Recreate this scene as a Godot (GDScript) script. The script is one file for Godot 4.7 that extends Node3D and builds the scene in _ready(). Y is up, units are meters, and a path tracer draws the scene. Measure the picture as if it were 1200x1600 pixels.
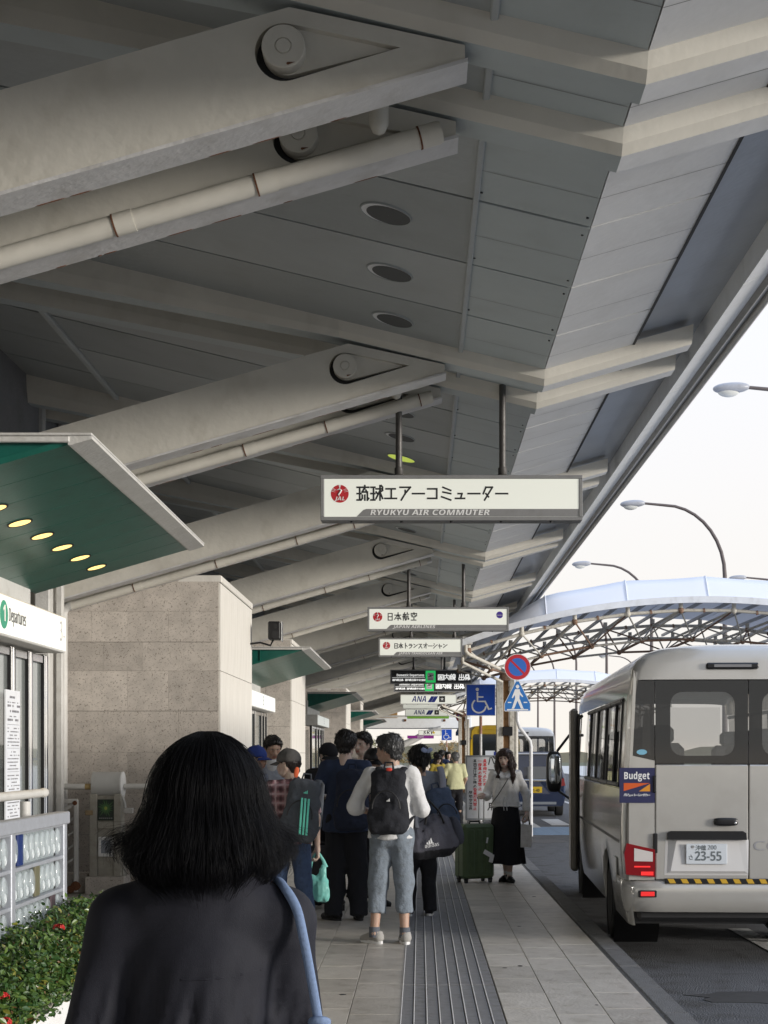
extends Node3D

const F := 2312.0
const EYE := 1.565
var M := {}
var used := {}
var rng := RandomNumberGenerator.new()

# ---------------------------------------------------------------- mesh collector
class MB:
	var v := PackedVector3Array()
	var n := PackedVector3Array()
	var c := PackedColorArray()
	var col := Color(1, 1, 1)
	func tri(a: Vector3, b: Vector3, d: Vector3, na: Vector3, nb: Vector3, nd: Vector3) -> void:
		v.append(a); v.append(d); v.append(b)
		n.append(na); n.append(nd); n.append(nb)
		c.append(col); c.append(col); c.append(col)
	func flat(a: Vector3, b: Vector3, d: Vector3) -> void:
		var m := (b - a).cross(d - a).normalized()
		tri(a, b, d, m, m, m)
	func quad(a: Vector3, b: Vector3, d: Vector3, e: Vector3) -> void:
		var m := (b - a).cross(d - a)
		if m.length_squared() < 1e-14:
			m = (d - a).cross(e - a)
		m = m.normalized()
		tri(a, b, d, m, m, m); tri(a, d, e, m, m, m)
	func box(o: Vector3, s: Vector3, bev := 0.0, bs := Basis()) -> void:
		var h := s * 0.5
		var b := minf(bev, minf(h.x, minf(h.y, h.z)) * 0.95)
		var ax := [Vector3(1, 0, 0), Vector3(0, 1, 0), Vector3(0, 0, 1)]
		for i in 3:
			var j := (i + 1) % 3
			var k := (i + 2) % 3
			for sg: float in [1.0, -1.0]:
				var p: Vector3 = ax[i] * h[i] * sg
				var u: Vector3 = ax[j] * (h[j] - b) * sg
				var w: Vector3 = ax[k] * (h[k] - b)
				quad(o + bs * (p - u - w), o + bs * (p + u - w), o + bs * (p + u + w), o + bs * (p - u + w))
		if b <= 0.0:
			return
		for i in 3:
			var j := (i + 1) % 3
			var k := (i + 2) % 3
			for sj: float in [1.0, -1.0]:
				for sk: float in [1.0, -1.0]:
					var e: Vector3 = ax[i] * (h[i] - b)
					var p1: Vector3 = ax[j] * h[j] * sj + ax[k] * (h[k] - b) * sk
					var p2: Vector3 = ax[j] * (h[j] - b) * sj + ax[k] * h[k] * sk
					edge(o, bs, p1, p2, e)
		for sx: float in [1.0, -1.0]:
			for sy: float in [1.0, -1.0]:
				for sz: float in [1.0, -1.0]:
					var a := Vector3(h.x * sx, (h.y - b) * sy, (h.z - b) * sz)
					var d := Vector3((h.x - b) * sx, h.y * sy, (h.z - b) * sz)
					var e := Vector3((h.x - b) * sx, (h.y - b) * sy, h.z * sz)
					if sx * sy * sz > 0:
						flat(o + bs * a, o + bs * d, o + bs * e)
					else:
						flat(o + bs * a, o + bs * e, o + bs * d)
	func edge(o: Vector3, bs: Basis, p1: Vector3, p2: Vector3, e: Vector3) -> void:
		var m := (p2 - p1).cross(e)
		if m.dot(p1 + p2) > 0:
			quad(o + bs * (p1 - e), o + bs * (p2 - e), o + bs * (p2 + e), o + bs * (p1 + e))
		else:
			quad(o + bs * (p1 + e), o + bs * (p2 + e), o + bs * (p2 - e), o + bs * (p1 - e))
	# a flat polygon (counter-clockwise seen from the front) pushed back by depth
	func prism(poly: PackedVector2Array, o: Vector3, ux: Vector3, uy: Vector3, depth: Vector3, back := true) -> void:
		var p := poly
		if Geometry2D.is_polygon_clockwise(p):
			p = poly.duplicate(); p.reverse()
		var nm := ux.cross(uy).normalized()
		var q := PackedVector3Array()
		for a in p:
			q.append(o + ux * a.x + uy * a.y)
		var ix := Geometry2D.triangulate_polygon(p)
		for i in range(0, ix.size(), 3):
			var a := q[ix[i]]; var b := q[ix[i + 1]]; var d := q[ix[i + 2]]
			if (b - a).cross(d - a).dot(nm) < 0:
				var t := b; b = d; d = t
			tri(a, b, d, nm, nm, nm)
			if back:
				tri(a + depth, d + depth, b + depth, -nm, -nm, -nm)
		if depth.length_squared() > 0:
			for i in q.size():
				var a := q[i]; var b := q[(i + 1) % q.size()]
				quad(a, a + depth, b + depth, b)
	# rows of points joined into a smooth skin; front side: rows x columns right handed
	func skin(rows: Array, closed := true, cap := true, flip := false) -> void:
		var nr := rows.size()
		var nc: int = rows[0].size()
		var nn: Array = []
		for i in nr:
			var r := PackedVector3Array(); r.resize(nc); nn.append(r)
		var lim := nc if closed else nc - 1
		for i in nr - 1:
			for j in lim:
				var k := (j + 1) % nc
				var a: Vector3 = rows[i][j]; var b: Vector3 = rows[i][k]; var d: Vector3 = rows[i + 1][k]; var e: Vector3 = rows[i + 1][j]
				var m := (d - a).cross(e - b)
				if flip: m = -m
				nn[i][j] += m; nn[i][k] += m; nn[i + 1][j] += m; nn[i + 1][k] += m
		for i in nr:
			for j in nc:
				nn[i][j] = nn[i][j].normalized()
		for i in nr - 1:
			for j in lim:
				var k := (j + 1) % nc
				if flip:
					tri(rows[i][j], rows[i + 1][k], rows[i][k], nn[i][j], nn[i + 1][k], nn[i][k])
					tri(rows[i][j], rows[i + 1][j], rows[i + 1][k], nn[i][j], nn[i + 1][j], nn[i + 1][k])
				else:
					tri(rows[i][j], rows[i][k], rows[i + 1][k], nn[i][j], nn[i][k], nn[i + 1][k])
					tri(rows[i][j], rows[i + 1][k], rows[i + 1][j], nn[i][j], nn[i + 1][k], nn[i + 1][j])
		if cap and closed:
			for e in 2:
				var r: PackedVector3Array = rows[0] if e == 0 else rows[nr - 1]
				var m := Vector3()
				for p in r: m += p
				m /= nc
				for j in nc:
					if (e == 0) != flip:
						flat(m, r[(j + 1) % nc], r[j])
					else:
						flat(m, r[j], r[(j + 1) % nc])
	func tube(pts: Array, rad, seg := 10, flat_u := Vector3(), ratio := 1.0, cap := true) -> void:
		var rows: Array = []
		var prev := Vector3()
		for i in pts.size():
			var t: Vector3 = (pts[mini(i + 1, pts.size() - 1)] - pts[maxi(i - 1, 0)]).normalized()
			var u: Vector3
			if flat_u != Vector3():
				u = (flat_u - t * flat_u.dot(t)).normalized()
			elif i == 0:
				u = t.cross(Vector3.UP if absf(t.y) < 0.9 else Vector3.RIGHT).normalized()
			else:
				u = (prev - t * prev.dot(t)).normalized()
			prev = u
			var w := t.cross(u)
			var r: float = rad[i] if rad is Array or rad is PackedFloat32Array else rad
			var ring := PackedVector3Array()
			for j in seg:
				var a := TAU * j / seg
				ring.append(pts[i] + u * cos(a) * r * ratio + w * sin(a) * r)
			rows.append(ring)
		skin(rows, true, cap)
	func cyl(a: Vector3, b: Vector3, r: float, seg := 16, r2 := -1.0) -> void:
		var t := (b - a).normalized()
		var u := t.cross(Vector3.UP if absf(t.y) < 0.9 else Vector3.RIGHT).normalized()
		var w := t.cross(u)
		var rr := r if r2 < 0 else r2
		for j in seg:
			var d0 := u * cos(TAU * j / seg) + w * sin(TAU * j / seg)
			var d1 := u * cos(TAU * (j + 1) / seg) + w * sin(TAU * (j + 1) / seg)
			tri(a + d0 * r, a + d1 * r, b + d1 * rr, d0, d1, d1)
			tri(a + d0 * r, b + d1 * rr, b + d0 * rr, d0, d1, d0)
			flat(a, a + d1 * r, a + d0 * r)
			flat(b, b + d0 * rr, b + d1 * rr)
	func lathe(prof: Array, o: Vector3, bs := Basis(), seg := 20, cap := true) -> void:
		var rows: Array = []
		for p: Vector2 in prof:
			var ring := PackedVector3Array()
			for j in seg:
				var a := -TAU * j / seg
				ring.append(o + bs * Vector3(cos(a) * p.x, p.y, sin(a) * p.x))
			rows.append(ring)
		skin(rows, true, cap)
	# the same with a hard edge at every profile point
	func turned(prof: Array, o: Vector3, bs := Basis(), seg := 24) -> void:
		for i in prof.size() - 1:
			lathe([prof[i], prof[i + 1]], o, bs, seg, false)
	# superellipsoid
	func blob(o: Vector3, r: Vector3, e1 := 1.0, e2 := 1.0, bs := Basis(), nu := 20, nv := 12) -> void:
		var rows: Array = []
		for i in nv + 1:
			var la := -PI / 2 + PI * clampf(float(i) / nv, 0.02, 0.98)
			var ring := PackedVector3Array()
			for j in nu:
				var lo := -TAU * j / nu
				ring.append(o + bs * Vector3(r.x * pw(cos(la), e1) * pw(cos(lo), e2), r.y * pw(sin(la), e1), r.z * pw(cos(la), e1) * pw(sin(lo), e2)))
			rows.append(ring)
		skin(rows)
	static func pw(x: float, e: float) -> float:
		return signf(x) * pow(absf(x), e)
	func add(o: MB, t: Transform3D, tint := Color(1, 1, 1)) -> void:
		var flip := t.basis.determinant() < 0
		var nb := t.basis.inverse().transposed()
		for i in range(0, o.v.size(), 3):
			for j: int in ([0, 2, 1] if flip else [0, 1, 2]):
				v.append(t * o.v[i + j]); n.append((nb * o.n[i + j]).normalized()); c.append(o.c[i + j] * tint)
	func mesh() -> ArrayMesh:
		var a := []
		a.resize(Mesh.ARRAY_MAX)
		a[Mesh.ARRAY_VERTEX] = v; a[Mesh.ARRAY_NORMAL] = n; a[Mesh.ARRAY_COLOR] = c
		var m := ArrayMesh.new()
		m.add_surface_from_arrays(Mesh.PRIMITIVE_TRIANGLES, a)
		return m

# ---------------------------------------------------------------- smooth joined capsules, meshed as surface nets
class Field:
	var o: Vector3
	var h: float
	var k: float
	var nx: int
	var ny: int
	var nz: int
	var s := PackedFloat32Array()
	func _init(mn: Vector3, mx: Vector3, cell: float, soft: float) -> void:
		o = mn; h = cell; k = soft
		nx = int((mx.x - mn.x) / h) + 2; ny = int((mx.y - mn.y) / h) + 2; nz = int((mx.z - mn.z) / h) + 2
		s.resize(nx * ny * nz)
	# capsule a-b with end radii; u stretched by ratio; cut0 / cut1 give flat ends
	func cap(a: Vector3, b: Vector3, ra: float, rb: float, u := Vector3.RIGHT, ratio := 1.0, cut0 := false, cut1 := false) -> void:
		var R := maxf(ra, rb) * maxf(ratio, 1.0) + k * 3.0
		var lo := a.min(b) - Vector3(R, R, R) - o
		var hi := a.max(b) + Vector3(R, R, R) - o
		var x0 := maxi(0, int(lo.x / h)); var x1 := mini(nx - 1, int(hi.x / h) + 1)
		var y0 := maxi(0, int(lo.y / h)); var y1 := mini(ny - 1, int(hi.y / h) + 1)
		var z0 := maxi(0, int(lo.z / h)); var z1 := mini(nz - 1, int(hi.z / h) + 1)
		var ab := b - a
		var L2 := maxf(ab.length_squared(), 1e-9)
		var L := sqrt(L2)
		var sq := 1.0 - 1.0 / ratio
		var ik := 1.0 / k
		var dr := rb - ra
		for z in range(z0, z1 + 1):
			for y in range(y0, y1 + 1):
				var at := (z * ny + y) * nx
				var p := o + Vector3(x0 - 1, y, z) * h - a
				for x in range(x0, x1 + 1):
					p.x += h
					var t0 := p.dot(ab) / L2
					var t := clampf(t0, 0.0, 1.0)
					var q := p - ab * t
					if sq != 0.0:
						q -= u * (q.dot(u) * sq)
					var d := q.length() - ra - dr * t
					if cut1 and t0 > 1.0: d = maxf(d, (t0 - 1.0) * L)
					if cut0 and t0 < 0.0: d = maxf(d, -t0 * L)
					d *= ik
					if d < 6.0:
						s[at + x] += exp(-maxf(d, -30.0))
	func done() -> void:
		for i in s.size():
			var q := s[i]
			s[i] = 9.0 if q < 1e-6 else -k * log(q)
	func cut(c: Vector3, nrm: Vector3) -> void:    # keeps the side that nrm points away from
		var i := 0
		for z in nz:
			for y in ny:
				var p := o + Vector3(0, y, z) * h - c
				for x in nx:
					if s[i] < 1.0:
						s[i] = maxf(s[i], (p + Vector3(x * h, 0, 0)).dot(nrm))
					i += 1
	func carve(c: Vector3, r: Vector3) -> void:    # takes an ellipsoid away
		var i := 0
		var m := minf(r.x, minf(r.y, r.z))
		for z in nz:
			for y in ny:
				var p := o + Vector3(0, y, z) * h - c
				for x in nx:
					if s[i] < 1.0:
						s[i] = maxf(s[i], (1.0 - ((p + Vector3(x * h, 0, 0)) / r).length()) * m)
					i += 1
	func rough(ns: FastNoiseLite, amp: float, stretch := Vector3.ONE) -> void:
		var i := 0
		for z in nz:
			for y in ny:
				for x in nx:
					if absf(s[i]) < h * 2.5:
						s[i] += amp * ns.get_noise_3dv((o + Vector3(x, y, z) * h) * stretch)
					i += 1
	func out(mb: MB, t := Transform3D(), tint = null) -> void:
		var id := {}
		var vs := PackedVector3Array()
		var ns := PackedVector3Array()
		var sx := nx; var sxy := nx * ny
		var lim := h * 2.6
		for z in nz - 1:
			for y in ny - 1:
				var base := z * sxy + y * sx
				for x in nx - 1:
					var i := base + x
					var f0 := s[i]
					if absf(f0) > lim: continue
					var f1 := s[i + 1]; var f2 := s[i + sx]; var f3 := s[i + sx + 1]
					var f4 := s[i + sxy]; var f5 := s[i + sxy + 1]; var f6 := s[i + sxy + sx]; var f7 := s[i + sxy + sx + 1]
					var neg := int(f0 < 0) + int(f1 < 0) + int(f2 < 0) + int(f3 < 0) + int(f4 < 0) + int(f5 < 0) + int(f6 < 0) + int(f7 < 0)
					if neg == 0 or neg == 8: continue
					var a := Vector3(); var cn := 0
					if (f0 < 0) != (f1 < 0): a += Vector3(f0 / (f0 - f1), 0, 0); cn += 1
					if (f2 < 0) != (f3 < 0): a += Vector3(f2 / (f2 - f3), 1, 0); cn += 1
					if (f4 < 0) != (f5 < 0): a += Vector3(f4 / (f4 - f5), 0, 1); cn += 1
					if (f6 < 0) != (f7 < 0): a += Vector3(f6 / (f6 - f7), 1, 1); cn += 1
					if (f0 < 0) != (f2 < 0): a += Vector3(0, f0 / (f0 - f2), 0); cn += 1
					if (f1 < 0) != (f3 < 0): a += Vector3(1, f1 / (f1 - f3), 0); cn += 1
					if (f4 < 0) != (f6 < 0): a += Vector3(0, f4 / (f4 - f6), 1); cn += 1
					if (f5 < 0) != (f7 < 0): a += Vector3(1, f5 / (f5 - f7), 1); cn += 1
					if (f0 < 0) != (f4 < 0): a += Vector3(0, 0, f0 / (f0 - f4)); cn += 1
					if (f1 < 0) != (f5 < 0): a += Vector3(1, 0, f1 / (f1 - f5)); cn += 1
					if (f2 < 0) != (f6 < 0): a += Vector3(0, 1, f2 / (f2 - f6)); cn += 1
					if (f3 < 0) != (f7 < 0): a += Vector3(1, 1, f3 / (f3 - f7)); cn += 1
					id[i] = vs.size()
					vs.append(o + (Vector3(x, y, z) + a / cn) * h)
					ns.append(Vector3(f1 + f3 + f5 + f7 - f0 - f2 - f4 - f6, f2 + f3 + f6 + f7 - f0 - f1 - f4 - f5, f4 + f5 + f6 + f7 - f0 - f1 - f2 - f3).normalized())
		var cl := PackedColorArray()
		var nb := t.basis.inverse().transposed()
		var flip := t.basis.determinant() < 0
		for i in vs.size():
			cl.append(tint.call(vs[i]) if tint != null else mb.col)
		var wv := PackedVector3Array(); var wn := PackedVector3Array()
		for i in vs.size():
			wv.append(t * vs[i]); wn.append((nb * ns[i]).normalized())
		for i: int in id:
			var f := s[i]
			for ax in 3:
				var st: int = [1, sx, sxy][ax]
				var g := s[i + st]
				if (f < 0) == (g < 0): continue
				var u: int = [sx, sxy, 1][ax]
				var w: int = [sxy, 1, sx][ax]
				if not (id.has(i - u) and id.has(i - w) and id.has(i - u - w)): continue
				var q := [id[i], id[i - u], id[i - u - w], id[i - w]]
				if (f < 0) == flip: q.reverse()
				for tr: Array in [[0, 1, 2], [0, 2, 3]]:
					for e: int in [tr[0], tr[2], tr[1]]:
						mb.v.append(wv[q[e]]); mb.n.append(wn[q[e]]); mb.c.append(cl[q[e]])

# ---------------------------------------------------------------- naming and parenting
func P(px: float, py: float, d: float) -> Vector3:      # photo position at a distance -> metres
	return Vector3((px - 656.0) * d / F, EYE + (1178.0 - py) * d / F, -d)

func numbered(called: String, parent: Node) -> String:
	var key := str(parent.get_instance_id()) + called
	var i: int = used.get(key, 0)
	used[key] = i + 1
	return called if i == 0 else "%s_%03d" % [called, i]

func thing(called: String, label: String, category: String, at := Vector3.ZERO, turn := 0.0, group := "") -> Node3D:
	var o := Node3D.new()
	o.name = numbered(called, self)
	o.position = at
	o.rotation.y = turn
	tag(o, label, category, group)
	add_child(o, true)
	return o

func tag(o: Node3D, label: String, category: String, group := "") -> void:
	o.set_meta("label", label)
	o.set_meta("category", category)
	if group: o.set_meta("group", group)

func part(called: String, mb: MB, m: Material, parent: Node3D, label := "") -> MeshInstance3D:
	return inst(called, mb.mesh(), m, parent, label)

func inst(called: String, mesh: Mesh, m: Material, parent: Node3D, label := "") -> MeshInstance3D:
	var o := MeshInstance3D.new()
	o.name = numbered(called, parent)
	o.mesh = mesh
	o.material_override = m
	if label: o.set_meta("label", label)
	parent.add_child(o, true)
	return o

func solo(called: String, mb: MB, m: Material, label: String, category: String, at := Vector3.ZERO, group := "") -> MeshInstance3D:
	var o := part(called, mb, m, self)
	o.position = at
	tag(o, label, category, group)
	return o

func struct(called: String, mb: MB, m: Material) -> MeshInstance3D:
	var o := part(called, mb, m, self)
	o.set_meta("kind", "structure")
	return o

func copy_of(o: Node3D, called: String, at: Vector3, label: String) -> Node3D:
	var d: Node3D = o.duplicate()
	d.name = numbered(called, self)
	d.position = at
	d.set_meta("label", label)
	add_child(d, true)
	return d

# ---------------------------------------------------------------- materials
func lin(r: float, g: float, b: float) -> Color:
	return Color(r, g, b).linear_to_srgb()

func noise(freq: float, sd: int, oct := 4, type := FastNoiseLite.TYPE_SIMPLEX_SMOOTH) -> FastNoiseLite:
	var f := FastNoiseLite.new()
	f.noise_type = type; f.frequency = freq; f.seed = sd; f.fractal_octaves = oct
	return f

func ntex(freq: float, sd: int, stops: Array, oct := 4, size := 512) -> NoiseTexture2D:
	var t := NoiseTexture2D.new()
	t.width = size; t.height = size; t.seamless = true; t.noise = noise(freq, sd, oct)
	if stops:
		var g := Gradient.new()
		var of := PackedFloat32Array(); var cs := PackedColorArray()
		for s: Array in stops:
			of.append(s[0]); cs.append(s[1])
		g.offsets = of; g.colors = cs
		t.color_ramp = g
	return t

var bumps := {}
func bump_tex(freq: float, strength: float) -> NoiseTexture2D:
	var key := "%f %f" % [freq, strength]
	if not bumps.has(key):
		var t := NoiseTexture2D.new()
		t.width = 512; t.height = 512; t.seamless = true; t.noise = noise(freq, 5, 4)
		t.as_normal_map = true; t.bump_strength = strength
		bumps[key] = t
	return bumps[key]

func plain(r: float, g: float, b: float, rough := 0.7, metal := 0.0) -> StandardMaterial3D:
	var m := StandardMaterial3D.new()
	m.albedo_color = lin(r, g, b)
	m.roughness = rough
	m.metallic = metal
	m.vertex_color_use_as_albedo = true
	return m

var tones := {}
func tone_tex(vary: float, sd: int) -> NoiseTexture2D:
	var v := 0.06
	for q: float in [0.1, 0.16, 0.25, 0.36]:
		if vary >= q * 0.9: v = q
	var key := "%f %d" % [v, sd % 4]
	if not tones.has(key):
		var top := 1.0 / (1.0 + v)
		tones[key] = ntex(0.008, 11 + sd % 4, [[0.0, lin((1 - v * 1.6) * top, (1 - v * 1.7) * top, (1 - v * 1.9) * top)], [0.42, lin(top, top, top)], [0.6, lin(top, top, top)], [1.0, lin(1, 1, 1)]], 5)
	return tones[key]

# a surface whose tone wanders by vary, with patches every size metres and a fine relief
func worn(r: float, g: float, b: float, rough := 0.7, vary := 0.12, size := 1.0, relief := 0.0, metal := 0.0, sd := 1, rfreq := 0.05) -> StandardMaterial3D:
	var m := plain(minf(r * (1 + vary), 0.9), minf(g * (1 + vary), 0.9), minf(b * (1 + vary), 0.9), rough, metal)
	m.albedo_texture = tone_tex(vary, sd)
	m.uv1_triplanar = true
	m.uv1_world_triplanar = true
	m.uv1_scale = Vector3.ONE / size
	if relief > 0:
		m.normal_enabled = true
		m.normal_texture = bump_tex(rfreq, 6.0)
		m.normal_scale = relief
	return m

func cloth(r: float, g: float, b: float, size := 0.6, relief := 0.4, vary := 0.12) -> StandardMaterial3D:
	var m := worn(r, g, b, 0.9, vary, size, relief, 0.0, 3, 0.03)
	m.uv1_world_triplanar = false
	return m

func glass(r: float, g: float, b: float, a: float, rough := 0.03) -> StandardMaterial3D:
	var m := StandardMaterial3D.new()
	var c := lin(r, g, b)
	c.a = a
	m.albedo_color = c
	m.transparency = BaseMaterial3D.TRANSPARENCY_ALPHA
	m.roughness = rough
	return m

func glow(r: float, g: float, b: float, e: float) -> StandardMaterial3D:
	var m := plain(r, g, b, 0.5)
	m.emission_enabled = true
	m.emission = lin(r, g, b)
	m.emission_energy_multiplier = e
	return m

func make_materials() -> void:
	M.cream = worn(0.68, 0.65, 0.575, 0.55, 0.1, 2.2, 0.08, 0, 11)
	M.flange = worn(0.60, 0.59, 0.58, 0.6, 0.2, 1.4, 0.15, 0, 12)
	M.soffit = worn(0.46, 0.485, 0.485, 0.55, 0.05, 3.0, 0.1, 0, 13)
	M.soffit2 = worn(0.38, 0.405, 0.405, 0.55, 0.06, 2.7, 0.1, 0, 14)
	M.soffitlit = worn(0.84, 0.84, 0.835, 0.5, 0.05, 3.0, 0.05, 0, 13)  # soffit paint with light from the open side put into its colour
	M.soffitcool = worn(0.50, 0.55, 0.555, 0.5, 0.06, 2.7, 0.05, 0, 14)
	M.recess = worn(0.44, 0.48, 0.54, 0.3, 0.08, 2.0, 0.05, 0, 15)
	M.void = plain(0.06, 0.06, 0.06, 0.9)
	M.steelgrey = worn(0.22, 0.24, 0.27, 0.35, 0.08, 2.0, 0.05, 0, 15)
	M.fascia = worn(0.82, 0.83, 0.84, 0.45, 0.08, 1.5, 0.1, 0, 16)
	M.gutter = worn(0.30, 0.30, 0.30, 0.5, 0.15, 0.8, 0.1, 0, 17)
	M.wall = worn(0.2, 0.2, 0.205, 0.7, 0.1, 2.0, 0.2, 0, 18)
	M.trim = worn(0.58, 0.57, 0.54, 0.5, 0.1, 1.0, 0.2, 0, 19)
	M.green = worn(0.012, 0.115, 0.085, 0.32, 0.16, 0.9, 0.05, 0, 20)
	M.greenend = worn(0.006, 0.10, 0.075, 0.4, 0.1, 0.9, 0.05, 0, 21)
	M.rust = worn(0.16, 0.065, 0.03, 0.9, 0.4, 0.12, 0.9, 0, 22)
	M.dark = plain(0.015, 0.015, 0.016, 0.55)
	M.black = plain(0.006, 0.006, 0.007, 0.4)
	M.blackrubber = worn(0.018, 0.018, 0.018, 0.85, 0.2, 0.2, 0.5, 0, 23)
	M.rod = worn(0.09, 0.085, 0.08, 0.45, 0.25, 0.4, 0.3, 0.3, 24)
	M.signgrey = worn(0.22, 0.22, 0.22, 0.5, 0.08, 0.6, 0.1, 0, 25)
	M.asphalt = worn(0.095, 0.097, 0.102, 0.85, 0.25, 1.8, 1.0, 0, 26, 0.2)
	M.kerb = worn(0.15, 0.15, 0.15, 0.8, 0.2, 0.7, 0.9, 0, 27, 0.12)
	M.white = worn(0.72, 0.72, 0.71, 0.6, 0.08, 0.8, 0.2, 0, 28)
	M.mark = worn(0.55, 0.55, 0.54, 0.8, 0.3, 0.5, 0.7, 0, 29, 0.15)
	M.bluemark = worn(0.20, 0.30, 0.44, 0.8, 0.3, 0.5, 0.7, 0, 30, 0.15)
	M.chrome = plain(0.75, 0.74, 0.72, 0.12, 1.0)
	M.steel = worn(0.5, 0.5, 0.5, 0.3, 0.15, 0.3, 0.1, 0.9, 31)
	M.galv = worn(0.42, 0.44, 0.48, 0.45, 0.12, 0.35, 0.15, 0.35, 32)
	M.ridge = worn(0.62, 0.62, 0.62, 0.5, 0.2, 0.3, 0.3, 0, 33)
	M.strip = worn(0.215, 0.215, 0.22, 0.7, 0.16, 0.5, 0.7, 0, 34, 0.12)
	M.bed = worn(0.12, 0.115, 0.105, 0.9, 0.2, 0.5, 0.5, 0, 35)
	M.skin = plain(0.50, 0.345, 0.27, 0.5)
	M.skin.subsurf_scatter_enabled = true
	M.skin.subsurf_scatter_strength = 0.15
	M.concrete = worn(0.36, 0.34, 0.29, 0.85, 0.22, 0.6, 0.8, 0, 36, 0.1)
	M.ink = plain(0.012, 0.012, 0.014, 0.6)
	M.inkwhite = plain(0.8, 0.8, 0.79, 0.6)
	M.inkred = plain(0.5, 0.02, 0.03, 0.6)
	M.inkblue = plain(0.012, 0.025, 0.2, 0.5)
	for i in 3:
		var t: float = [1.0, 0.88, 1.1][i]
		M["tile%d" % i] = worn(0.50 * t, 0.465 * t, 0.41 * t, 0.42, 0.17, 0.9, 0.18, 0, 40 + i)
		M["stone%d" % i] = stone(0.55 * t, 0.50 * t, 0.445 * t, 50 + i)
	M.stoneside = worn(0.74, 0.71, 0.65, 0.6, 0.07, 0.7, 0.15, 0, 47)
	M.stoneside.uv1_scale = Vector3(1.6, 0.35, 1.6)

# warm limestone crossed by short dark worm marks
func stone(r: float, g: float, b: float, sd: int) -> StandardMaterial3D:
	var n := 512
	var im := Image.create(n, n, false, Image.FORMAT_RGB8)
	var a := noise(0.03, sd, 3); a.fractal_type = FastNoiseLite.FRACTAL_RIDGED; a.domain_warp_enabled = true; a.domain_warp_amplitude = 26.0; a.domain_warp_frequency = 0.02
	var w := noise(0.03, sd + 9, 2)
	var big := noise(0.006, sd + 20, 3)
	var grain := noise(0.2, sd + 30, 2)
	for y in n:
		for x in n:
			# blend across the border so that the tile repeats without a seam
			var fx := clampf((x - (n - 64)) / 64.0, 0, 1); var fy := clampf((y - (n - 64)) / 64.0, 0, 1)
			var xx := x - (n if rng.randf() < fx else 0); var yy := y - (n if rng.randf() < fy else 0)
			var v := a.get_noise_2d(xx + yy * 0.35, yy * 1.15)
			var mark := smoothstep(0.52, 0.68, v) * smoothstep(-0.05, 0.2, w.get_noise_2d(xx * 1.3, yy * 1.3))
			var k := (1.0 + 0.20 * big.get_noise_2d(xx, yy) + 0.18 * grain.get_noise_2d(xx, yy)) * (1.0 - 0.62 * mark)
			im.set_pixel(x, y, lin(clampf(r * k, 0, 1), clampf(g * k * (1 - 0.05 * mark), 0, 1), clampf(b * k * (1 - 0.12 * mark), 0, 1)))
	var m := plain(1, 1, 1, 0.75)
	m.albedo_color = Color(1, 1, 1)
	m.albedo_texture = ImageTexture.create_from_image(im)
	m.uv1_triplanar = true
	m.uv1_scale = Vector3.ONE / 0.85
	m.normal_enabled = true
	m.normal_texture = bump_tex(0.08, 6.0)
	m.normal_scale = 0.12
	return m

func _ready() -> void:
	rng.seed = 7
	# camera: level, with the lens shifted up and to the left as the photograph's upright lines ask for
	var cam := Camera3D.new()
	cam.name = "camera"
	cam.projection = Camera3D.PROJECTION_FRUSTUM
	cam.near = 0.1
	cam.far = 1500.0
	cam.size = 0.1 * 1600.0 / F
	cam.frustum_offset = Vector2(-56.0, 378.0) * 0.1 / F
	cam.position = Vector3(0, EYE, 0)
	add_child(cam)
	cam.current = true
	var we := WorldEnvironment.new()
	we.name = "world"
	var env := Environment.new()
	var sky := Sky.new()
	var sm := ProceduralSkyMaterial.new()
	sm.sky_top_color = lin(0.43, 0.58, 0.88)
	sm.sky_horizon_color = lin(0.455, 0.432, 0.396)
	sm.sky_curve = 1.0
	sm.sky_energy_multiplier = 1.0
	sm.ground_bottom_color = Color(0.25, 0.24, 0.23)
	sm.ground_horizon_color = Color(0.85, 0.80, 0.74)
	sm.ground_curve = 0.05
	sm.sun_angle_max = 1.0
	sky.sky_material = sm
	env.background_mode = Environment.BG_SKY
	env.sky = sky
	env.tonemap_mode = Environment.TONE_MAPPER_LINEAR
	env.tonemap_exposure = 2.15
	env.sdfgi_enabled = true
	env.ssao_enabled = true
	env.ssil_enabled = true
	we.environment = env
	add_child(we)
	var sun := DirectionalLight3D.new()
	sun.name = "sun"
	sun.light_energy = 0.5
	sun.light_color = Color(1.0, 0.975, 0.94)
	sun.light_angular_distance = 12.0
	sun.shadow_enabled = true
	sun.rotation_degrees = Vector3(-8, 64, 0)
	add_child(sun)
	make_materials()
	build_ground()
	build_terminal()
	build_pillars()
	build_entrance()
	build_far()
	build_membrane()
	build_hanging_signs()
	build_posts()
	build_railings()
	build_hedge()
	build_vehicles()
	build_people()
	build_luggage()

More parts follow.
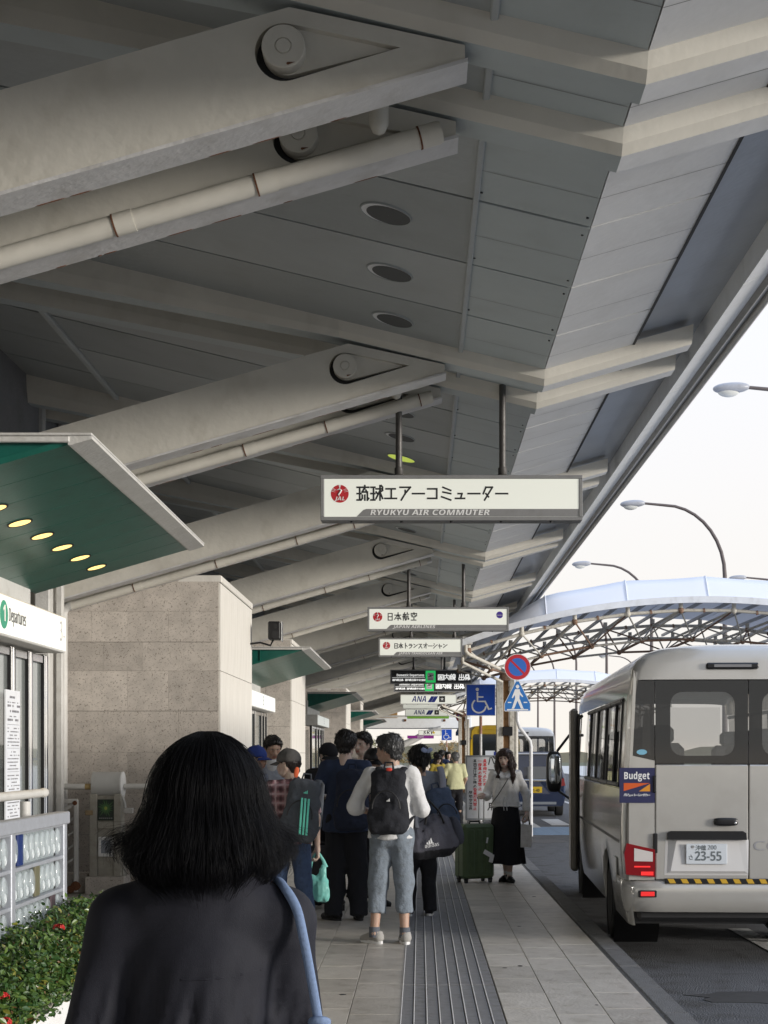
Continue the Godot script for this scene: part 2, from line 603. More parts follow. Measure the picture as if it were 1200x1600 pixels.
# ---------------------------------------------------------------- ground, road, pavement
func build_ground() -> void:
	var mb := MB.new()
	mb.quad(Vector3(-600, -0.40, 200), Vector3(600, -0.40, 200), Vector3(600, -0.40, -900), Vector3(-600, -0.40, -900))
	struct("ground", mb, worn(0.10, 0.105, 0.06, 0.9, 0.25, 6.0, 0.3, 0, 60))
	mb = MB.new()
	mb.box(Vector3(31.7, -0.27, -75), Vector3(60, 0.24, 260))
	struct("road", mb, M.asphalt)
	mb = MB.new()
	mb.box(Vector3(37.5, -0.20, -75), Vector3(50.0, 0.2, 260))
	struct("bounce_apron", mb, worn(0.50, 0.49, 0.465, 0.85, 0.2, 3.0, 0.4, 0, 62))  # unseen pale slab, added to bounce light up under the roof
	# pavement slab and the tiles laid on it, 3 mm joints
	mb = MB.new()
	mb.box(Vector3(-4.75, -0.153, -35), Vector3(12.5, 0.29, 130))
	var pv := struct("pavement", mb, M.bed)
	var shapes: Array = []
	for kind in 2:
		var tb := MB.new()
		tb.box(Vector3(0, 0, 0), Vector3(0.306, 0.016, 0.606) if kind == 0 else Vector3(0.606, 0.016, 0.606), 0.0025)
		shapes.append(tb.mesh())
	var cols := [0.507 + 0.155, 0.507 + 0.465, 0.507 + 0.775, -0.115 - 0.155, -0.115 - 0.465, -0.115 - 0.775, -0.115 - 1.085, -0.115 - 1.395]
	var far := MB.new()
	var tile := MB.new()
	tile.box(Vector3.ZERO, Vector3(0.306, 0.016, 0.606), 0.0)
	var wide := MB.new()
	wide.box(Vector3.ZERO, Vector3(0.606, 0.016, 0.606), 0.0)
	for r in 150:
		var z := 1.0 - r * 0.61
		for ci in cols.size():
			var at := Vector3(cols[ci], -0.004 + rng.randf_range(-0.0007, 0.0007), z + (0.2 if ci % 2 else 0.0))
			if z < -6.5 and z > -31.0 and (ci < 5 or z < -10.0):
				var t := inst("tile", shapes[0], M["tile%d" % [0, 0, 0, 1, 2][rng.randi() % 5]], pv)
				t.position = at
				t.rotation.x = rng.randf_range(-0.001, 0.001)
			else:
				far.add(tile, Transform3D(Basis(), at))
		for cj in 12:
			var at := Vector3(-0.115 - 1.555 - 0.305 - cj * 0.61, -0.004 + rng.randf_range(-0.0007, 0.0007), z)
			far.add(wide, Transform3D(Basis(), at))
	part("paving_field", far, M.tile0, pv).set_meta("kind", "stuff")
	# the grooved strip down the middle of the pavement: plates, dark gaps, bright ridges
	var plate := MB.new()
	plate.box(Vector3.ZERO, Vector3(0.064, 0.018, 2.97), 0.002)
	var pm := plate.mesh()
	var rib := MB.new()
	rib.box(Vector3.ZERO, Vector3(0.007, 0.012, 2.97), 0.002)
	var rm := rib.mesh()
	for seg in 12:
		var z := -5.5 - seg * 3.0
		for i in 8:
			var x := -0.115 + 0.0388 + i * 0.0777
			inst("strip_plate", pm, M.strip, pv).position = Vector3(x, -0.005, z)
			if seg < 9:
				inst("strip_ridge", rm, M.ridge, pv).position = Vector3(x - 0.0365, 0.001, z)
	var rest := MB.new()
	rest.box(Vector3(0.196, -0.005, -65), Vector3(0.61, 0.018, 50))
	part("strip_plate", rest, M.strip, pv)
	# trodden gum and small dark stains
	for q: Vector2 in [Vector2(0.62, -10.8), Vector2(0.74, -10.9), Vector2(0.25, -15.5), Vector2(1.1, -9.2), Vector2(-0.5, -9.6), Vector2(0.9, -13.4), Vector2(1.25, -16.2), Vector2(-0.9, -11.0)]:
		var gb := MB.new()
		gb.blob(Vector3(q.x, 0.004, q.y), Vector3(rng.randf_range(0.012, 0.03), 0.0012, rng.randf_range(0.012, 0.035)), 1.0, 1.0, Basis(), 9, 4)
		part("gum_spot", gb, M.dark, pv)
	# kerb stones, proud of the road by 15 cm
	var kb := MB.new()
	kb.box(Vector3.ZERO, Vector3(0.165, 0.25, 0.985), 0.012)
	var km := kb.mesh()
	for i in 62:
		inst("kerb_stone", km, M.kerb, pv).position = Vector3(1.545, -0.122 + rng.randf_range(-0.002, 0.002), -1.5 - i * 0.99)
	for q: Array in [[2.4, -10.4, 0.5, 0.3], [4.4, -9.4, 0.35, 0.5], [3.0, -21.5, 0.7, 0.35], [2.5, -29.0, 0.4, 0.6], [5.5, -15.0, 0.5, 0.3]]:
		mb = MB.new()
		var op := PackedVector2Array()
		for i in 18: op.append(Vector2(q[0], -q[1]) + Vector2(cos(TAU * i / 18) * q[2], sin(TAU * i / 18) * q[3]) * rng.randf_range(0.7, 1.15))
		mb.prism(op, Vector3(0, -0.146, 0), Vector3.RIGHT, Vector3.FORWARD, Vector3(0, -0.003, 0))
		struct("road_stain", mb, worn(0.035, 0.035, 0.036, 0.6, 0.3, 0.4))
	mb = MB.new()
	mb.box(Vector3(3.6, -0.1478, -19.8), Vector3(1.6, 0.004, 5.2))
	struct("road_patch", mb, worn(0.06, 0.06, 0.062, 0.85, 0.2, 1.1, 1.0, 0, 63, 0.2))
	# painted markings on the road
	for r: Array in [[2.6, -36.0, 0.45, 3.2], [3.4, -37.2, 0.45, 3.2], [4.2, -36.4, 0.45, 3.2], [5.0, -36.4, 0.45, 3.2], [5.8, -36.4, 0.45, 3.2], [6.6, -36.4, 0.45, 3.2]]:
		mb = MB.new()
		mb.box(Vector3(r[0], -0.1475, r[1]), Vector3(r[2], 0.005, r[3]))
		struct("crossing_marking", mb, M.mark)
	mb = MB.new()
	mb.box(Vector3(3.9, -0.1475, -33.0), Vector3(3.2, 0.005, 3.4))
	struct("blue_bay_marking", mb, M.bluemark)
	mb = MB.new()
	mb.prism(PackedVector2Array([Vector2(3.05, 9.6), Vector2(3.25, 9.6), Vector2(3.22, 14.5), Vector2(3.02, 14.5)]), Vector3(0, -0.145, 0), Vector3.RIGHT, Vector3.FORWARD, Vector3(0, -0.004, 0))
	struct("lane_marking", mb, M.mark)
	for i in 9:
		mb = MB.new()
		mb.box(Vector3(5.2, -0.1475, -8.0 - i * 9.0), Vector3(0.15, 0.005, 5.0))
		struct("lane_marking", mb, M.mark)

# ---------------------------------------------------------------- terminal roof
const VX := 0.95         # where the soffit folds
const VY := 4.49
func soff(x: float) -> float:
	return VY + (0.24 * (VX - x) if x < VX else 0.285 * (x - VX))

func sheet(mb: MB, x0: float, x1: float, z0: float, z1: float, lift := 0.0, th := 0.03) -> void:
	var a := Vector3(x0, soff(x0) + lift, z0); var b := Vector3(x1, soff(x1) + lift, z0)
	var t := Vector3(0, th, 0); var d := Vector3(0, 0, z1 - z0)
	mb.quad(a, a + d, b + d, b)
	mb.quad(a + t, b + t, b + d + t, a + d + t)
	mb.quad(a, b, b + t, a + t)
	mb.quad(b + d, a + d, a + d + t, b + d + t)
	mb.quad(a + d, a, a + t, a + d + t)
	mb.quad(b, b + d, b + d + t, b + t)

func teardrop(o: Vector2, r: float, tip: Vector2, n := 18) -> PackedVector2Array:
	var p := PackedVector2Array()
	var dv := tip - o
	var base := dv.angle()
	var half := acos(r / dv.length())
	p.append(tip)
	for i in n + 1:
		var a := base + half + (TAU - 2 * half) * i / n
		p.append(o + Vector2(cos(a), sin(a)) * r)
	return p

func build_terminal() -> void:
	var roof := thing("terminal_roof", "long grey gull-wing canopy roof with cream beams along the terminal front", "roof")
	var zs := 14.0
	var ze := -86.0
	# body of the roof above the soffit
	var mb := MB.new()
	mb.prism(PackedVector2Array([Vector2(-9.0, soff(-9.0) + 0.30), Vector2(VX, VY + 0.14), Vector2(2.14, soff(2.14) + 0.14), Vector2(2.40, 4.80), Vector2(2.52, 4.90), Vector2(2.52, 5.35), Vector2(VX, 5.3), Vector2(-9.0, 7.6)]), Vector3(0, 0, zs), Vector3.RIGHT, Vector3.UP, Vector3(0, 0, ze - zs))
	part("roof_body", mb, M.gutter, roof)
	# smooth blue-grey recess between the paler right panels and the edge
	mb = MB.new()
	sheet(mb, 1.63, 2.20, zs, ze, 0.075, 0.02)
	part("edge_recess", mb, M.recess, roof)
	mb = MB.new()
	mb.box(Vector3(1.626, soff(1.62) + 0.05, (zs + ze) / 2), Vector3(0.018, 0.11, zs - ze))
	part("recess_edge", mb, M.dark, roof)
	# edge box: pale underside in lengths, dark gutter outside
	for i in 34:
		mb = MB.new()
		var z0 := zs - i * 3.0
		mb.prism(PackedVector2Array([Vector2(2.185, 4.735), Vector2(2.36, 4.82), Vector2(2.36, 4.95), Vector2(2.185, 5.0)]), Vector3(0, 0, z0), Vector3.RIGHT, Vector3.UP, Vector3(0, 0, -2.988))
		part("fascia_panel", mb, M.fascia, roof)
	mb = MB.new()
	mb.box(Vector3(2.43, 4.93, (zs + ze) / 2), Vector3(0.13, 0.14, zs - ze), 0.02)
	part("gutter", mb, M.gutter, roof)
	mb = MB.new()
	mb.cyl(Vector3(2.51, 4.86, zs), Vector3(2.51, 4.86, ze), 0.03, 8)
	part("gutter_pipe", mb, M.trim, roof)
	# soffit panels
	var farp := MB.new()
	var farl := MB.new()
	var lit := [8.75, 9.78, 10.80]
	for k in range(-2, 17):
		var da := 6.22 + 5.1 * k
		var cells: Array = [[da + 0.20, da + 0.745]]
		for i in 4:
			cells.append([da + 0.95 + i * 1.0675, da + 0.95 + (i + 1) * 1.0675 - 0.025])
		for ci in cells.size():
			var c: Array = cells[ci]
			for s in 4:
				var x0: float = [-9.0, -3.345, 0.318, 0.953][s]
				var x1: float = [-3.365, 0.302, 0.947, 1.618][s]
				var lift := rng.randf_range(-0.002, 0.003)
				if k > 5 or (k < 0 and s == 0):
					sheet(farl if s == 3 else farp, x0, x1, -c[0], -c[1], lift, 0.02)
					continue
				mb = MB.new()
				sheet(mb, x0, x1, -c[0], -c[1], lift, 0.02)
				var md: float = (c[0] + c[1]) / 2
				# little fixing screws near the panel corners
				if s == 2 and ci > 0:
					for q: Vector2 in [Vector2(x1 - 0.03, c[0] + 0.12), Vector2(x1 - 0.03, c[1] - 0.12), Vector2(x0 + 0.02, c[1] - 0.12)]:
						mb.col = Color(0.06, 0.06, 0.06)
						mb.cyl(Vector3(q.x, soff(q.x) + 0.004, -q.y), Vector3(q.x, soff(q.x) - 0.006, -q.y), 0.008, 6)
						mb.col = Color(1, 1, 1)
				part("soffit_panel", mb, [M.soffit2, M.soffit if (ci % 2) else M.soffit2, M.soffitcool, M.soffitlit][s], roof)  # left panels toned darker, right ones paler, as light would leave them
				if s == 3 or s == 2:
					var seam := MB.new()
					var e := 0.0015
					var zm := -md - 0.1 * (ci % 2)
					seam.quad(Vector3(x0, soff(x0) + lift - e, zm), Vector3(x0, soff(x0) + lift - e, zm - 0.005), Vector3(x1, soff(x1) + lift - e, zm - 0.005), Vector3(x1, soff(x1) + lift - e, zm))
					part("panel_seam", seam, M.signgrey, roof)
				if s == 1 and ci >= 2 and k >= 0 and k < 5:
					downlight(roof, Vector3(-0.20, 0, -md), 0.15, k == 1 and ci == 4)
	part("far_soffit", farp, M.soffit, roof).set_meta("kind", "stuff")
	part("far_soffit", farl, M.soffitlit, roof).set_meta("kind", "stuff")
	# long batten and conduit under the panels
	mb = MB.new()
	mb.box(Vector3(0.31, soff(0.31) - 0.008, (zs + ze) / 2), Vector3(0.035, 0.035, zs - ze), 0.006)
	part("soffit_batten", mb, M.soffit, roof)
	mb = MB.new()
	mb.box(Vector3(-3.355, soff(-3.355) - 0.02, (zs + ze) / 2), Vector3(0.06, 0.05, zs - ze), 0.01)
	part("soffit_conduit", mb, M.soffit, roof)
	# ribs and beams, in pairs
	for k in range(-2, 17):
		for w in 2:
			var d: float = 6.22 + 5.1 * k + (0.75 if w else 0.0)
			rib(roof, d)
			beam(roof, d, w, k)
		if k >= 0 and k < 8:
			beam_pipe(roof, 6.22 + 5.1 * k + 0.665, k)

func downlight(roof: Node3D, at: Vector3, r: float, on: bool) -> void:
	var y := soff(at.x)
	var up := Vector3(0.24, 1.0, 0).normalized()
	var bs := Basis(Vector3(1, -0.24, 0).normalized(), up, Vector3(0, 0, 1))
	var o := Vector3(at.x, y, at.z)
	var mb := MB.new()
	# flat discs painting a lit crescent and the shaded depth of a can
	mb.turned([Vector2(r, -0.004), Vector2(r, -0.010), Vector2(r + 0.007, -0.010), Vector2(r + 0.010, 0.002)], o, bs, 28)
	var l := part("downlight", mb, M.soffit2, roof)
	mb = MB.new()
	mb.lathe([Vector2(0.001, -0.004), Vector2(r * 0.55, -0.0045), Vector2(r, -0.006)], o, bs, 28, false)
	part("can_disc", mb, glow(0.5, 0.6, 0.1, 0.35) if on else M.fascia, l)
	mb = MB.new()
	mb.lathe([Vector2(0.001, -0.0055), Vector2(r * 0.5, -0.006), Vector2(r * 0.90, -0.0065)], o + bs * Vector3(0.016, -0.001, -0.010), bs, 28, false)
	if not on:
		part("can_shade", mb, plain(0.10, 0.105, 0.105, 0.7), l)

func rib(roof: Node3D, d: float) -> void:
	var z := -d
	var dep := -0.19
	var st := -0.115
	var mb := MB.new()
	# sloping near face, flat underside, upright far face, following the fold
	var xs := [-5.6, -0.62, VX, 2.08]
	var dr := [0.36, st * -1.0, 0.112, 0.112]
	var rows: Array = []
	for i in 4:
		var x: float = xs[i]
		var y := soff(x)
		var q: float = dr[i]
		rows.append([Vector3(x, y + 0.02, z + 0.075), Vector3(x, y - q * 0.62, z + 0.045), Vector3(x, y - q, z + 0.0), Vector3(x, y - q, z + dep), Vector3(x, y + 0.02, z + dep)])
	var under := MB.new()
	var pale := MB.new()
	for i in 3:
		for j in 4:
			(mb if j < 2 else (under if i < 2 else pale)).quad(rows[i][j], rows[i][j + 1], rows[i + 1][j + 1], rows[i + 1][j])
	for e in 2:
		var r: Array = rows[0 if e == 0 else 3]
		mb.quad(r[0], r[1], r[2], r[3])
		mb.quad(r[0], r[2], r[3], r[4])
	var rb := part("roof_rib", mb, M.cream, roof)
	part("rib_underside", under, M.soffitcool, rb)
	part("rib_underside", pale, M.soffitlit, rb)  # underside painted shaded left of the fold, lit right of it

func beam(roof: Node3D, d: float, w: int, k: int) -> void:
	var z := -d
	var th := 0.18 if w == 0 else 0.165
	var by := func(x: float) -> float: return EYE + 2.903 + 0.287 * (x - 0.118)
	var xl := -4.35
	var mb := MB.new()
	var tip := 0.19 if w == 0 else 0.17
	var poly := PackedVector2Array([Vector2(xl, by.call(xl)), Vector2(tip, by.call(tip) + 0.0), Vector2(tip, 4.545), Vector2(-0.55, 4.705), Vector2(xl, by.call(xl) + 0.425)])
	if k < 0 or k > 8:
		mb.prism(poly, Vector3(0, 0, z), Vector3.RIGHT, Vector3.UP, Vector3(0, 0, -th))
		part("roof_beam", mb, M.cream, roof)
		return
	var o := Vector2(-0.572, by.call(-0.572) + (0.245 if w == 0 else 0.195))
	var hole := teardrop(o, 0.122, Vector2(-0.082, by.call(-0.082) + (0.125 if w == 0 else 0.085)))
	# the web with a tear-shaped opening: outer outline joined to the opening by a slit
	var outer := poly
	if Geometry2D.is_polygon_clockwise(outer): outer.reverse()
	var hl := hole
	if not Geometry2D.is_polygon_clockwise(hl): hl.reverse()
	var hs := 0
	for i in hl.size():
		if hl[i].x > hl[hs].x: hs = i
	var os := 0
	for i in outer.size():
		if outer[i].distance_to(hl[hs]) < outer[os].distance_to(hl[hs]): os = i
	var key := PackedVector2Array()
	for i in outer.size() + 1: key.append(outer[(os + i) % outer.size()])
	for i in hl.size() + 1: key.append(hl[(hs + i) % hl.size()])
	key[outer.size()] += Vector2(0, 0.00002)
	key[key.size() - 1] += Vector2(0, 0.00002)
	var ix := Geometry2D.triangulate_polygon(key)
	for i in range(0, ix.size(), 3):
		var a := key[ix[i]]; var b := key[ix[i + 1]]; var e := key[ix[i + 2]]
		if (b - a).cross(e - a) < 0:
			var t := b; b = e; e = t
		mb.flat(Vector3(a.x, a.y, z), Vector3(b.x, b.y, z), Vector3(e.x, e.y, z))
	for i in outer.size():
		var a := outer[i]; var b := outer[(i + 1) % outer.size()]
		mb.quad(Vector3(a.x, a.y, z), Vector3(a.x, a.y, z - th), Vector3(b.x, b.y, z - th), Vector3(b.x, b.y, z))
	for i in hl.size():
		var a := hl[i]; var b := hl[(i + 1) % hl.size()]
		mb.quad(Vector3(a.x, a.y, z), Vector3(a.x, a.y, z - 0.07), Vector3(b.x, b.y, z - 0.07), Vector3(b.x, b.y, z))
	mb.prism(poly, Vector3(0, 0, z - 0.08), Vector3.RIGHT, Vector3.UP, Vector3(0, 0, -th + 0.08))
	var bm := part("roof_beam", mb, M.cream, roof)
	# raised plate inside the opening, set up and back so that a dark slot shows below it
	mb = MB.new()
	var pl := PackedVector2Array()
	for q in teardrop(o + Vector2(0.012, 0.022), 0.104, Vector2(-0.12, by.call(-0.12) + (0.142 if w == 0 else 0.102))):
		pl.append(q)
	mb.prism(pl, Vector3(0, 0, z - 0.035), Vector3.RIGHT, Vector3.UP, Vector3(0, 0, -0.03))
	part("recess_plate", mb, M.cream, bm)
	mb = MB.new()
	var bd := PackedVector2Array()
	for q in hole: bd.append(q)
	mb.prism(bd, Vector3(0, 0, z - 0.066), Vector3.RIGHT, Vector3.UP, Vector3(0, 0, -0.002))
	part("slot_shade", mb, M.void, bm)  # near-black sheet in place of the shade inside the beam
	mb = MB.new()
	var zb := Basis(Vector3.RIGHT, Vector3(0, 0, 1), Vector3(0, -1, 0))
	mb.turned([Vector2(0.091, -0.05), Vector2(0.091, 0.028), Vector2(0.088, 0.032), Vector2(0.036, 0.032), Vector2(0.034, 0.026), Vector2(0.031, 0.026), Vector2(0.029, 0.036), Vector2(0.001, 0.036)], Vector3(o.x, o.y + 0.012, z), zb, 40)
	part("disc_cover", mb, M.cream, bm)
	mb = MB.new()
	mb.prism(teardrop(o + Vector2(0.02, -0.062), 0.006, o + Vector2(0.05, -0.056), 8), Vector3(0, 0, z + 0.0338), Vector3.RIGHT, Vector3.UP, Vector3(0, 0, -0.001))
	part("rust_streak", mb, M.rust, bm)
	# bottom flange, slightly proud, and chips of rust along its edge
	mb = MB.new()
	var fl := PackedVector2Array([Vector2(xl, by.call(xl) - 0.018), Vector2(tip + 0.012, by.call(tip) - 0.018), Vector2(tip + 0.012, by.call(tip) - 0.002), Vector2(xl, by.call(xl) - 0.002)])
	mb.prism(fl, Vector3(0, 0, z + 0.012), Vector3.RIGHT, Vector3.UP, Vector3(0, 0, -th - 0.024))
	part("flange", mb, M.flange, bm)
	for i in 9:
		var x := rng.randf_range(-2.4, -0.2)
		var l := rng.randf_range(0.01, 0.09)
		mb = MB.new()
		mb.blob(Vector3(x, by.call(x) - 0.019, z - th - 0.008), Vector3(l, 0.004, 0.006), 1.0, 1.0, Basis(Vector3(0, 0, 1), 0.273), 8, 4)
		part("rust_spot", mb, M.rust, bm)

func beam_pipe(roof: Node3D, d: float, k: int) -> void:
	# drain pipe lying between the two beams, with collars, falling towards the building
	var z := -d
	var y := func(x: float) -> float: return EYE + 2.903 + 0.287 * (x - 0.118) - 0.003
	var mb := MB.new()
	var r := 0.048
	mb.cyl(Vector3(-4.12, y.call(-4.12), z), Vector3(0.10, y.call(0.10), z), r, 16)
	var pipe := part("drain_pipe", mb, M.cream, roof)
	for x: float in [-3.3, -2.35, -1.42, -0.76, 0.0]:
		mb = MB.new()
		mb.cyl(Vector3(x, y.call(x), z), Vector3(x + 0.09, y.call(x + 0.09), z), r + 0.004, 16)
		part("collar", mb, M.cream, pipe)
		mb = MB.new()
		mb.cyl(Vector3(x - 0.005, y.call(x - 0.005), z), Vector3(x + 0.003, y.call(x + 0.003), z), r + 0.0048, 16)
		part("rust_ring", mb, M.rust, pipe)
	# stub that drops from the roof into the pipe
	mb = MB.new()
	mb.lathe([Vector2(0.002, 0.0), Vector2(0.03, 0.015), Vector2(0.046, 0.05), Vector2(0.046, 0.5)], Vector3(-0.19, y.call(-0.19) + 0.045, z + 0.05), Basis(), 16, false)
	part("drop_pipe", mb, M.cream, pipe)
	if k == 2:
		var pts: Array = []
		for i in 7:
			var a := PI / 2 * i / 6
			pts.append(Vector3(-4.02 - 0.1 * sin(a), y.call(-4.02) - 0.1 * (1 - cos(a)), z))
		pts.append(Vector3(-4.12, 0.0, z))
		mb = MB.new()
		mb.tube(pts, r + 0.004, 14)
		part("downpipe", mb, M.trim, pipe)

# ---------------------------------------------------------------- stone pillars and the wall behind
func build_pillars() -> void:
	var spec := [
		[17.36, 20.6, "broad pitted limestone pillar nearest the doors, behind the payphone post"],
		[27.0, 30.2, "limestone pillar just beyond the second green canopy"],
		[47.0, 50.0, "limestone pillar beyond the third green canopy"],
		[58.2, 61.0, "farthest limestone pillar beyond the fourth green canopy"]]
	for i in spec.size():
		var s: Array = spec[i]
		var xr := -2.36
		var xl := -4.15
		var p := thing("stone_pillar", s[2], "pillar", Vector3(xr, 0, -s[0]), 0.0, "limestone pillars along the terminal front")
		var mb := MB.new()
		mb.box(Vector3((xl - xr) / 2, 1.80, -(s[1] - s[0]) / 2), Vector3(xr - xl - 0.06, 3.6, s[1] - s[0] - 0.06))
		part("core", mb, M.bed, p)
		var ys := [0.0, 0.28, 0.62, 1.10, 1.585, 2.07, 2.54, 2.88, 3.24, 3.645]
		for r in ys.size() - 1:
			var big := r in [1, 4, 6, 8]
			var cuts := [xl - xr, -1.79 + 0.44, -1.79 + 0.9, -1.79 + 1.32, 0.0]
			if r % 2: cuts = [xl - xr, -1.79 + 0.30, -1.79 + 0.72, -1.79 + 1.2, 0.0]
			for c in 4:
				mb = MB.new()
				var g := 0.004 if big else 0.0015
				mb.box(Vector3((cuts[c] + cuts[c + 1]) / 2, (ys[r] + ys[r + 1] - g) / 2, -0.02 + rng.randf_range(-0.0008, 0.0008)), Vector3(cuts[c + 1] - cuts[c] - 0.0012, ys[r + 1] - ys[r] - g, 0.04), 0.001)
				var sl := part("stone_slab", mb, M["stone%d" % [0, 0, 1, 0, 2, 0][rng.randi() % 6]], p)
				sl.set_meta("seed", c)
		var dd: float = s[1] - s[0]
		var ysb := [0.0, 0.28, 1.585, 2.54, 3.57]
		for r in 4:
			for c in 2:
				mb = MB.new()
				mb.box(Vector3(-0.02 + 0.022, (ysb[r] + ysb[r + 1]) / 2, -dd * (0.25 + 0.5 * c)), Vector3(0.04, ysb[r + 1] - ysb[r] - 0.006, dd * 0.5 - (0.006 if c == 0 else 0.0)), 0.002)
				part("side_slab", mb, M.stoneside, p)
		mb = MB.new()
		mb.box(Vector3((xl - xr) / 2 + 0.015, 3.62, -dd / 2), Vector3(xr - xl + 0.04, 0.085, dd), 0.01)
		part("coping", mb, M.stoneside, p)
	# terminal wall with dark upper part
	var tw := thing("terminal_building", "tall grey terminal front wall behind the stone pillars", "building")
	var mb := MB.new()
	mb.box(Vector3(-5.35, 2.95, 6.0), Vector3(2.0, 5.9, 45.8))
	part("near_wall", mb, M.wall, tw)
	mb = MB.new()
	mb.box(Vector3(-5.1, 2.95, -52.0), Vector3(1.4, 5.9, 69.4))
	part("far_wall", mb, M.wall, tw)
	mb = MB.new()
	mb.box(Vector3(-16.0, 6.5, 0.0), Vector3(13.0, 13.0, 180.0))
	part("upper_block", mb, M.wall, tw)
	for q: Array in [[-4.33, 16.95], [-4.34, 17.95]]:
		mb = MB.new()
		mb.box(Vector3(q[0], 4.85, -q[1]), Vector3(0.06, 1.9, 0.12), 0.01)
		part("wall_fin", mb, M.trim, tw)
	mb = MB.new()
	mb.box(Vector3(-4.10, 2.0, -16.2), Vector3(0.16, 4.0, 0.3), 0.01)
	part("pilaster", mb, M.trim, tw)
	mb = MB.new()
	mb.box(Vector3(-3.95, 2.0, -16.25), Vector3(0.07, 4.0, 0.1), 0.01)
	part("pilaster_trim", mb, M.trim, tw)

# ---------------------------------------------------------------- canopies over the doors, door boxes
func green_canopy(d1: float, d2: float, label: String, detailed: bool) -> Node3D:
	var c := thing("green_canopy", label, "canopy", Vector3(-1.70, 0, -d1), 0.0, "green door canopies along the terminal front")
	var L := d2 - d1
	var yo := 3.072
	var yi := 2.745
	var xi := -1.13
	var n := 9
	for i in n:
		var z0 := -L * i / n
		var z1 := -L * (i + 1) / n + 0.006
		var mb := MB.new()
		var a := Vector3(0.0, yo, z0); var b := Vector3(xi, yi, z0)
		var t := Vector3(0, 0.03, 0); var dz := Vector3(0, 0, z1 - z0)
		mb.quad(a, b, b + dz, a + dz)
		mb.quad(a, a + t, b + t, b); mb.quad(a + dz, b + dz, b + dz + t, a + dz + t)
		part("soffit_plank", mb, M.green, c)
	var mb := MB.new()
	mb.prism(PackedVector2Array([Vector2(-0.01, yo + 0.028), Vector2(xi, yi + 0.03), Vector2(xi, yo + 0.034), Vector2(-0.01, yo + 0.034)]), Vector3(0, 0, -0.012), Vector3.RIGHT, Vector3.UP, Vector3(0, 0, -L + 0.024))
	part("body", mb, M.greenend, c)
	mb = MB.new()
	mb.box(Vector3(-0.62, yo - 0.07, -0.004), Vector3(0.012, 0.18, 0.012))
	part("end_joint", mb, M.green, c)
	# pale sloping edge board along the outer side, with butt joints
	for i in 3:
		mb = MB.new()
		var z0 := 0.02 - (L + 0.04) * i / 3.0
		mb.prism(PackedVector2Array([Vector2(-0.008, yo - 0.006), Vector2(0.006, yo - 0.008), Vector2(0.108, yo + 0.022), Vector2(0.108, yo + 0.036), Vector2(-0.008, yo + 0.036)]), Vector3(0, 0, z0), Vector3.RIGHT, Vector3.UP, Vector3(0, 0, -(L + 0.04) / 3.0 + 0.003))
		part("edge_board", mb, M.trim, c)
	mb = MB.new()
	mb.box(Vector3(-0.51, yo + 0.045, -L / 2), Vector3(1.24, 0.014, L + 0.05), 0.004)
	part("top_sheet", mb, M.trim, c)
	mb = MB.new()
	mb.box(Vector3(-0.56, yo + 0.02, 0.012), Vector3(1.12, 0.028, 0.03), 0.004)
	part("end_trim", mb, M.trim, c)
	if detailed:
		for i in 6:
			var z := -(8.02 - d1 + 0.505 * i)
			var x := -0.605
			var y := yo + 0.2894 * x
			var bs := Basis(Vector3(1, 0.29, 0).normalized(), Vector3(-0.29, 1, 0).normalized(), Vector3(0, 0, 1))
			mb = MB.new()
			mb.lathe([Vector2(0.062, -0.003), Vector2(0.074, -0.006), Vector2(0.078, 0.006)], Vector3(x, y, z), bs, 20, false)
			var ring := part("lamp_ring", mb, M.dark, c)
			mb = MB.new()
			mb.lathe([Vector2(0.001, -0.004), Vector2(0.064, -0.004)], Vector3(x, y, z), bs, 20, false)
			part("lamp_disc", mb, glow(0.9, 0.62, 0.2, 0.9), ring)
			var l := SpotLight3D.new()
			l.name = numbered("lamp_light", c)
			l.position = Vector3(x, y - 0.03, z)
			l.rotation_degrees = Vector3(-90, 0, 0)
			l.light_energy = 0.06
			l.light_color = Color(1.0, 0.78, 0.42)
			l.light_size = 0.06
			l.spot_angle = 65
			l.spot_range = 30
			l.spot_attenuation = 2
			l.shadow_enabled = true
			c.add_child(l, true)
	return c

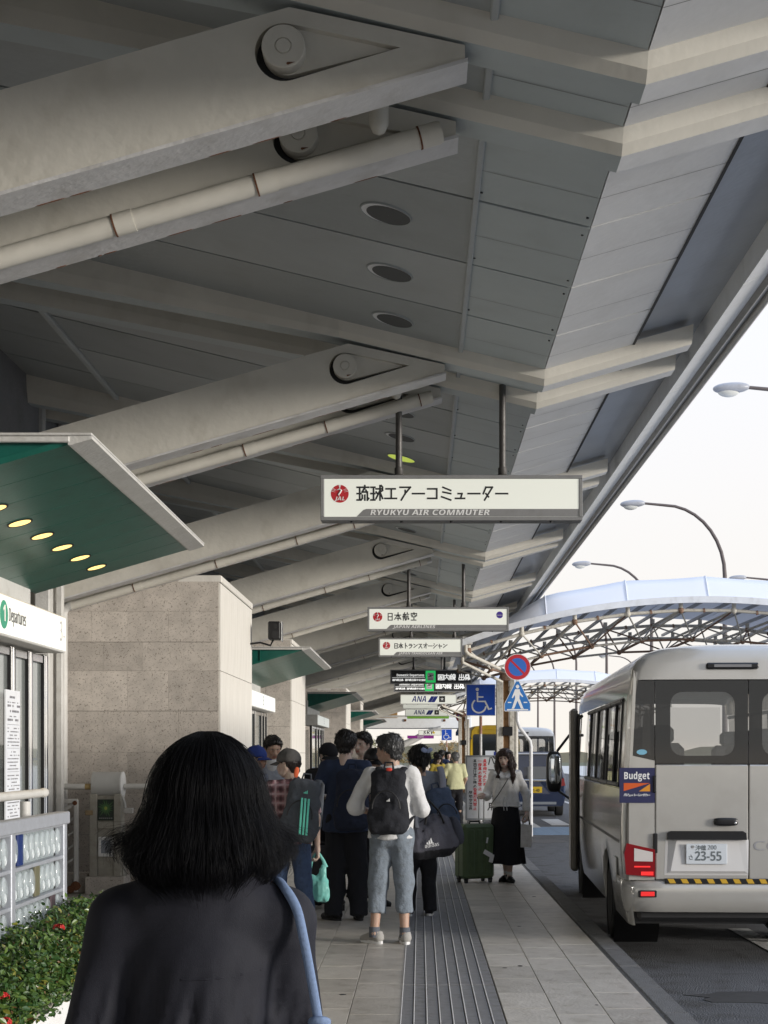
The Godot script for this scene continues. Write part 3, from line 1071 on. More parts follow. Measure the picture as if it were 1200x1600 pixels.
func door_box(d1: float, d2: float, label: String, signlabel: String, detailed: bool) -> void:
	# a glazed porch under a canopy: steel frames, glass, transom
	var e := thing("entrance_porch", label, "entrance", Vector3(-2.72, 0, -d2), 0.0, "glazed entrance porches under the green canopies")
	var L := d2 - d1
	var mb := MB.new()
	mb.box(Vector3(-0.11, 2.66, L / 2), Vector3(0.04, 0.5, L), 0.004)
	part("transom", mb, M.trim, e)
	var g := glass(0.55, 0.6, 0.58, 0.25)
	var posts := [0.0, 0.42, 0.86, 1.9, 2.9, L]
	for i in posts.size():
		if posts[i] > L: continue
		for q: float in [0.0, 0.055]:
			mb = MB.new()
			mb.box(Vector3(0, 1.14, posts[i] + q), Vector3(0.06, 2.28, 0.045), 0.008)
			part("door_post", mb, M.chrome, e)
		for q: float in [-0.028, 0.083]:
			mb = MB.new()
			mb.box(Vector3(0.004, 1.14, posts[i] + q), Vector3(0.05, 2.26, 0.014))
			part("dark_reflection", mb, M.black, e)  # black strips painting dark reflections beside the chrome
		if i < posts.size() - 1 and posts[i + 1] <= L:
			mb = MB.new()
			mb.box(Vector3(0, 1.14, (posts[i] + posts[i + 1]) / 2 + 0.02), Vector3(0.012, 2.2, posts[i + 1] - posts[i] - 0.1))
			part("door_glass", mb, g, e)
			mb = MB.new()
			mb.box(Vector3(0, 2.24, (posts[i] + posts[i + 1]) / 2 + 0.02), Vector3(0.05, 0.06, posts[i + 1] - posts[i] - 0.1), 0.006)
			part("door_rail", mb, M.chrome, e)
	# far end wall of the porch, glazed too
	for x: float in [-0.35, -0.75, -1.15]:
		mb = MB.new()
		mb.box(Vector3(x, 1.14, 0.01), Vector3(0.045, 2.28, 0.05), 0.008)
		part("door_post", mb, M.chrome, e)
	for x: float in [-0.19, -0.55, -0.95]:
		mb = MB.new()
		mb.box(Vector3(x, 1.14, 0.008), Vector3(0.30, 2.2, 0.012))
		part("door_glass", mb, g, e)
	mb = MB.new()
	mb.box(Vector3(-1.32, 1.2, L / 2), Vector3(0.1, 2.4, L))
	part("inner_wall", mb, M.gutter, e)
	# the light box with lettering above the doors
	var s := thing("door_sign", signlabel, "sign", Vector3(-2.55, 2.29, -d2 + 0.02), 0.0, "white sign boxes over the doors")
	mb = MB.new()
	mb.box(Vector3(-0.2, 0.13, L / 2), Vector3(0.39, 0.26, L), 0.006)
	part("sign_case", mb, M.trim, s)
	mb = MB.new()
	mb.box(Vector3(-0.001, 0.13, L / 2), Vector3(0.008, 0.235, L - 0.03))
	part("sign_face", mb, glow(0.70, 0.72, 0.68, 0.25), s)
	var rb := Basis(Vector3(0, 0, -1), Vector3(0, 1, 0), Vector3(1, 0, 0))
	if detailed:
		mb = MB.new()
		mb.prism(ellipse(Vector2.ZERO, Vector2(0.088, 0.088)), Vector3(0.0045, 0.13, 1.60), rb.x, rb.y, Vector3(-0.001, 0, 0))
		part("green_disc", mb, plain(0.05, 0.3, 0.2), s)
		latin(s, "1", Vector3(0.006, 0.085, 1.63), rb, 0.10, M.inkwhite, true)
		latin(s, "Departures", Vector3(0.006, 0.095, 1.50), rb, 0.082, plain(0.12, 0.12, 0.12), false, 0, false, 0.70)
		latin(s, "3", Vector3(0.006, 0.07, 0.20), rb, 0.14, plain(0.45, 0.46, 0.47), false, 0, false, 0.75)
		latin(s, "-", Vector3(0.006, 0.07, 0.10), rb, 0.10, plain(0.45, 0.46, 0.47))
	else:
		latin(s, "5", Vector3(0.006, 0.06, L * 0.5), rb, 0.15, plain(0.2, 0.2, 0.2))

func ellipse(o: Vector2, r: Vector2, n := 28) -> PackedVector2Array:
	var p := PackedVector2Array()
	for i in n: p.append(o + Vector2(cos(TAU * i / n) * r.x, sin(TAU * i / n) * r.y))
	return p

func build_entrance() -> void:
	green_canopy(7.2, 10.9, "green-lined door canopy nearest the camera with a row of lit lamps", true)
	green_canopy(21.5, 26.5, "green-lined door canopy between the first two stone pillars", false)
	green_canopy(37.2, 42.0, "green-lined door canopy before the third stone pillar", false)
	green_canopy(52.8, 57.4, "green-lined door canopy between the two farthest pillars", false)
	green_canopy(66.0, 71.0, "farthest green door canopy, small beside the overhead bridge", false)
	door_box(7.0, 10.68, "steel-framed glazed porch behind the glass lens screen", "white sign box lettered Departures over the nearest doors", true)
	door_box(22.0, 26.1, "glazed porch between the first two stone pillars", "white door sign box above the second porch", false)
	door_box(37.0, 41.6, "glazed porch before the third stone pillar", "small white door sign box above the third porch", false)
	# notice sheet on the doors
	var n := thing("notice_sheet", "tall white printed notice on the door glass beside the chrome posts", "notice", Vector3(-2.63, 0, -9.55))
	var mb := MB.new()
	mb.box(Vector3(0, 1.55, 0), Vector3(0.01, 0.85, 0.33))
	part("paper", mb, worn(0.72, 0.75, 0.8, 0.5, 0.05, 0.5), n)
	mb = MB.new()
	var y := 1.93
	var row := 0
	while y > 1.16:
		var big := row in [0, 2, 3, 5]
		var x := -0.13 if row % 4 else -0.08
		while x < 0.12:
			var w := rng.randf_range(0.008, 0.03) * (1.5 if big else 1.0)
			if rng.randf() < 0.8:
				mb.box(Vector3(0.0062, y, -x - w / 2), Vector3(0.001, 0.014 if big else 0.007, w))
			x += w + rng.randf_range(0.004, 0.012)
			if row % 4 == 0 and x > 0.06: break
		row += 1
		y -= 0.034 if big else 0.022
		if row % 6 == 0:
			mb.box(Vector3(0.0062, y + 0.004, 0), Vector3(0.001, 0.002, 0.28))
			y -= 0.02
	part("printing", mb, plain(0.2, 0.2, 0.22), n)
	# black loudspeaker box hung beyond the first pillar
	var sp := thing("speaker_box", "black loudspeaker on a bracket beside the first limestone pillar", "speaker", Vector3(-2.0, 3.2, -20.4))
	mb = MB.new()
	mb.box(Vector3(0, 0.06, 0), Vector3(0.17, 0.25, 0.22), 0.015)
	part("cabinet", mb, M.black, sp)
	mb = MB.new()
	mb.cyl(Vector3(0.02, 0.0, 0.112), Vector3(0.02, 0.0, 0.118), 0.055, 18)
	mb.cyl(Vector3(0.02, 0.12, 0.112), Vector3(0.02, 0.12, 0.118), 0.03, 18)
	part("cone", mb, M.dark, sp)
	mb = MB.new()
	mb.box(Vector3(0.1, 0.05, 0), Vector3(0.012, 0.27, 0.2), 0.003)
	part("edge_plate", mb, M.steel, sp)
	mb = MB.new()
	mb.tube([Vector3(-0.02, -0.06, 0), Vector3(-0.06, -0.14, 0), Vector3(-0.2, -0.1, 0), Vector3(-0.36, -0.12, 0)], 0.014, 8)
	part("bracket", mb, M.black, sp)

# ---------------------------------------------------------------- lettering
func latin(parent: Node3D, text: String, at: Vector3, bs: Basis, height: float, m: Material, bold := false, slant := 0.0, centre := false, squeeze := 1.0) -> MeshInstance3D:
	var f := SystemFont.new()
	f.font_names = PackedStringArray(["Droid Sans"])
	if bold: f.font_weight = 700
	var t := TextMesh.new()
	t.font = f
	t.text = text
	t.font_size = 64
	t.pixel_size = height / 46.0
	t.depth = 0.0016
	t.curve_step = 2.0
	t.horizontal_alignment = HORIZONTAL_ALIGNMENT_CENTER if centre else HORIZONTAL_ALIGNMENT_LEFT
	t.vertical_alignment = VERTICAL_ALIGNMENT_BOTTOM
	var b := Basis(bs.x * squeeze, bs.y + bs.x * slant, bs.z)
	var o := inst("lettering", t, m, parent)
	o.transform = Transform3D(b, at - bs.y * height * 0.3)
	return o

var GLYPH := {
	"琉": "0131 0535 0939 2129 6062 4191 614484 7385 464839 6669 868998", "球": "0131 0535 0939 2129 4292 7079 4455 7348 9374 7498 8091",
	"エ": "1282 5258 0898", "ア": "1191 9164 5355 5529", "ー": "0595", "コ": "1282 8288 1888", "ミ": "2183 2485 1789", "ュ": "3565 6558 1888",
	"タ": "3115 3181 8129 3557", "日": "2129 2181 8189 2585 2989", "本": "0393 5059 5208 5298 3777", "航": "3022 1219 1242 4249 0545 3334 3637 7072 5292 646759 6484 84889897",
	"空": "5051 1113 1191 9193 4224 6274 7494 2575 5559 1989", "ト": "4049 4386", "ラ": "2272 1484 8458 5829", "ン": "1233 1874 7493", "ス": "1272 7219 5589",
	"オ": "0393 6069 5328", "シ": "2132 1425 1974 7493", "ャ": "1585 8576 3249", "国": "1119 1191 9199 1999 3373 3575 5337 2777 6667", "内": "1219 1292 9299 5054 5437 5477 9988",
	"線": "3013 1343 3315 1545 2529 1728 3748 7061 5155 5191 9195 5393 5595 7579 5766 6658 9677 7799", "出": "5059 2125 2585 8185 1619 1999 9699",
	"発": "2141 4106 2233 6072 5197 7162 8374 2575 1787 454729 656998", "バ": "3119 5188 7081 8092", "専": "1181 2323 2373 2326 7376 2474 2676 5046 0797 7679 7969 2738",
	"用": "2126 2609 2181 8189 2484 2686 5159", "沖": "1021 0314 0927 4246 4292 9296 4696 6069", "縄": "3013 1343 3315 1545 2529 1728 3748 5154 5191 9194 5494 5658 5699 5999 9699 5898 7079",
	"さ": "0373 4076 1517 1739 3979", "レ": "3039 3995", "カ": "0383 8378 7868 4019", "ジ": "2132 1425 1974 7493 7081 8092", "ェ": "2575 5559 1989", "ッ": "1527 4456 8458",
	"乗": "3171 1383 5059 0686 1686 3336 6366 5609 5699", "車": "1181 2373 2326 7376 2676 2474 5059 0797", "待": "3014 3316 2529 4292 7074 3494 3696 8489 5768", "ち": "0282 4115 1555 5577 7759",
	"の": "524718163452748778", "た": "0242 3019 5383 4659 5989", "め": "2248 6137 3718 1543 4373 7396 9678", "一": "0595", "般": "3022 1219 1242 4249 0545 6165 6181 8184 5595 5668 8559",
	"駐": "1119 1141 1343 1545 3135 1747 4749 7072 5393 5595 5999 7359", "禁": "0141 2024 2104 2143 5191 7074 7154 7194 2575 1787 5759 3728 7788", "止": "5159 5585 2529 0999",
	"両": "0191 1319 1393 9399 5155 3337 3777 7377", "受": "8020 2132 5152 8172 1416 1494 9496 2676 7619 3689", "け": "1019 3383 7076 7659", "渡": "1021 0314 0927 6061 3191 3139 4393 5255 7275 5575 4787 8759 5799",
	"し": "2028 2848 4886", "時": "0107 0131 3137 0434 0737 6063 4282 4393 4595 7377 8389 5667", "営": "1022 4042 7062 1315 1393 9395 3373 3336 7376 3676 2729 2787 8789 2989",
	"業": "3032 6062 0292 1585 2474 0696 5559 5619 5699", "行": "3014 3316 2529 5191 4494 7479 7969", "為": "2031 1181 8144 2383 2585 2319 8589", "那": "1141 1343 0545 2109 4149 6169 6191 9175 7596 9677",
	"覇": "0191 1214 1292 9294 3436 0545 0747 5494 5459 9499 5797", "港": "1021 0314 0927 3292 5054 7074 3494 4777 4747 7749 4999", "長": "2026 2080 2282 2484 0696 2729 2948 5499",
	"関": "1119 1141 4144 1444 1242 6164 6191 9199 6494 3575 2888 5529 5589", "국": "2171 7144 0494 2777 7779", "내": "1116 1646 6169 8189 6585", "선": "3114 3154 8187 5484 2629 2989", "출": "4151 2272 5224 5284 0595 5557 2777 7779 7929", "발": "1116 4146 1343 1646 7177 7494 2747 4749 2949",
}

# strokes on a ten by ten grid drawn as thin flat bars; vertical writing runs downwards
func strokes(mb: MB, text: String, at: Vector3, bs: Basis, size: float, weight: float, pitch := 1.1, down := false, wide := 1.0) -> void:
	var pen := at
	var z := 0.0
	for ch in text:
		if GLYPH.has(ch):
			for st: String in GLYPH[ch].split(" "):
				var pts := PackedVector2Array()
				for i in range(0, st.length() - 1, 2):
					pts.append(Vector2(st.substr(i, 1).to_int() / 9.0 * size * wide, (1.0 - st.substr(i + 1, 1).to_int() / 9.0) * size))
				for i in pts.size() - 1:
					var dv := (pts[i + 1] - pts[i]).normalized() * weight * 0.5
					var nv := Vector2(-dv.y, dv.x)
					z = fmod(z + 0.00023, 0.0021)
					var q: Array = []
					for c: Vector2 in [pts[i] - dv - nv, pts[i + 1] + dv - nv, pts[i + 1] + dv + nv, pts[i] - dv + nv]:
						q.append(pen + bs.x * c.x + bs.y * c.y + bs.z * z)
					mb.quad(q[0], q[1], q[2], q[3])
		if down:
			pen -= bs.y * size * pitch
		else:
			pen += bs.x * size * pitch * wide

# ---------------------------------------------------------------- far end: footbridge, trees, street lamps
func build_far() -> void:
	var b := thing("footbridge", "low grey footbridge crossing over the far end of the pavement", "bridge", Vector3(0, 0, -92))
	var mb := MB.new()
	mb.box(Vector3(-0.6, 3.45, 0), Vector3(7.5, 0.62, 3.0), 0.02)
	part("deck", mb, M.fascia, b)
	mb = MB.new()
	mb.box(Vector3(-0.6, 3.86, 1.4), Vector3(7.4, 0.14, 0.1), 0.01)
	part("rail_beam", mb, M.trim, b)
	for x: float in [-3.2, -0.9, 1.5]:
		mb = MB.new()
		mb.box(Vector3(x, 3.62, 1.53), Vector3(0.14, 0.14, 0.06), 0.01)
		part("bracket", mb, M.rust, b)
	for q: Array in [[-3.6, 0.0], [3.0, 0.0]]:
		mb = MB.new()
		mb.box(Vector3(q[0], 1.4, 0.3), Vector3(0.5, 3.5, 0.5), 0.03)
		part("pier", mb, M.trim, b)
	mb = MB.new()
	mb.tube([Vector3(-2.6, 1.5, 1.8), Vector3(-0.5, 2.35, 1.8), Vector3(0.2, 2.75, 1.8), Vector3(1.3, 3.1, 1.8)], 0.2, 14)
	part("stair_tube", mb, M.trim, b)
	mb = MB.new()
	mb.box(Vector3(-2.6, 4.1, -0.6), Vector3(2.4, 0.62, 0.3), 0.02)
	part("sun_painted_parapet", mb, worn(0.5, 0.3, 0.12, 0.7, 0.1, 1.0), b)  # orange sunlight put into its colour
	# trees that close the view
	var kinds := ["sun-tinted yellow scrubby tree", "sun-tinted orange scrubby tree", "olive green scrubby tree", "sun-tinted golden tree"]
	for i in 12:
		var x: float = -9.0 + i * 1.75 + rng.randf_range(-0.4, 0.4)
		var hh := rng.randf_range(2.4, 4.0) + (0.6 if i in [2, 9] else 0.0)
		var where: String = ["left of the footbridge stair", "below the stair tube", "above the far crowd", "beside the small wheelchair sign post", "right of the far sign posts", "behind the yellow bus"][i / 2]
		scrub(Vector3(x, -0.4, -150.0 - rng.randf_range(0, 12)), hh, "%s, %s in the row %s" % [kinds[i % 4], "taller" if i % 2 else "shorter", where], i)
	var hill := MB.new()
	var rows: Array = []
	for r in 2:
		var row := PackedVector3Array()
		for i in 41:
			row.append(Vector3(-200 + i * 10, (-1.0 if r == 0 else 2.4 + 1.4 * sin(i * 0.7) + sin(i * 1.9)), -330 - r * 40))
		rows.append(row)
	hill.skin(rows, false, false)
	struct("hills", hill, worn(0.12, 0.10, 0.045, 0.9, 0.3, 9.0, 0.4, 0, 61))
	# street lamps on the far side of the road
	for i in 7:
		var names := ["nearest street lamp, only its head and arm in view at the edge", "tall street lamp with its full curved arm above the membrane canopy", "street lamp whose arm rises behind the white membrane canopy, left of the tall one", "street lamp seen through the canopy truss above the minibus", "street lamp pole seen between the truss and the minibus roof", "small street lamp whose bend shows right of the no-parking sign", "farthest small street lamp, just right of the no-parking sign"]
		street_lamp(Vector3(10.1, -0.15, -33.5 - 15.5 * i), names[i], 0.0)
	street_lamp(Vector3(18.0, -0.15, -69.6), "street lamp of the second row with its head above the canopy's right end", 0.0)
	street_lamp(Vector3(18.6, -0.15, -125.0), "small street lamp of the second row above the minibus roof", 0.0)

func scrub(at: Vector3, h: float, label: String, sd: int) -> void:
	var r := RandomNumberGenerator.new()
	r.seed = 100 + sd
	var t := thing("scrub_tree", label, "tree", at, 0.0, "trees beyond the footbridge")
	var mb := MB.new()
	mb.tube([Vector3.ZERO, Vector3(0.05, h * 0.3, 0), Vector3(-0.05, h * 0.75, 0.02)], [0.09, 0.06, 0.02], 7)
	for i in 5:
		var a := r.randf() * TAU
		mb.tube([Vector3(0, h * 0.25, 0), Vector3(cos(a) * 0.4, h * 0.5, sin(a) * 0.4), Vector3(cos(a) * 0.75, h * 0.75, sin(a) * 0.75)], [0.04, 0.025, 0.008], 5)
	part("trunk", mb, plain(0.09, 0.06, 0.035, 0.9), t)
	mb = MB.new()
	var tone: Vector3 = [Vector3(0.34, 0.24, 0.07), Vector3(0.36, 0.20, 0.06), Vector3(0.18, 0.18, 0.06), Vector3(0.33, 0.22, 0.08)][sd % 4]  # warm tones put low sunlight into the leaf colour
	for c in 26:
		var a := r.randf() * TAU
		var rad := sqrt(r.randf()) * 1.0
		var o := Vector3(cos(a) * rad, h * (0.3 + 0.7 * r.randf()) - rad * 0.35, sin(a) * rad)
		for i in 40:
			var p := o + Vector3(r.randfn(0, 0.16), r.randfn(0, 0.15), r.randfn(0, 0.16))
			var u := Vector3(r.randfn(), r.randfn(), r.randfn()).normalized() * r.randf_range(0.05, 0.10)
			var w := u.cross(Vector3(r.randfn(), r.randfn(), r.randfn())).normalized() * r.randf_range(0.03, 0.06)
			var k := r.randf_range(0.6, 1.3)
			mb.col = Color(tone.x * k, tone.y * k, tone.z * k)
			mb.quad(p - u, p - w, p + u, p + w)
	part("crown", mb, plain(1, 1, 1, 0.8), t)

func street_lamp(at: Vector3, label: String, turn: float) -> void:
	var s := thing("street_lamp", label, "street lamp", at, turn, "street lamps beside the road")
	var mb := MB.new()
	var pts: Array = [Vector3(0, 0, 0), Vector3(0, 4.0, 0), Vector3(0, 7.6, 0)]
	var rad: Array = [0.10, 0.085, 0.07]
	for i in 9:
		var a := PI / 2 * (i + 1) / 9.0
		pts.append(Vector3(-2.0 * (1 - cos(a)), 7.6 + 2.35 * sin(a), 0)); rad.append(0.062 - i * 0.002)
	pts.append(Vector3(-2.75, 10.02, 0)); rad.append(0.038)
	mb.tube(pts, rad, 10)
	part("pole", mb, worn(0.11, 0.09, 0.085, 0.6, 0.2, 0.8), s)
	mb = MB.new()
	mb.blob(Vector3(-3.05, 10.0, 0), Vector3(0.42, 0.12, 0.15), 0.9, 0.9, Basis(Vector3(0, 0, 1), 0.06))
	var head := part("lamp_head", mb, worn(0.34, 0.35, 0.38, 0.4, 0.1, 0.8), s)
	mb = MB.new()
	mb.blob(Vector3(-3.12, 9.93, 0), Vector3(0.25, 0.14, 0.12), 1.0, 1.0)
	part("lens", mb, plain(0.6, 0.6, 0.56, 0.15), head)

# ---------------------------------------------------------------- membrane canopies over the crossing
func arc(x: float) -> float:      # lower edge of the membrane
	return 4.60 - (14.1 - sqrt(maxf(14.1 * 14.1 - (x - 5.7) * (x - 5.7), 0.01))) * 1.0

func build_membrane() -> void:
	var c := thing("membrane_canopy", "near white membrane canopy arching over the road on a rusty truss", "canopy", Vector3(0, 0, -29.5), 0.0, "membrane canopies over the road")
	var x0 := 0.85
	var x1 := 10.6
	var n := 40
	var depth := 9.0
	# arched sheet, scalloped between its ribs, with an upright front
	var fab := plain(0.76, 0.78, 0.83, 0.6)
	fab.backlight_enabled = true
	fab.backlight = lin(0.22, 0.23, 0.25)
	var mb := MB.new()
	var rows: Array = []
	var top := func(x: float) -> float:
		var u := fposmod((x - 0.9) / 1.62, 1.0)
		return arc(x) + 0.50 * smoothstep(0.6, 2.9, x) * smoothstep(11.2, 9.0, x) + 0.05 - 0.17 * u * (1 - u)
	for r in 12:
		var row := PackedVector3Array()
		for i in n + 1:
			var x: float = lerp(x0, x1, float(i) / n)
			var yb := arc(x) + 0.10
			var yt: float = top.call(x)
			if r < 4:
				row.append(Vector3(x, lerp(yb, yt, r / 3.0), 0.0 - 0.35 * r / 3.0))
			else:
				row.append(Vector3(x, yt + 0.05 * sin((r - 3) / 8.0 * PI), -0.35 - (depth - 0.35) * (r - 3) / 8.0))
		rows.append(row)
	mb.skin(rows, false, false, true)
	part("membrane", mb, fab, c)
	mb = MB.new()
	for i in n:
		var xa: float = lerp(x0, x1, float(i) / n)
		var xb: float = lerp(x0, x1, float(i + 1) / n)
		mb.prism(PackedVector2Array([Vector2(xa, arc(xa) - 0.02), Vector2(xb, arc(xb) - 0.02), Vector2(xb, arc(xb) + 0.11), Vector2(xa, arc(xa) + 0.11)]), Vector3(0, 0, 0.03), Vector3.RIGHT, Vector3.UP, Vector3(0, 0, -0.06))
	part("edge_band", mb, worn(0.66, 0.68, 0.71, 0.5, 0.1, 1.2), c)
	# lighter seams where the sheet passes over ribs
	for i in 6:
		var x: float = 2.52 + i * 1.62
		mb = MB.new()
		var pts: Array = []
		for r in 4:
			pts.append(Vector3(x, lerpf(arc(x) + 0.10, top.call(x), r / 3.0) + 0.004, 0.006 - 0.35 * r / 3.0))
		pts.append(Vector3(x, top.call(x) + 0.02, -depth))
		mb.tube(pts, 0.012, 6)
		part("membrane_seam", mb, fab, c)
	# space truss
	var cream := worn(0.60, 0.57, 0.50, 0.6, 0.25, 0.5, 0.2, 0, 70)
	var rusty := worn(0.26, 0.16, 0.11, 0.8, 0.4, 0.3, 0.5, 0, 71)
	var topn: Array = []
	var botn: Array = []
	for rI in 3:
		var tr: Array = []
		for i in 10:
			var x := 0.98 + i * 1.067
			tr.append(Vector3(x, arc(x) - 0.14, -0.25 - rI * 3.6))
		topn.append(tr)
	for rI in 2:
		var tr: Array = []
		for i in 9:
			var x := 1.513 + i * 1.067
			tr.append(Vector3(x, arc(x) - 0.60, -1.9 - rI * 3.6))
		botn.append(tr)
	for row: Array in topn:
		for i in row.size() - 1:
			mb = MB.new(); mb.cyl(row[i], row[i + 1], 0.036, 10); part("top_chord", mb, cream, c)
			var m0: Vector3 = (row[i] + row[i + 1]) / 2
			mb = MB.new(); mb.cyl(m0 + Vector3(-0.09, -0.005, 0), m0 + Vector3(-0.05, 0.005, 0), 0.046, 10); part("rust_ring", mb, rusty, c)
	for row: Array in botn:
		for i in row.size() - 1:
			mb = MB.new(); mb.cyl(row[i], row[i + 1], 0.026, 8); part("bottom_chord", mb, rusty if i % 2 else cream, c)
	for rI in 2:
		for i in 9:
			var bn: Vector3 = botn[rI][i]
			for q: Vector3 in [topn[rI][i], topn[rI][i + 1], topn[rI + 1][i], topn[rI + 1][i + 1]]:
				mb = MB.new(); mb.cyl(q, bn, 0.018, 7); part("diagonal", mb, cream if rng.randf() < 0.65 else rusty, c)
			mb = MB.new(); mb.blob(bn, Vector3(0.062, 0.062, 0.062), 1, 1, Basis(), 10, 7); part("node", mb, rusty, c)
	for i in 9:
		mb = MB.new(); mb.cyl(botn[0][i], botn[1][i], 0.03, 8); part("cross_chord", mb, rusty, c)
	for rI in 3:
		for i in 10:
			if rI < 2:
				mb = MB.new(); mb.cyl(topn[rI][i], topn[rI + 1][i], 0.03, 8); part("cross_chord", mb, cream, c)
			var q: Vector3 = topn[rI][i]
			mb = MB.new(); mb.blob(q, Vector3(0.066, 0.066, 0.066), 1, 1, Basis(), 10, 7); part("node", mb, cream if i % 2 else rusty, c)
			mb = MB.new(); mb.cyl(q, q + Vector3(0, 0.15, 0), 0.045, 8); part("stub", mb, cream, c)
	# thin purlins under the sheet
	for i in 17:
		var x: float = 1.15 + i * 0.57
		mb = MB.new(); mb.box(Vector3(x, arc(x) + 0.05, -depth / 2), Vector3(0.05, 0.06, depth - 0.3), 0.0, Basis(Vector3(0, 0, 1), (5.7 - x) / 14.1)); part("purlin", mb, M.steelgrey, c)
	# white end plate with drain pipe, reaching towards the roof
	mb = MB.new(); mb.box(Vector3(0.95, 3.83, -0.15), Vector3(0.20, 0.15, 0.25), 0.01); part("end_plate", mb, M.trim, c)
	mb = MB.new(); mb.tube([Vector3(0.92, 3.76, -0.1), Vector3(0.92, 3.62, -0.1), Vector3(0.98, 3.56, -0.15), Vector3(1.84, 3.28, -1.6)], 0.036, 8); part("drain_arm", mb, cream, c)
	mb = MB.new(); mb.tube([Vector3(0.86, 3.5, -0.2), Vector3(0.86, 3.4, -0.2), Vector3(1.75, 3.1, -2.0)], 0.03, 8); part("drain_arm", mb, cream, c)
	# column: flanged cream post with a rusty web and a pipe beside it
	mb = MB.new(); mb.box(Vector3(1.78, 1.55, -3.5), Vector3(0.15, 3.4, 0.2), 0.01); part("column_flange", mb, cream, c)
	mb = MB.new(); mb.box(Vector3(1.92, 1.55, -3.55), Vector3(0.13, 3.4, 0.14), 0.004); part("column_web", mb, worn(0.26, 0.14, 0.06, 0.85, 0.35, 0.8, 0.4, 0, 72), c)
	mb = MB.new(); mb.box(Vector3(2.05, 1.55, -3.5), Vector3(0.11, 3.4, 0.18), 0.01); part("column_flange", mb, cream, c)
	mb = MB.new(); mb.cyl(Vector3(2.14, -0.15, -3.45), Vector3(2.14, 3.1, -3.45), 0.05, 12); part("column_pipe", mb, cream, c)
	mb = MB.new(); mb.box(Vector3(1.95, 2.07, -3.38), Vector3(0.22, 0.2, 0.06), 0.01); part("clamp", mb, M.black, c)
	mb = MB.new(); mb.cyl(Vector3(1.9, 3.2, -3.5), Vector3(1.9, 3.42, -3.5), 0.16, 12, 0.08); part("column_head", mb, rusty, c)
	for q: Vector3 in [botn[0][0], botn[1][0], topn[1][0], topn[1][1]]:
		mb = MB.new(); mb.cyl(Vector3(1.9, 3.38, -3.5), q, 0.03, 8); part("strut", mb, rusty, c)
	# right-hand column across the road
	mb = MB.new(); mb.box(Vector3(9.6, 1.6, -3.5), Vector3(0.3, 3.5, 0.25), 0.01); part("column_flange", mb, cream, c)
	var c2 := copy_of(c, "membrane_canopy", Vector3(0, 0, -62.0), "smaller white membrane canopy farther up the road behind the no-parking sign")

# ---------------------------------------------------------------- hanging signs
func hang(d: float, xl: float, xr: float, yb: float, yt: float, label: String, face: Material, frame: Material, rods := true) -> Node3D:
	var s := thing("hanging_sign", label, "sign", Vector3((xl + xr) / 2, yb, -d), 0.0, "signs hung from the roof over the pavement")
	var w := xr - xl
	var h := yt - yb
	var mb := MB.new()
	mb.box(Vector3(0, h / 2, 0), Vector3(w, h, 0.16), 0.006)
	part("case", mb, frame, s)
	mb = MB.new()
	for q: Array in [[0, h - 0.014, w, 0.028], [0, 0.014, w, 0.028]]:
		mb.box(Vector3(q[0], q[1], 0.084), Vector3(q[2], q[3], 0.012), 0.003)
	for q: float in [-1.0, 1.0]:
		mb.box(Vector3(q * (w / 2 - 0.014), h / 2, 0.084), Vector3(0.028, h - 0.058, 0.012), 0.003)
	part("frame", mb, frame, s)
	mb = MB.new()
	mb.box(Vector3(0, h / 2, 0.08), Vector3(w - 0.06, h - 0.06, 0.006))
	part("face", mb, face, s)
	for i in 5:
		mb = MB.new()
		mb.cyl(Vector3(-w / 2 + 0.25 + i * (w - 0.5) / 4, -0.012, 0.05), Vector3(-w / 2 + 0.25 + i * (w - 0.5) / 4, 0.002, 0.05), 0.012, 8)
		part("bolt", mb, M.black, s)
	if rods:
		var cx := (xl + xr) / 2
		for x: float in [-0.17, 0.67]:
			mb = MB.new()
			mb.cyl(Vector3(x - cx, h, 0), Vector3(x - cx, soff(x) - yb, 0), 0.027, 12)
			var rd := part("rod", mb, M.rod, s)
			mb = MB.new()
			mb.lathe([Vector2(0.05, 0.0), Vector2(0.05, 0.012), Vector2(0.036, 0.02), Vector2(0.036, 0.07), Vector2(0.028, 0.08)], Vector3(x - cx, h, 0), Basis(), 14)
			part("socket", mb, M.rod, rd)
	return s

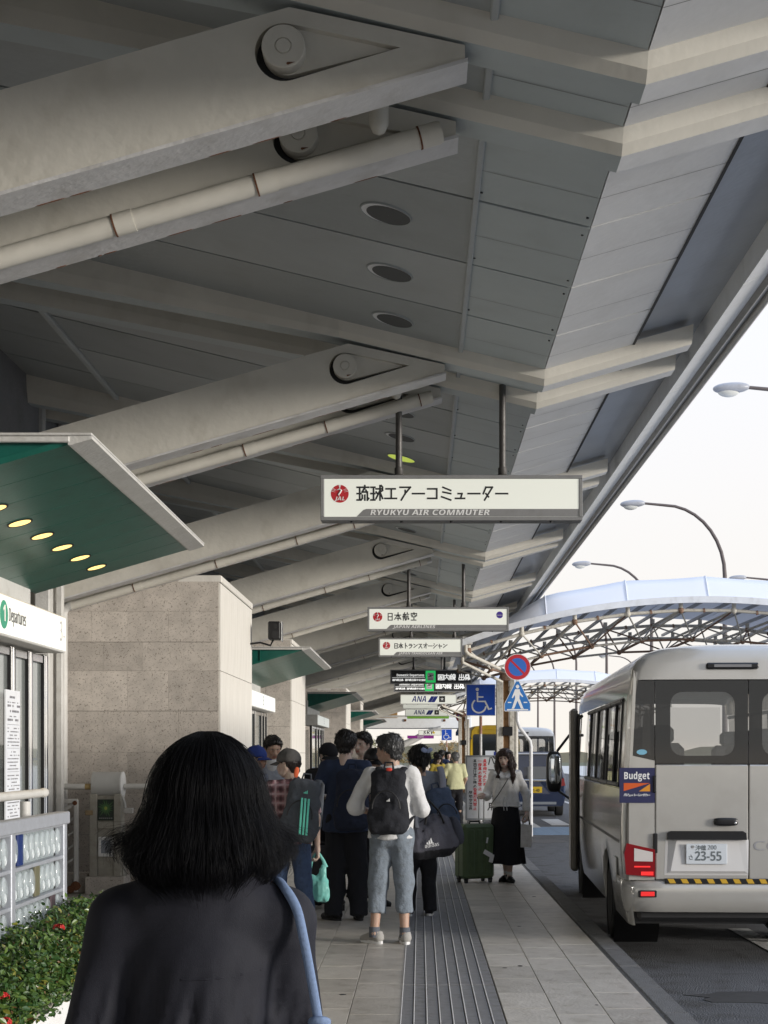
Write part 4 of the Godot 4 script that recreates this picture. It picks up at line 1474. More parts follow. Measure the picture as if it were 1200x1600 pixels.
func airline_mark(s: Node3D, o: Vector3, r: float) -> void:
	var I := Basis()
	var mb := MB.new()
	mb.prism(ellipse(Vector2.ZERO, Vector2(r, r), 40), o, I.x, I.y, Vector3(0, 0, -0.001))
	var m := part("emblem", mb, M.inkred, s)
	# white crane neck and split wing lines
	mb = MB.new()
	var pts: Array = []
	for q: Vector2 in [Vector2(-0.35, 0.42), Vector2(-0.05, 0.52), Vector2(0.18, 0.38), Vector2(0.02, 0.12), Vector2(-0.15, -0.1), Vector2(-0.05, -0.3)]:
		pts.append(o + Vector3(q.x * r, q.y * r, 0.001))
	mb.tube(pts, [0.03 * r, 0.1 * r, 0.11 * r, 0.12 * r, 0.1 * r, 0.03 * r], 6)
	for sg: float in [-1.0, 1.0]:
		for i in 3:
			var a := 0.55 + i * 0.32
			mb.tube([o + Vector3(sg * r * 0.5 * cos(a - 0.5), r * (0.55 * sin(a) - 0.1), 0.001), o + Vector3(sg * r * 0.96 * cos(a * 0.55), r * 0.96 * sin(a * 0.55), 0.001)], [0.012 * r, 0.035 * r], 5)
	mb.prism(PackedVector2Array([Vector2(-0.14, 1.02), Vector2(0.14, 1.02), Vector2(0.03, 0.62), Vector2(-0.03, 0.62)]), o + Vector3(0, 0, 0.0012), I.x * r, I.y * r, Vector3(0, 0, -0.0005))
	part("emblem_lines", mb, M.inkwhite, m)
	latin(m, "JAL", o + Vector3(-0.02 * r, -0.75 * r, 0.0015), I, r * 0.4, M.inkwhite, true, 0.25, true, 1.3)

func build_hanging_signs() -> void:
	var I := Basis()
	var white := glow(0.60, 0.61, 0.55, 0.26)
	var names := ["large white hanging sign lettered Ryukyu Air Commuter", "white hanging sign lettered Japan Airlines with a small purple ball", "white hanging sign lettered Japan Transocean Air, cut short on its right"]
	var ds := [12.0, 22.7, 28.7]
	var jp := ["琉球エアーコミューター", "日本航空", "日本トランスオーシャン"]
	var en := ["RYUKYU AIR COMMUTER", "JAPAN AIRLINES", "JAPAN TRANSOCEAN AIR"]
	var xr := [1.31, 1.36, 0.82]
	for i in 3:
		var xl := -0.80
		var w: float = xr[i] - xl
		var s := hang(ds[i], xl, xr[i], 3.445, 3.81, names[i], white, M.signgrey)
		airline_mark(s, Vector3(-w / 2 + 0.155, 0.215, 0.0842), 0.072)
		var mb := MB.new()
		var sz := 0.115 if i < 2 else 0.098
		strokes(mb, jp[i], Vector3(-w / 2 + 0.295, 0.165, 0.0838), I, sz, 0.0140, [1.2, 1.3, 1.2][i], false, 0.81)
		part("lettering", mb, M.ink, s)
		mb = MB.new()
		mb.prism(PackedVector2Array([Vector2(-w / 2 + 0.29, 0.031), Vector2(w / 2 - 0.031, 0.031), Vector2(w / 2 - 0.031, 0.093), Vector2(-w / 2 + 0.37, 0.093), Vector2(-w / 2 + 0.345, 0.085)]), Vector3(0, 0, 0.0842), I.x, I.y, Vector3(0, 0, -0.001))
		part("grey_band", mb, M.signgrey, s)
		latin(s, en[i], Vector3(-w / 2 + 0.39, 0.042, 0.086), I, 0.043, M.inkwhite, true, 0.22, false, 1.38 if i != 2 else 1.2)
		if i == 1:
			mb = MB.new()
			mb.prism(ellipse(Vector2.ZERO, Vector2(0.052, 0.052)), Vector3(w / 2 - 0.14, 0.245, 0.0842), I.x, I.y, Vector3(0, 0, -0.001))
			var ball := part("purple_ball", mb, plain(0.06, 0.03, 0.28), s)
			latin(ball, "oneworld", Vector3(w / 2 - 0.14, 0.232, 0.0855), I, 0.018, M.inkwhite, false, 0, true)
	# dark direction signs
	for i in 2:
		var dark := plain(0.05, 0.05, 0.052, 0.5)
		var lit := glow(0.8, 0.8, 0.78, 0.4)
		var s := hang(40.0 + 5.3 * i, -0.80, 1.40, 3.46, 3.84, "dark hanging sign for domestic departures, %s" % ["nearer one", "farther partly hidden one"][i], dark, plain(0.3, 0.3, 0.3))
		var mb := MB.new()
		mb.box(Vector3(-0.01, 0.19, 0.0842), Vector3(0.27, 0.322, 0.003))
		var sq := part("green_square", mb, glow(0.02, 0.42, 0.10, 0.4), s)
		mb = MB.new()
		mb.box(Vector3(-0.01, 0.19, 0.0862), Vector3(0.17, 0.2, 0.002))
		part("white_square", mb, M.inkwhite, sq)
		mb = MB.new()
		mb.prism(PackedVector2Array([Vector2(-0.07, -0.005), Vector2(0.05, 0.035), Vector2(0.072, 0.055), Vector2(0.045, 0.06), Vector2(0.02, 0.052), Vector2(-0.02, 0.075), Vector2(-0.035, 0.07), Vector2(-0.012, 0.04), Vector2(-0.05, 0.022), Vector2(-0.07, 0.03)]), Vector3(-0.01, 0.17, 0.0885), I.x, I.y, Vector3(0, 0, -0.001))
		mb.box(Vector3(-0.01, 0.125, 0.0882), Vector3(0.12, 0.012, 0.001))
		part("plane_symbol", mb, plain(0.03, 0.05, 0.03), sq)
		mb = MB.new()
		strokes(mb, "国内線", Vector3(0.18, 0.105, 0.0835), I, 0.15, 0.022, 1.08)
		strokes(mb, "出発", Vector3(0.74, 0.105, 0.0835), I, 0.15, 0.022, 1.08)
		strokes(mb, "国内線", Vector3(-1.04, 0.075, 0.0835), I, 0.055, 0.009, 1.05)
		strokes(mb, "出発", Vector3(-0.86, 0.075, 0.0835), I, 0.055, 0.009, 1.05)
		strokes(mb, "国内線", Vector3(-0.70, 0.075, 0.0835), I, 0.055, 0.009, 1.05)
		strokes(mb, "出発", Vector3(-0.52, 0.075, 0.0835), I, 0.055, 0.009, 1.05)
		strokes(mb, "국내선", Vector3(-0.40, 0.075, 0.0835), I, 0.052, 0.009, 1.05)
		strokes(mb, "출발", Vector3(-0.24, 0.075, 0.0835), I, 0.052, 0.009, 1.05)
		mb.box(Vector3(-0.61, 0.165, 0.084), Vector3(0.88, 0.008, 0.003))
		part("lettering", mb, lit, s)
		latin(s, "Domestic Departures", Vector3(-0.93, 0.195, 0.085), I, 0.066, lit, true, 0, false, 0.80)
	# airline signs farther on
	for i in 2:
		var s := hang([56.9, 75.0][i], -0.75, 1.42, 3.47, 3.85, "white hanging sign with dark blue letters, %s" % ["above the blank white sign", "above the narrow green strip"][i], white, plain(0.55, 0.55, 0.52))
		latin(s, "ANA", Vector3(-0.66, 0.085, 0.085), I, 0.22, M.inkblue, true, 0.2, false, 0.86)
		var mb := MB.new()
		for q in 2:
			mb.prism(PackedVector2Array([Vector2(0.0, 0.08), Vector2(0.13, 0.08), Vector2(0.27, 0.31), Vector2(0.14, 0.31)]), Vector3(-0.035 + q * 0.135, 0, 0.0842), I.x, I.y, Vector3(0, 0, -0.001))
		part("slanted_bars", mb, M.inkblue, s)
		mb = MB.new()
		mb.box(Vector3(0.52, 0.2, 0.0842), Vector3(0.23, 0.23, 0.003))
		var sq := part("dark_square", mb, M.ink, s)
		mb = MB.new()
		var star := PackedVector2Array()
		for k in 10:
			star.append(Vector2(0, 0.075 if k % 2 == 0 else 0.03).rotated(TAU * k / 10))
		mb.prism(star, Vector3(0.52, 0.2, 0.087), I.x, I.y, Vector3(0, 0, -0.001))
		part("star", mb, M.inkwhite, sq)
	hang(63.0, -0.73, 0.78, 3.47, 3.80, "blank white hanging sign between the two signs with slanted bars", white, plain(0.6, 0.6, 0.57), false)
	hang(79.0, -0.68, 1.55, 3.45, 3.62, "narrow green hanging strip under the farther slanted-bar sign", plain(0.2, 0.45, 0.05), plain(0.2, 0.45, 0.05), false)
	var s := hang(86.0, -0.08, 1.25, 2.64, 2.94, "pale hanging sign lettered SKY with a yellow star, under the footbridge", white, plain(0.5, 0.5, 0.45), false)
	latin(s, "SKY", Vector3(-0.42, 0.06, 0.085), I, 0.19, M.ink, true, 0.2, false, 1.3)
	var mb := MB.new()
	var star := PackedVector2Array()
	for k in 10:
		star.append(Vector2(0, 0.11 if k % 2 == 0 else 0.045).rotated(TAU * k / 10))
	mb.prism(star, Vector3(0.22, 0.16, 0.087), I.x, I.y, Vector3(0, 0, -0.001))
	part("yellow_star", mb, plain(0.7, 0.5, 0.02), s)
	s = hang(85.0, -0.72, 0.80, 2.45, 2.62, "purple hanging strip with small white letters below the SKY sign", plain(0.30, 0.03, 0.30), plain(0.30, 0.03, 0.30), false)
	latin(s, "peach", Vector3(0, 0.05, 0.087), I, 0.09, M.inkwhite, true, 0, true)

# ---------------------------------------------------------------- road signs and the notice board
func road_signs(d: float, post: Vector3, bend: float, which: String) -> void:
	var I := Basis()
	var s := thing("sign_post", "%s white bent post carrying a round no-parking sign and a crossing sign" % which, "sign post", Vector3(post.x, -0.15, -d), 0.0, "bent posts with two road signs")
	var mb := MB.new()
	mb.tube([Vector3(0, 0, 0), Vector3(0, 1.86, 0), Vector3(-0.02, 1.98, 0), Vector3(-bend * 0.85, 2.27, 0), Vector3(-bend, 2.42, 0), Vector3(-bend, 3.55, 0)], 0.036, 12)
	part("post", mb, worn(0.68, 0.68, 0.68, 0.45, 0.1, 0.6), s)
	var o := Vector3(-bend, 3.52, 0.045)
	mb = MB.new()
	mb.prism(ellipse(Vector2.ZERO, Vector2(0.275, 0.275), 44), o, I.x, I.y, Vector3(0, 0, -0.004))
	var disc := part("round_sign", mb, plain(0.75, 0.75, 0.75, 0.4), s)
	mb = MB.new()
	mb.prism(ellipse(Vector2.ZERO, Vector2(0.262, 0.262), 44), o + Vector3(0, 0, 0.002), I.x, I.y, Vector3(0, 0, -0.0015))
	part("red_ring", mb, plain(0.52, 0.025, 0.04, 0.35), disc)
	mb = MB.new()
	mb.prism(ellipse(Vector2.ZERO, Vector2(0.188, 0.188), 44), o + Vector3(0, 0, 0.004), I.x, I.y, Vector3(0, 0, -0.0015))
	part("blue_field", mb, plain(0.035, 0.15, 0.55, 0.35), disc)
	mb = MB.new()
	mb.box(o + Vector3(0, 0, 0.0045), Vector3(0.40, 0.042, 0.003), 0.0, Basis(Vector3(0, 0, 1), -PI / 4))
	part("slash", mb, plain(0.52, 0.025, 0.04, 0.35), disc)
	# pentagon-like blue sign with a walking figure
	o = Vector3(-bend, 2.60, 0.045)
	var shape := func(g: float) -> PackedVector2Array: return PackedVector2Array([Vector2(-0.265 + g, 0.0 + g), Vector2(0.265 - g, 0.0 + g), Vector2(0.275 - g, 0.02 + g), Vector2(0.275 - g, 0.16), Vector2(0.03 - g * 0.2, 0.64 - g * 1.4), Vector2(-0.03 + g * 0.2, 0.64 - g * 1.4), Vector2(-0.275 + g, 0.16), Vector2(-0.275 + g, 0.02 + g)])
	mb = MB.new()
	mb.prism(shape.call(0.0), o, I.x, I.y, Vector3(0, 0, -0.004))
	var tri := part("crossing_sign", mb, plain(0.7, 0.72, 0.75, 0.4), s)
	mb = MB.new()
	mb.prism(shape.call(0.014), o + Vector3(0, 0, 0.002), I.x, I.y, Vector3(0, 0, -0.0015))
	part("blue_field", mb, plain(0.025, 0.17, 0.50, 0.35), tri)
	mb = MB.new()
	var z := Vector3(0, 0, 0.0045)
	mb.prism(ellipse(Vector2(0.0, 0.515), Vector2(0.036, 0.04), 16), o + z, I.x, I.y, Vector3(0, 0, -0.001))
	mb.prism(PackedVector2Array([Vector2(-0.05, 0.46), Vector2(0.045, 0.46), Vector2(0.055, 0.40), Vector2(0.12, 0.31), Vector2(0.10, 0.295), Vector2(0.045, 0.35), Vector2(0.04, 0.27), Vector2(0.12, 0.07), Vector2(0.135, 0.055), Vector2(0.07, 0.055), Vector2(0.0, 0.22), Vector2(-0.07, 0.055), Vector2(-0.125, 0.055), Vector2(-0.11, 0.085), Vector2(-0.05, 0.27), Vector2(-0.055, 0.34), Vector2(-0.10, 0.27), Vector2(-0.12, 0.285), Vector2(-0.085, 0.37)]), o + z, I.x, I.y, Vector3(0, 0, -0.001))
	mb.box(o + Vector3(0, 0.034, 0.0045), Vector3(0.44, 0.025, 0.001))
	mb.box(o + Vector3(-0.165, 0.185, 0.0045), Vector3(0.075, 0.022, 0.001))
	mb.box(o + Vector3(0.165, 0.185, 0.0045), Vector3(0.075, 0.022, 0.001))
	part("walking_figure", mb, M.inkwhite, tri)

func wheel_sign(d: float, x: float, y: float, sz: float, which: String) -> void:
	var I := Basis()
	var s := thing("parking_sign", "%s blue wheelchair sign on a rust-stained white post" % which, "sign", Vector3(x, 0, -d), 0.0, "blue wheelchair signs")
	var mb := MB.new()
	mb.cyl(Vector3(0, 0, 0), Vector3(0, y + sz * 0.4, 0), 0.032, 12)
	var pole := part("post", mb, worn(0.66, 0.65, 0.64, 0.5, 0.12, 0.6), s)
	mb = MB.new()
	mb.cyl(Vector3(0, y - sz * 0.5 - 0.42, 0), Vector3(0, y - sz * 0.5 - 0.02, 0), 0.0335, 12)
	part("rust_stain", mb, worn(0.42, 0.22, 0.16, 0.7, 0.3, 0.3), pole)
	mb = MB.new()
	mb.box(Vector3(0, y, 0.045), Vector3(sz * 0.93, sz * 1.0, 0.012), 0.003)
	var pl := part("plate", mb, plain(0.7, 0.72, 0.75, 0.4), s)
	mb = MB.new()
	mb.box(Vector3(0, y, 0.0515), Vector3(sz * 0.93 - 0.03, sz - 0.03, 0.003))
	part("blue_field", mb, plain(0.012, 0.085, 0.52, 0.3), pl)
	mb = MB.new()
	var k := sz / 0.67
	var o := Vector3(-0.03 * k, y, 0.056)
	mb.prism(ellipse(Vector2(-0.045, 0.225) * k, Vector2(0.036, 0.036) * k, 18), o, I.x, I.y, Vector3(0, 0, -0.001))
	var pts: Array = []
	for i in 22:
		var a := deg_to_rad(125.0 + i * 232.0 / 21)
		pts.append(o + Vector3(-0.01 + 0.145 * cos(a), -0.125 + 0.145 * sin(a), 0) * k)
	mb.tube(pts, 0.020 * k, 6, Vector3(0, 0, 1), 0.1)
	mb.tube([o + Vector3(-0.045, 0.17, 0) * k, o + Vector3(-0.04, -0.03, 0) * k, o + Vector3(0.12, -0.03, 0) * k, o + Vector3(0.20, -0.20, 0) * k, o + Vector3(0.265, -0.17, 0) * k], 0.023 * k, 6, Vector3(0, 0, 1), 0.1)
	mb.tube([o + Vector3(-0.04, 0.065, 0) * k, o + Vector3(0.085, 0.065, 0) * k], 0.018 * k, 6, Vector3(0, 0, 1), 0.1)
	part("wheelchair_symbol", mb, M.inkwhite, pl)

func build_posts() -> void:
	road_signs(30.8, Vector3(2.315, 0, 0), 0.285, "near")
	road_signs(72.0, Vector3(2.30, 0, 0), 0.285, "far")
	wheel_sign(34.5, 1.42, EYE + 1.255, 0.735, "near")
	wheel_sign(88.0, 1.60, EYE + 1.14, 0.66, "far")
	# notice board standing on the pavement
	var I := Basis()
	var b := thing("notice_board", "grey framed notice board with vertical black and red writing", "notice board", Vector3(1.46, 0, -33.5))
	var mb := MB.new()
	var w := 0.86
	mb.box(Vector3(0, 0.80, 0), Vector3(w, 1.47, 0.05), 0.01)
	part("frame", mb, worn(0.25, 0.27, 0.29, 0.5, 0.1, 0.6), b)
	mb = MB.new()
	mb.box(Vector3(0, 0.80, 0.027), Vector3(w - 0.08, 1.38, 0.006))
	part("panel", mb, worn(0.52, 0.54, 0.57, 0.5, 0.08, 0.6), b)
	for x: float in [-0.36, 0.36]:
		mb = MB.new()
		mb.box(Vector3(x, 0.04, 0), Vector3(0.05, 0.09, 0.35), 0.006)
		part("foot", mb, M.signgrey, b)
	mb = MB.new()
	strokes(mb, "バス関専用", Vector3(0.08, 1.33, 0.0305), I, 0.17, 0.024, 1.52, true, 0.9)
	strokes(mb, "車両受け渡し時の", Vector3(-0.25, 1.37, 0.0305), I, 0.072, 0.010, 1.12, true)
	strokes(mb, "那覇空港長", Vector3(-0.35, 0.66, 0.0305), I, 0.072, 0.010, 1.25, true)
	part("black_writing", mb, M.ink, b)
	mb = MB.new()
	strokes(mb, "乗車待ちのため", Vector3(-0.03, 1.37, 0.0305), I, 0.078, 0.012, 1.12, true)
	strokes(mb, "一般車の駐車禁止", Vector3(-0.14, 1.37, 0.0305), I, 0.078, 0.012, 1.14, true)
	strokes(mb, "営業行為禁止", Vector3(-0.25, 0.72, 0.0305), I, 0.075, 0.011, 1.12, true)
	part("red_writing", mb, M.inkred, b)

# ---------------------------------------------------------------- rails, payphone post, bottle screen
func build_railings() -> void:
	# handrail pipe that ends near the doors, running alongside the bottle screen
	var h := thing("handrail", "thick cream handrail pipe with a split rounded end above the glass lens screen", "handrail", Vector3(-2.28, 0, -8.9))
	var mb := MB.new()
	mb.tube([Vector3(0, 1.33, 2.4), Vector3(0, 1.33, 0.03)], 0.026, 14)
	part("pipe", mb, M.trim, h)
	mb = MB.new()
	mb.blob(Vector3(0, 1.33, -0.06), Vector3(0.029, 0.029, 0.07), 0.9, 0.9)
	part("end_cap", mb, M.trim, h)
	for z: float in [0.35, 1.9]:
		mb = MB.new()
		mb.cyl(Vector3(0, 0, z), Vector3(0, 1.29, z), 0.03, 10)
		part("post", mb, M.trim, h)
	# railing with slanted bars, standing before the downpipes
	var r := thing("side_railing", "rust-flecked cream railing with slanted bars beside the payphone post", "railing", Vector3(-3.66, 0, -16.5))
	mb = MB.new()
	mb.cyl(Vector3(-1.3, 1.20, 0), Vector3(0, 1.20, 0), 0.033, 12)
	part("top_pipe", mb, M.trim, r)
	mb = MB.new()
	mb.cyl(Vector3(-0.07, 1.20, 0), Vector3(0.0, 1.20, 0), 0.034, 12)
	part("rust_band", mb, worn(0.36, 0.26, 0.11, 0.8, 0.25, 0.2), r)
	mb = MB.new()
	mb.box(Vector3(-0.16, 0.54, 0.05), Vector3(0.05, 1.02, 0.05), 0.008)
	mb.box(Vector3(-0.65, 1.04, 0.05), Vector3(1.02, 0.05, 0.048), 0.008)
	mb.box(Vector3(-0.65, 0.06, 0.05), Vector3(1.02, 0.05, 0.048), 0.008)
	part("frame", mb, M.trim, r)
	for i in 7:
		var y0 := 0.12 + i * 0.15
		mb = MB.new()
		var yb := minf(y0 + 0.28, 1.02)
		var k := (yb - y0) / 0.28
		mb.cyl(Vector3(-0.19 - 0.42 * k, y0, 0.05), Vector3(-0.19, minf(yb, 1.02), 0.05), 0.013, 8)
		part("slanted_bar", mb, M.trim, r)
	for q: Array in [[-0.17, 1.02, 0.03], [-0.16, 0.10, 0.06], [-0.22, 0.06, 0.05]]:
		mb = MB.new()
		mb.blob(Vector3(q[0], q[1], 0.078), Vector3(q[2], q[2] * 0.9, 0.004), 1.2, 1.2, Basis(), 9, 6)
		part("rust_spot", mb, M.rust, r)
	mb = MB.new()
	mb.box(Vector3(-0.02, 0.91, 0.03), Vector3(0.09, 0.055, 0.03), 0.006)
	part("latch", mb, worn(0.3, 0.22, 0.12, 0.7, 0.2, 0.2), r)
	# post with a drum on top, a plant poster and a small framed panel
	var p := thing("drum_post", "concrete post topped by a grey drum with a leafy green poster", "post", Vector3(-3.50, 0, -16.6))
	mb = MB.new()
	mb.cyl(Vector3(-0.16, 1.22, 0.0), Vector3(0.16, 1.22, 0.0), 0.145, 28)
	part("drum", mb, worn(0.45, 0.45, 0.43, 0.5, 0.06, 0.8), p)
	mb = MB.new()
	mb.cyl(Vector3(0.161, 1.22, 0), Vector3(0.175, 1.22, 0), 0.148, 28)
	part("drum_cap", mb, M.white, p)
	mb = MB.new()
	mb.prism(PackedVector2Array([Vector2(-0.19, 0.20), Vector2(0.19, 0.20), Vector2(0.15, 1.10), Vector2(-0.15, 1.10)]), Vector3(0, 0, 0.09), Vector3.RIGHT, Vector3.UP, Vector3(0, 0, -0.2))
	part("shaft", mb, M.concrete, p)
	mb = MB.new()
	mb.box(Vector3(0, 0.10, 0.0), Vector3(0.44, 0.20, 0.36), 0.01)
	part("plinth", mb, M.stone1, p)
	for x: float in [-0.135, 0.135]:
		mb = MB.new()
		mb.box(Vector3(x, 0.66, 0.115), Vector3(0.08, 0.92, 0.05), 0.006)
		part("side_rib", mb, M.concrete, p)
	mb = MB.new()
	mb.box(Vector3(0, 0.94, 0.10), Vector3(0.18, 0.235, 0.012))
	var poster := part("poster", mb, plain(0.008, 0.022, 0.012, 0.4), p)
	mb = MB.new()
	for i in 17:
		var a := TAU * i / 17
		var l := 0.075 + 0.02 * (i % 3)
		var dv := Vector3(cos(a), sin(a), 0)
		var nv := Vector3(-sin(a), cos(a), 0) * 0.006
		var o := Vector3(0, 0.96, 0.1066 + 0.0002 * (i % 4))
		mb.quad(o - nv, o + dv * l * 0.5 - nv * 1.4 , o + dv * l, o + nv)
	part("poster_leaves", mb, plain(0.06, 0.16, 0.045, 0.4), poster)
	mb = MB.new()
	mb.prism(ellipse(Vector2(0, 0.96), Vector2(0.017, 0.02), 14), Vector3(0, 0, 0.109), Vector3.RIGHT, Vector3.UP, Vector3(0, 0, -0.001))
	part("poster_bloom", mb, plain(0.30, 0.36, 0.06, 0.4), poster)
	mb = MB.new()
	for i in 7:
		mb.box(Vector3(-0.066 + i * 0.022, 0.848, 0.107), Vector3(0.012, 0.014, 0.001))
	part("poster_caption", mb, plain(0.3, 0.3, 0.3), poster)
	mb = MB.new()
	mb.box(Vector3(0, 0.77, 0.108), Vector3(0.18, 0.07, 0.03), 0.004)
	part("ledge", mb, M.concrete, p)
	mb = MB.new()
	mb.box(Vector3(0, 0.53, 0.10), Vector3(0.17, 0.22, 0.02), 0.004)
	var fr := part("panel_frame", mb, M.white, p)
	mb = MB.new()
	mb.box(Vector3(0, 0.53, 0.1105), Vector3(0.105, 0.145, 0.003))
	part("panel_glass", mb, M.steelgrey, fr)
	mb = MB.new()
	mb.cyl(Vector3(0.18, 1.20, -0.02), Vector3(0.95, 1.20, -0.02), 0.032, 12)
	part("pipe", mb, M.trim, p)
	mb = MB.new()
	mb.tube([Vector3(0.17, 1.1, 0.05), Vector3(0.2, 1.0, 0.05), Vector3(0.2, 0.95, 0.05)], 0.016, 8)
	mb.box(Vector3(0.24, 0.93, 0.05), Vector3(0.11, 0.06, 0.05), 0.006)
	part("side_bracket", mb, M.trim, p)
	# low stone kerb behind
	mb = MB.new()
	mb.box(Vector3(-3.9, 0.11, -16.75), Vector3(0.34, 0.22, 0.3), 0.008)
	solo("stone_curb", mb, M.stone0, "low limestone block under the slanted-bar railing", "block")
	# screen of upright glass bottles in a galvanised frame
	var f := thing("lens_screen", "galvanised screen filled with rows of oval clear glass lenses behind the hedge", "screen", Vector3(-2.05, 0, -8.45))
	var top := 1.235
	for i in 3:
		mb = MB.new()
		mb.box(Vector3(0, 0.59, i * 1.08), Vector3(0.055, 1.18, 0.07), 0.005)
		part("post", mb, M.galv, f)
	mb = MB.new()
	mb.box(Vector3(0, top - 0.035, 1.06), Vector3(0.075, 0.07, 2.25), 0.006)
	part("top_rail", mb, M.galv, f)
	var glassy := StandardMaterial3D.new()
	glassy.albedo_color = Color(0.80, 0.84, 0.85, 0.34)
	glassy.transparency = BaseMaterial3D.TRANSPARENCY_ALPHA
	glassy.roughness = 0.08
	for lev in 6:
		mb = MB.new()
		mb.box(Vector3(0, 0.235 + lev * 0.186, 1.06), Vector3(0.04, 0.02, 2.2), 0.003)
		part("shelf_rail", mb, M.galv, f)
	var lens := MB.new()
	lens.blob(Vector3.ZERO, Vector3(0.020, 0.074, 0.045), 1, 1, Basis(), 16, 10)
	var lm := lens.mesh()
	var spark := MB.new()
	spark.blob(Vector3.ZERO, Vector3(0.010, 0.026, 0.016), 1, 1, Basis(), 10, 6)
	var sm := spark.mesh()
	var glint := plain(0.80, 0.84, 0.86, 0.15)  # pale blobs painted as highlights on the lenses
	for bay in 2:
		mb = MB.new()
		mb.box(Vector3(-0.03, 0.66, 0.54 + bay * 1.08), Vector3(0.004, 0.98, 0.98))
		part("back_pane", mb, glass(0.42, 0.48, 0.50, 0.5, 0.25), f)
		for lev in 5:
			for i in 9:
				var z := 0.09 + bay * 1.08 + i * 0.112
				var y := 0.328 + lev * 0.186
				if (lev == 4 and i == 7) or (lev == 3 and bay == 0 and i == 4) or (lev == 2 and bay == 0 and i == 1):
					mb = MB.new()
					mb.box(Vector3(0.0, y, z), Vector3(0.012, 0.16, 0.10), 0.002)
					part("coloured_pane", mb, plain(0.02, 0.04, 0.16, 0.25) if lev == 4 else (plain(0.16, 0.15, 0.09, 0.3) if lev == 3 else plain(0.09, 0.06, 0.07, 0.3)), f)
					continue
				var bt := inst("glass_lens", lm, glassy, f)
				bt.position = Vector3(0, y, z)
				inst("lens_glint", sm, glint, bt).position = Vector3(0.008, -0.034, 0)

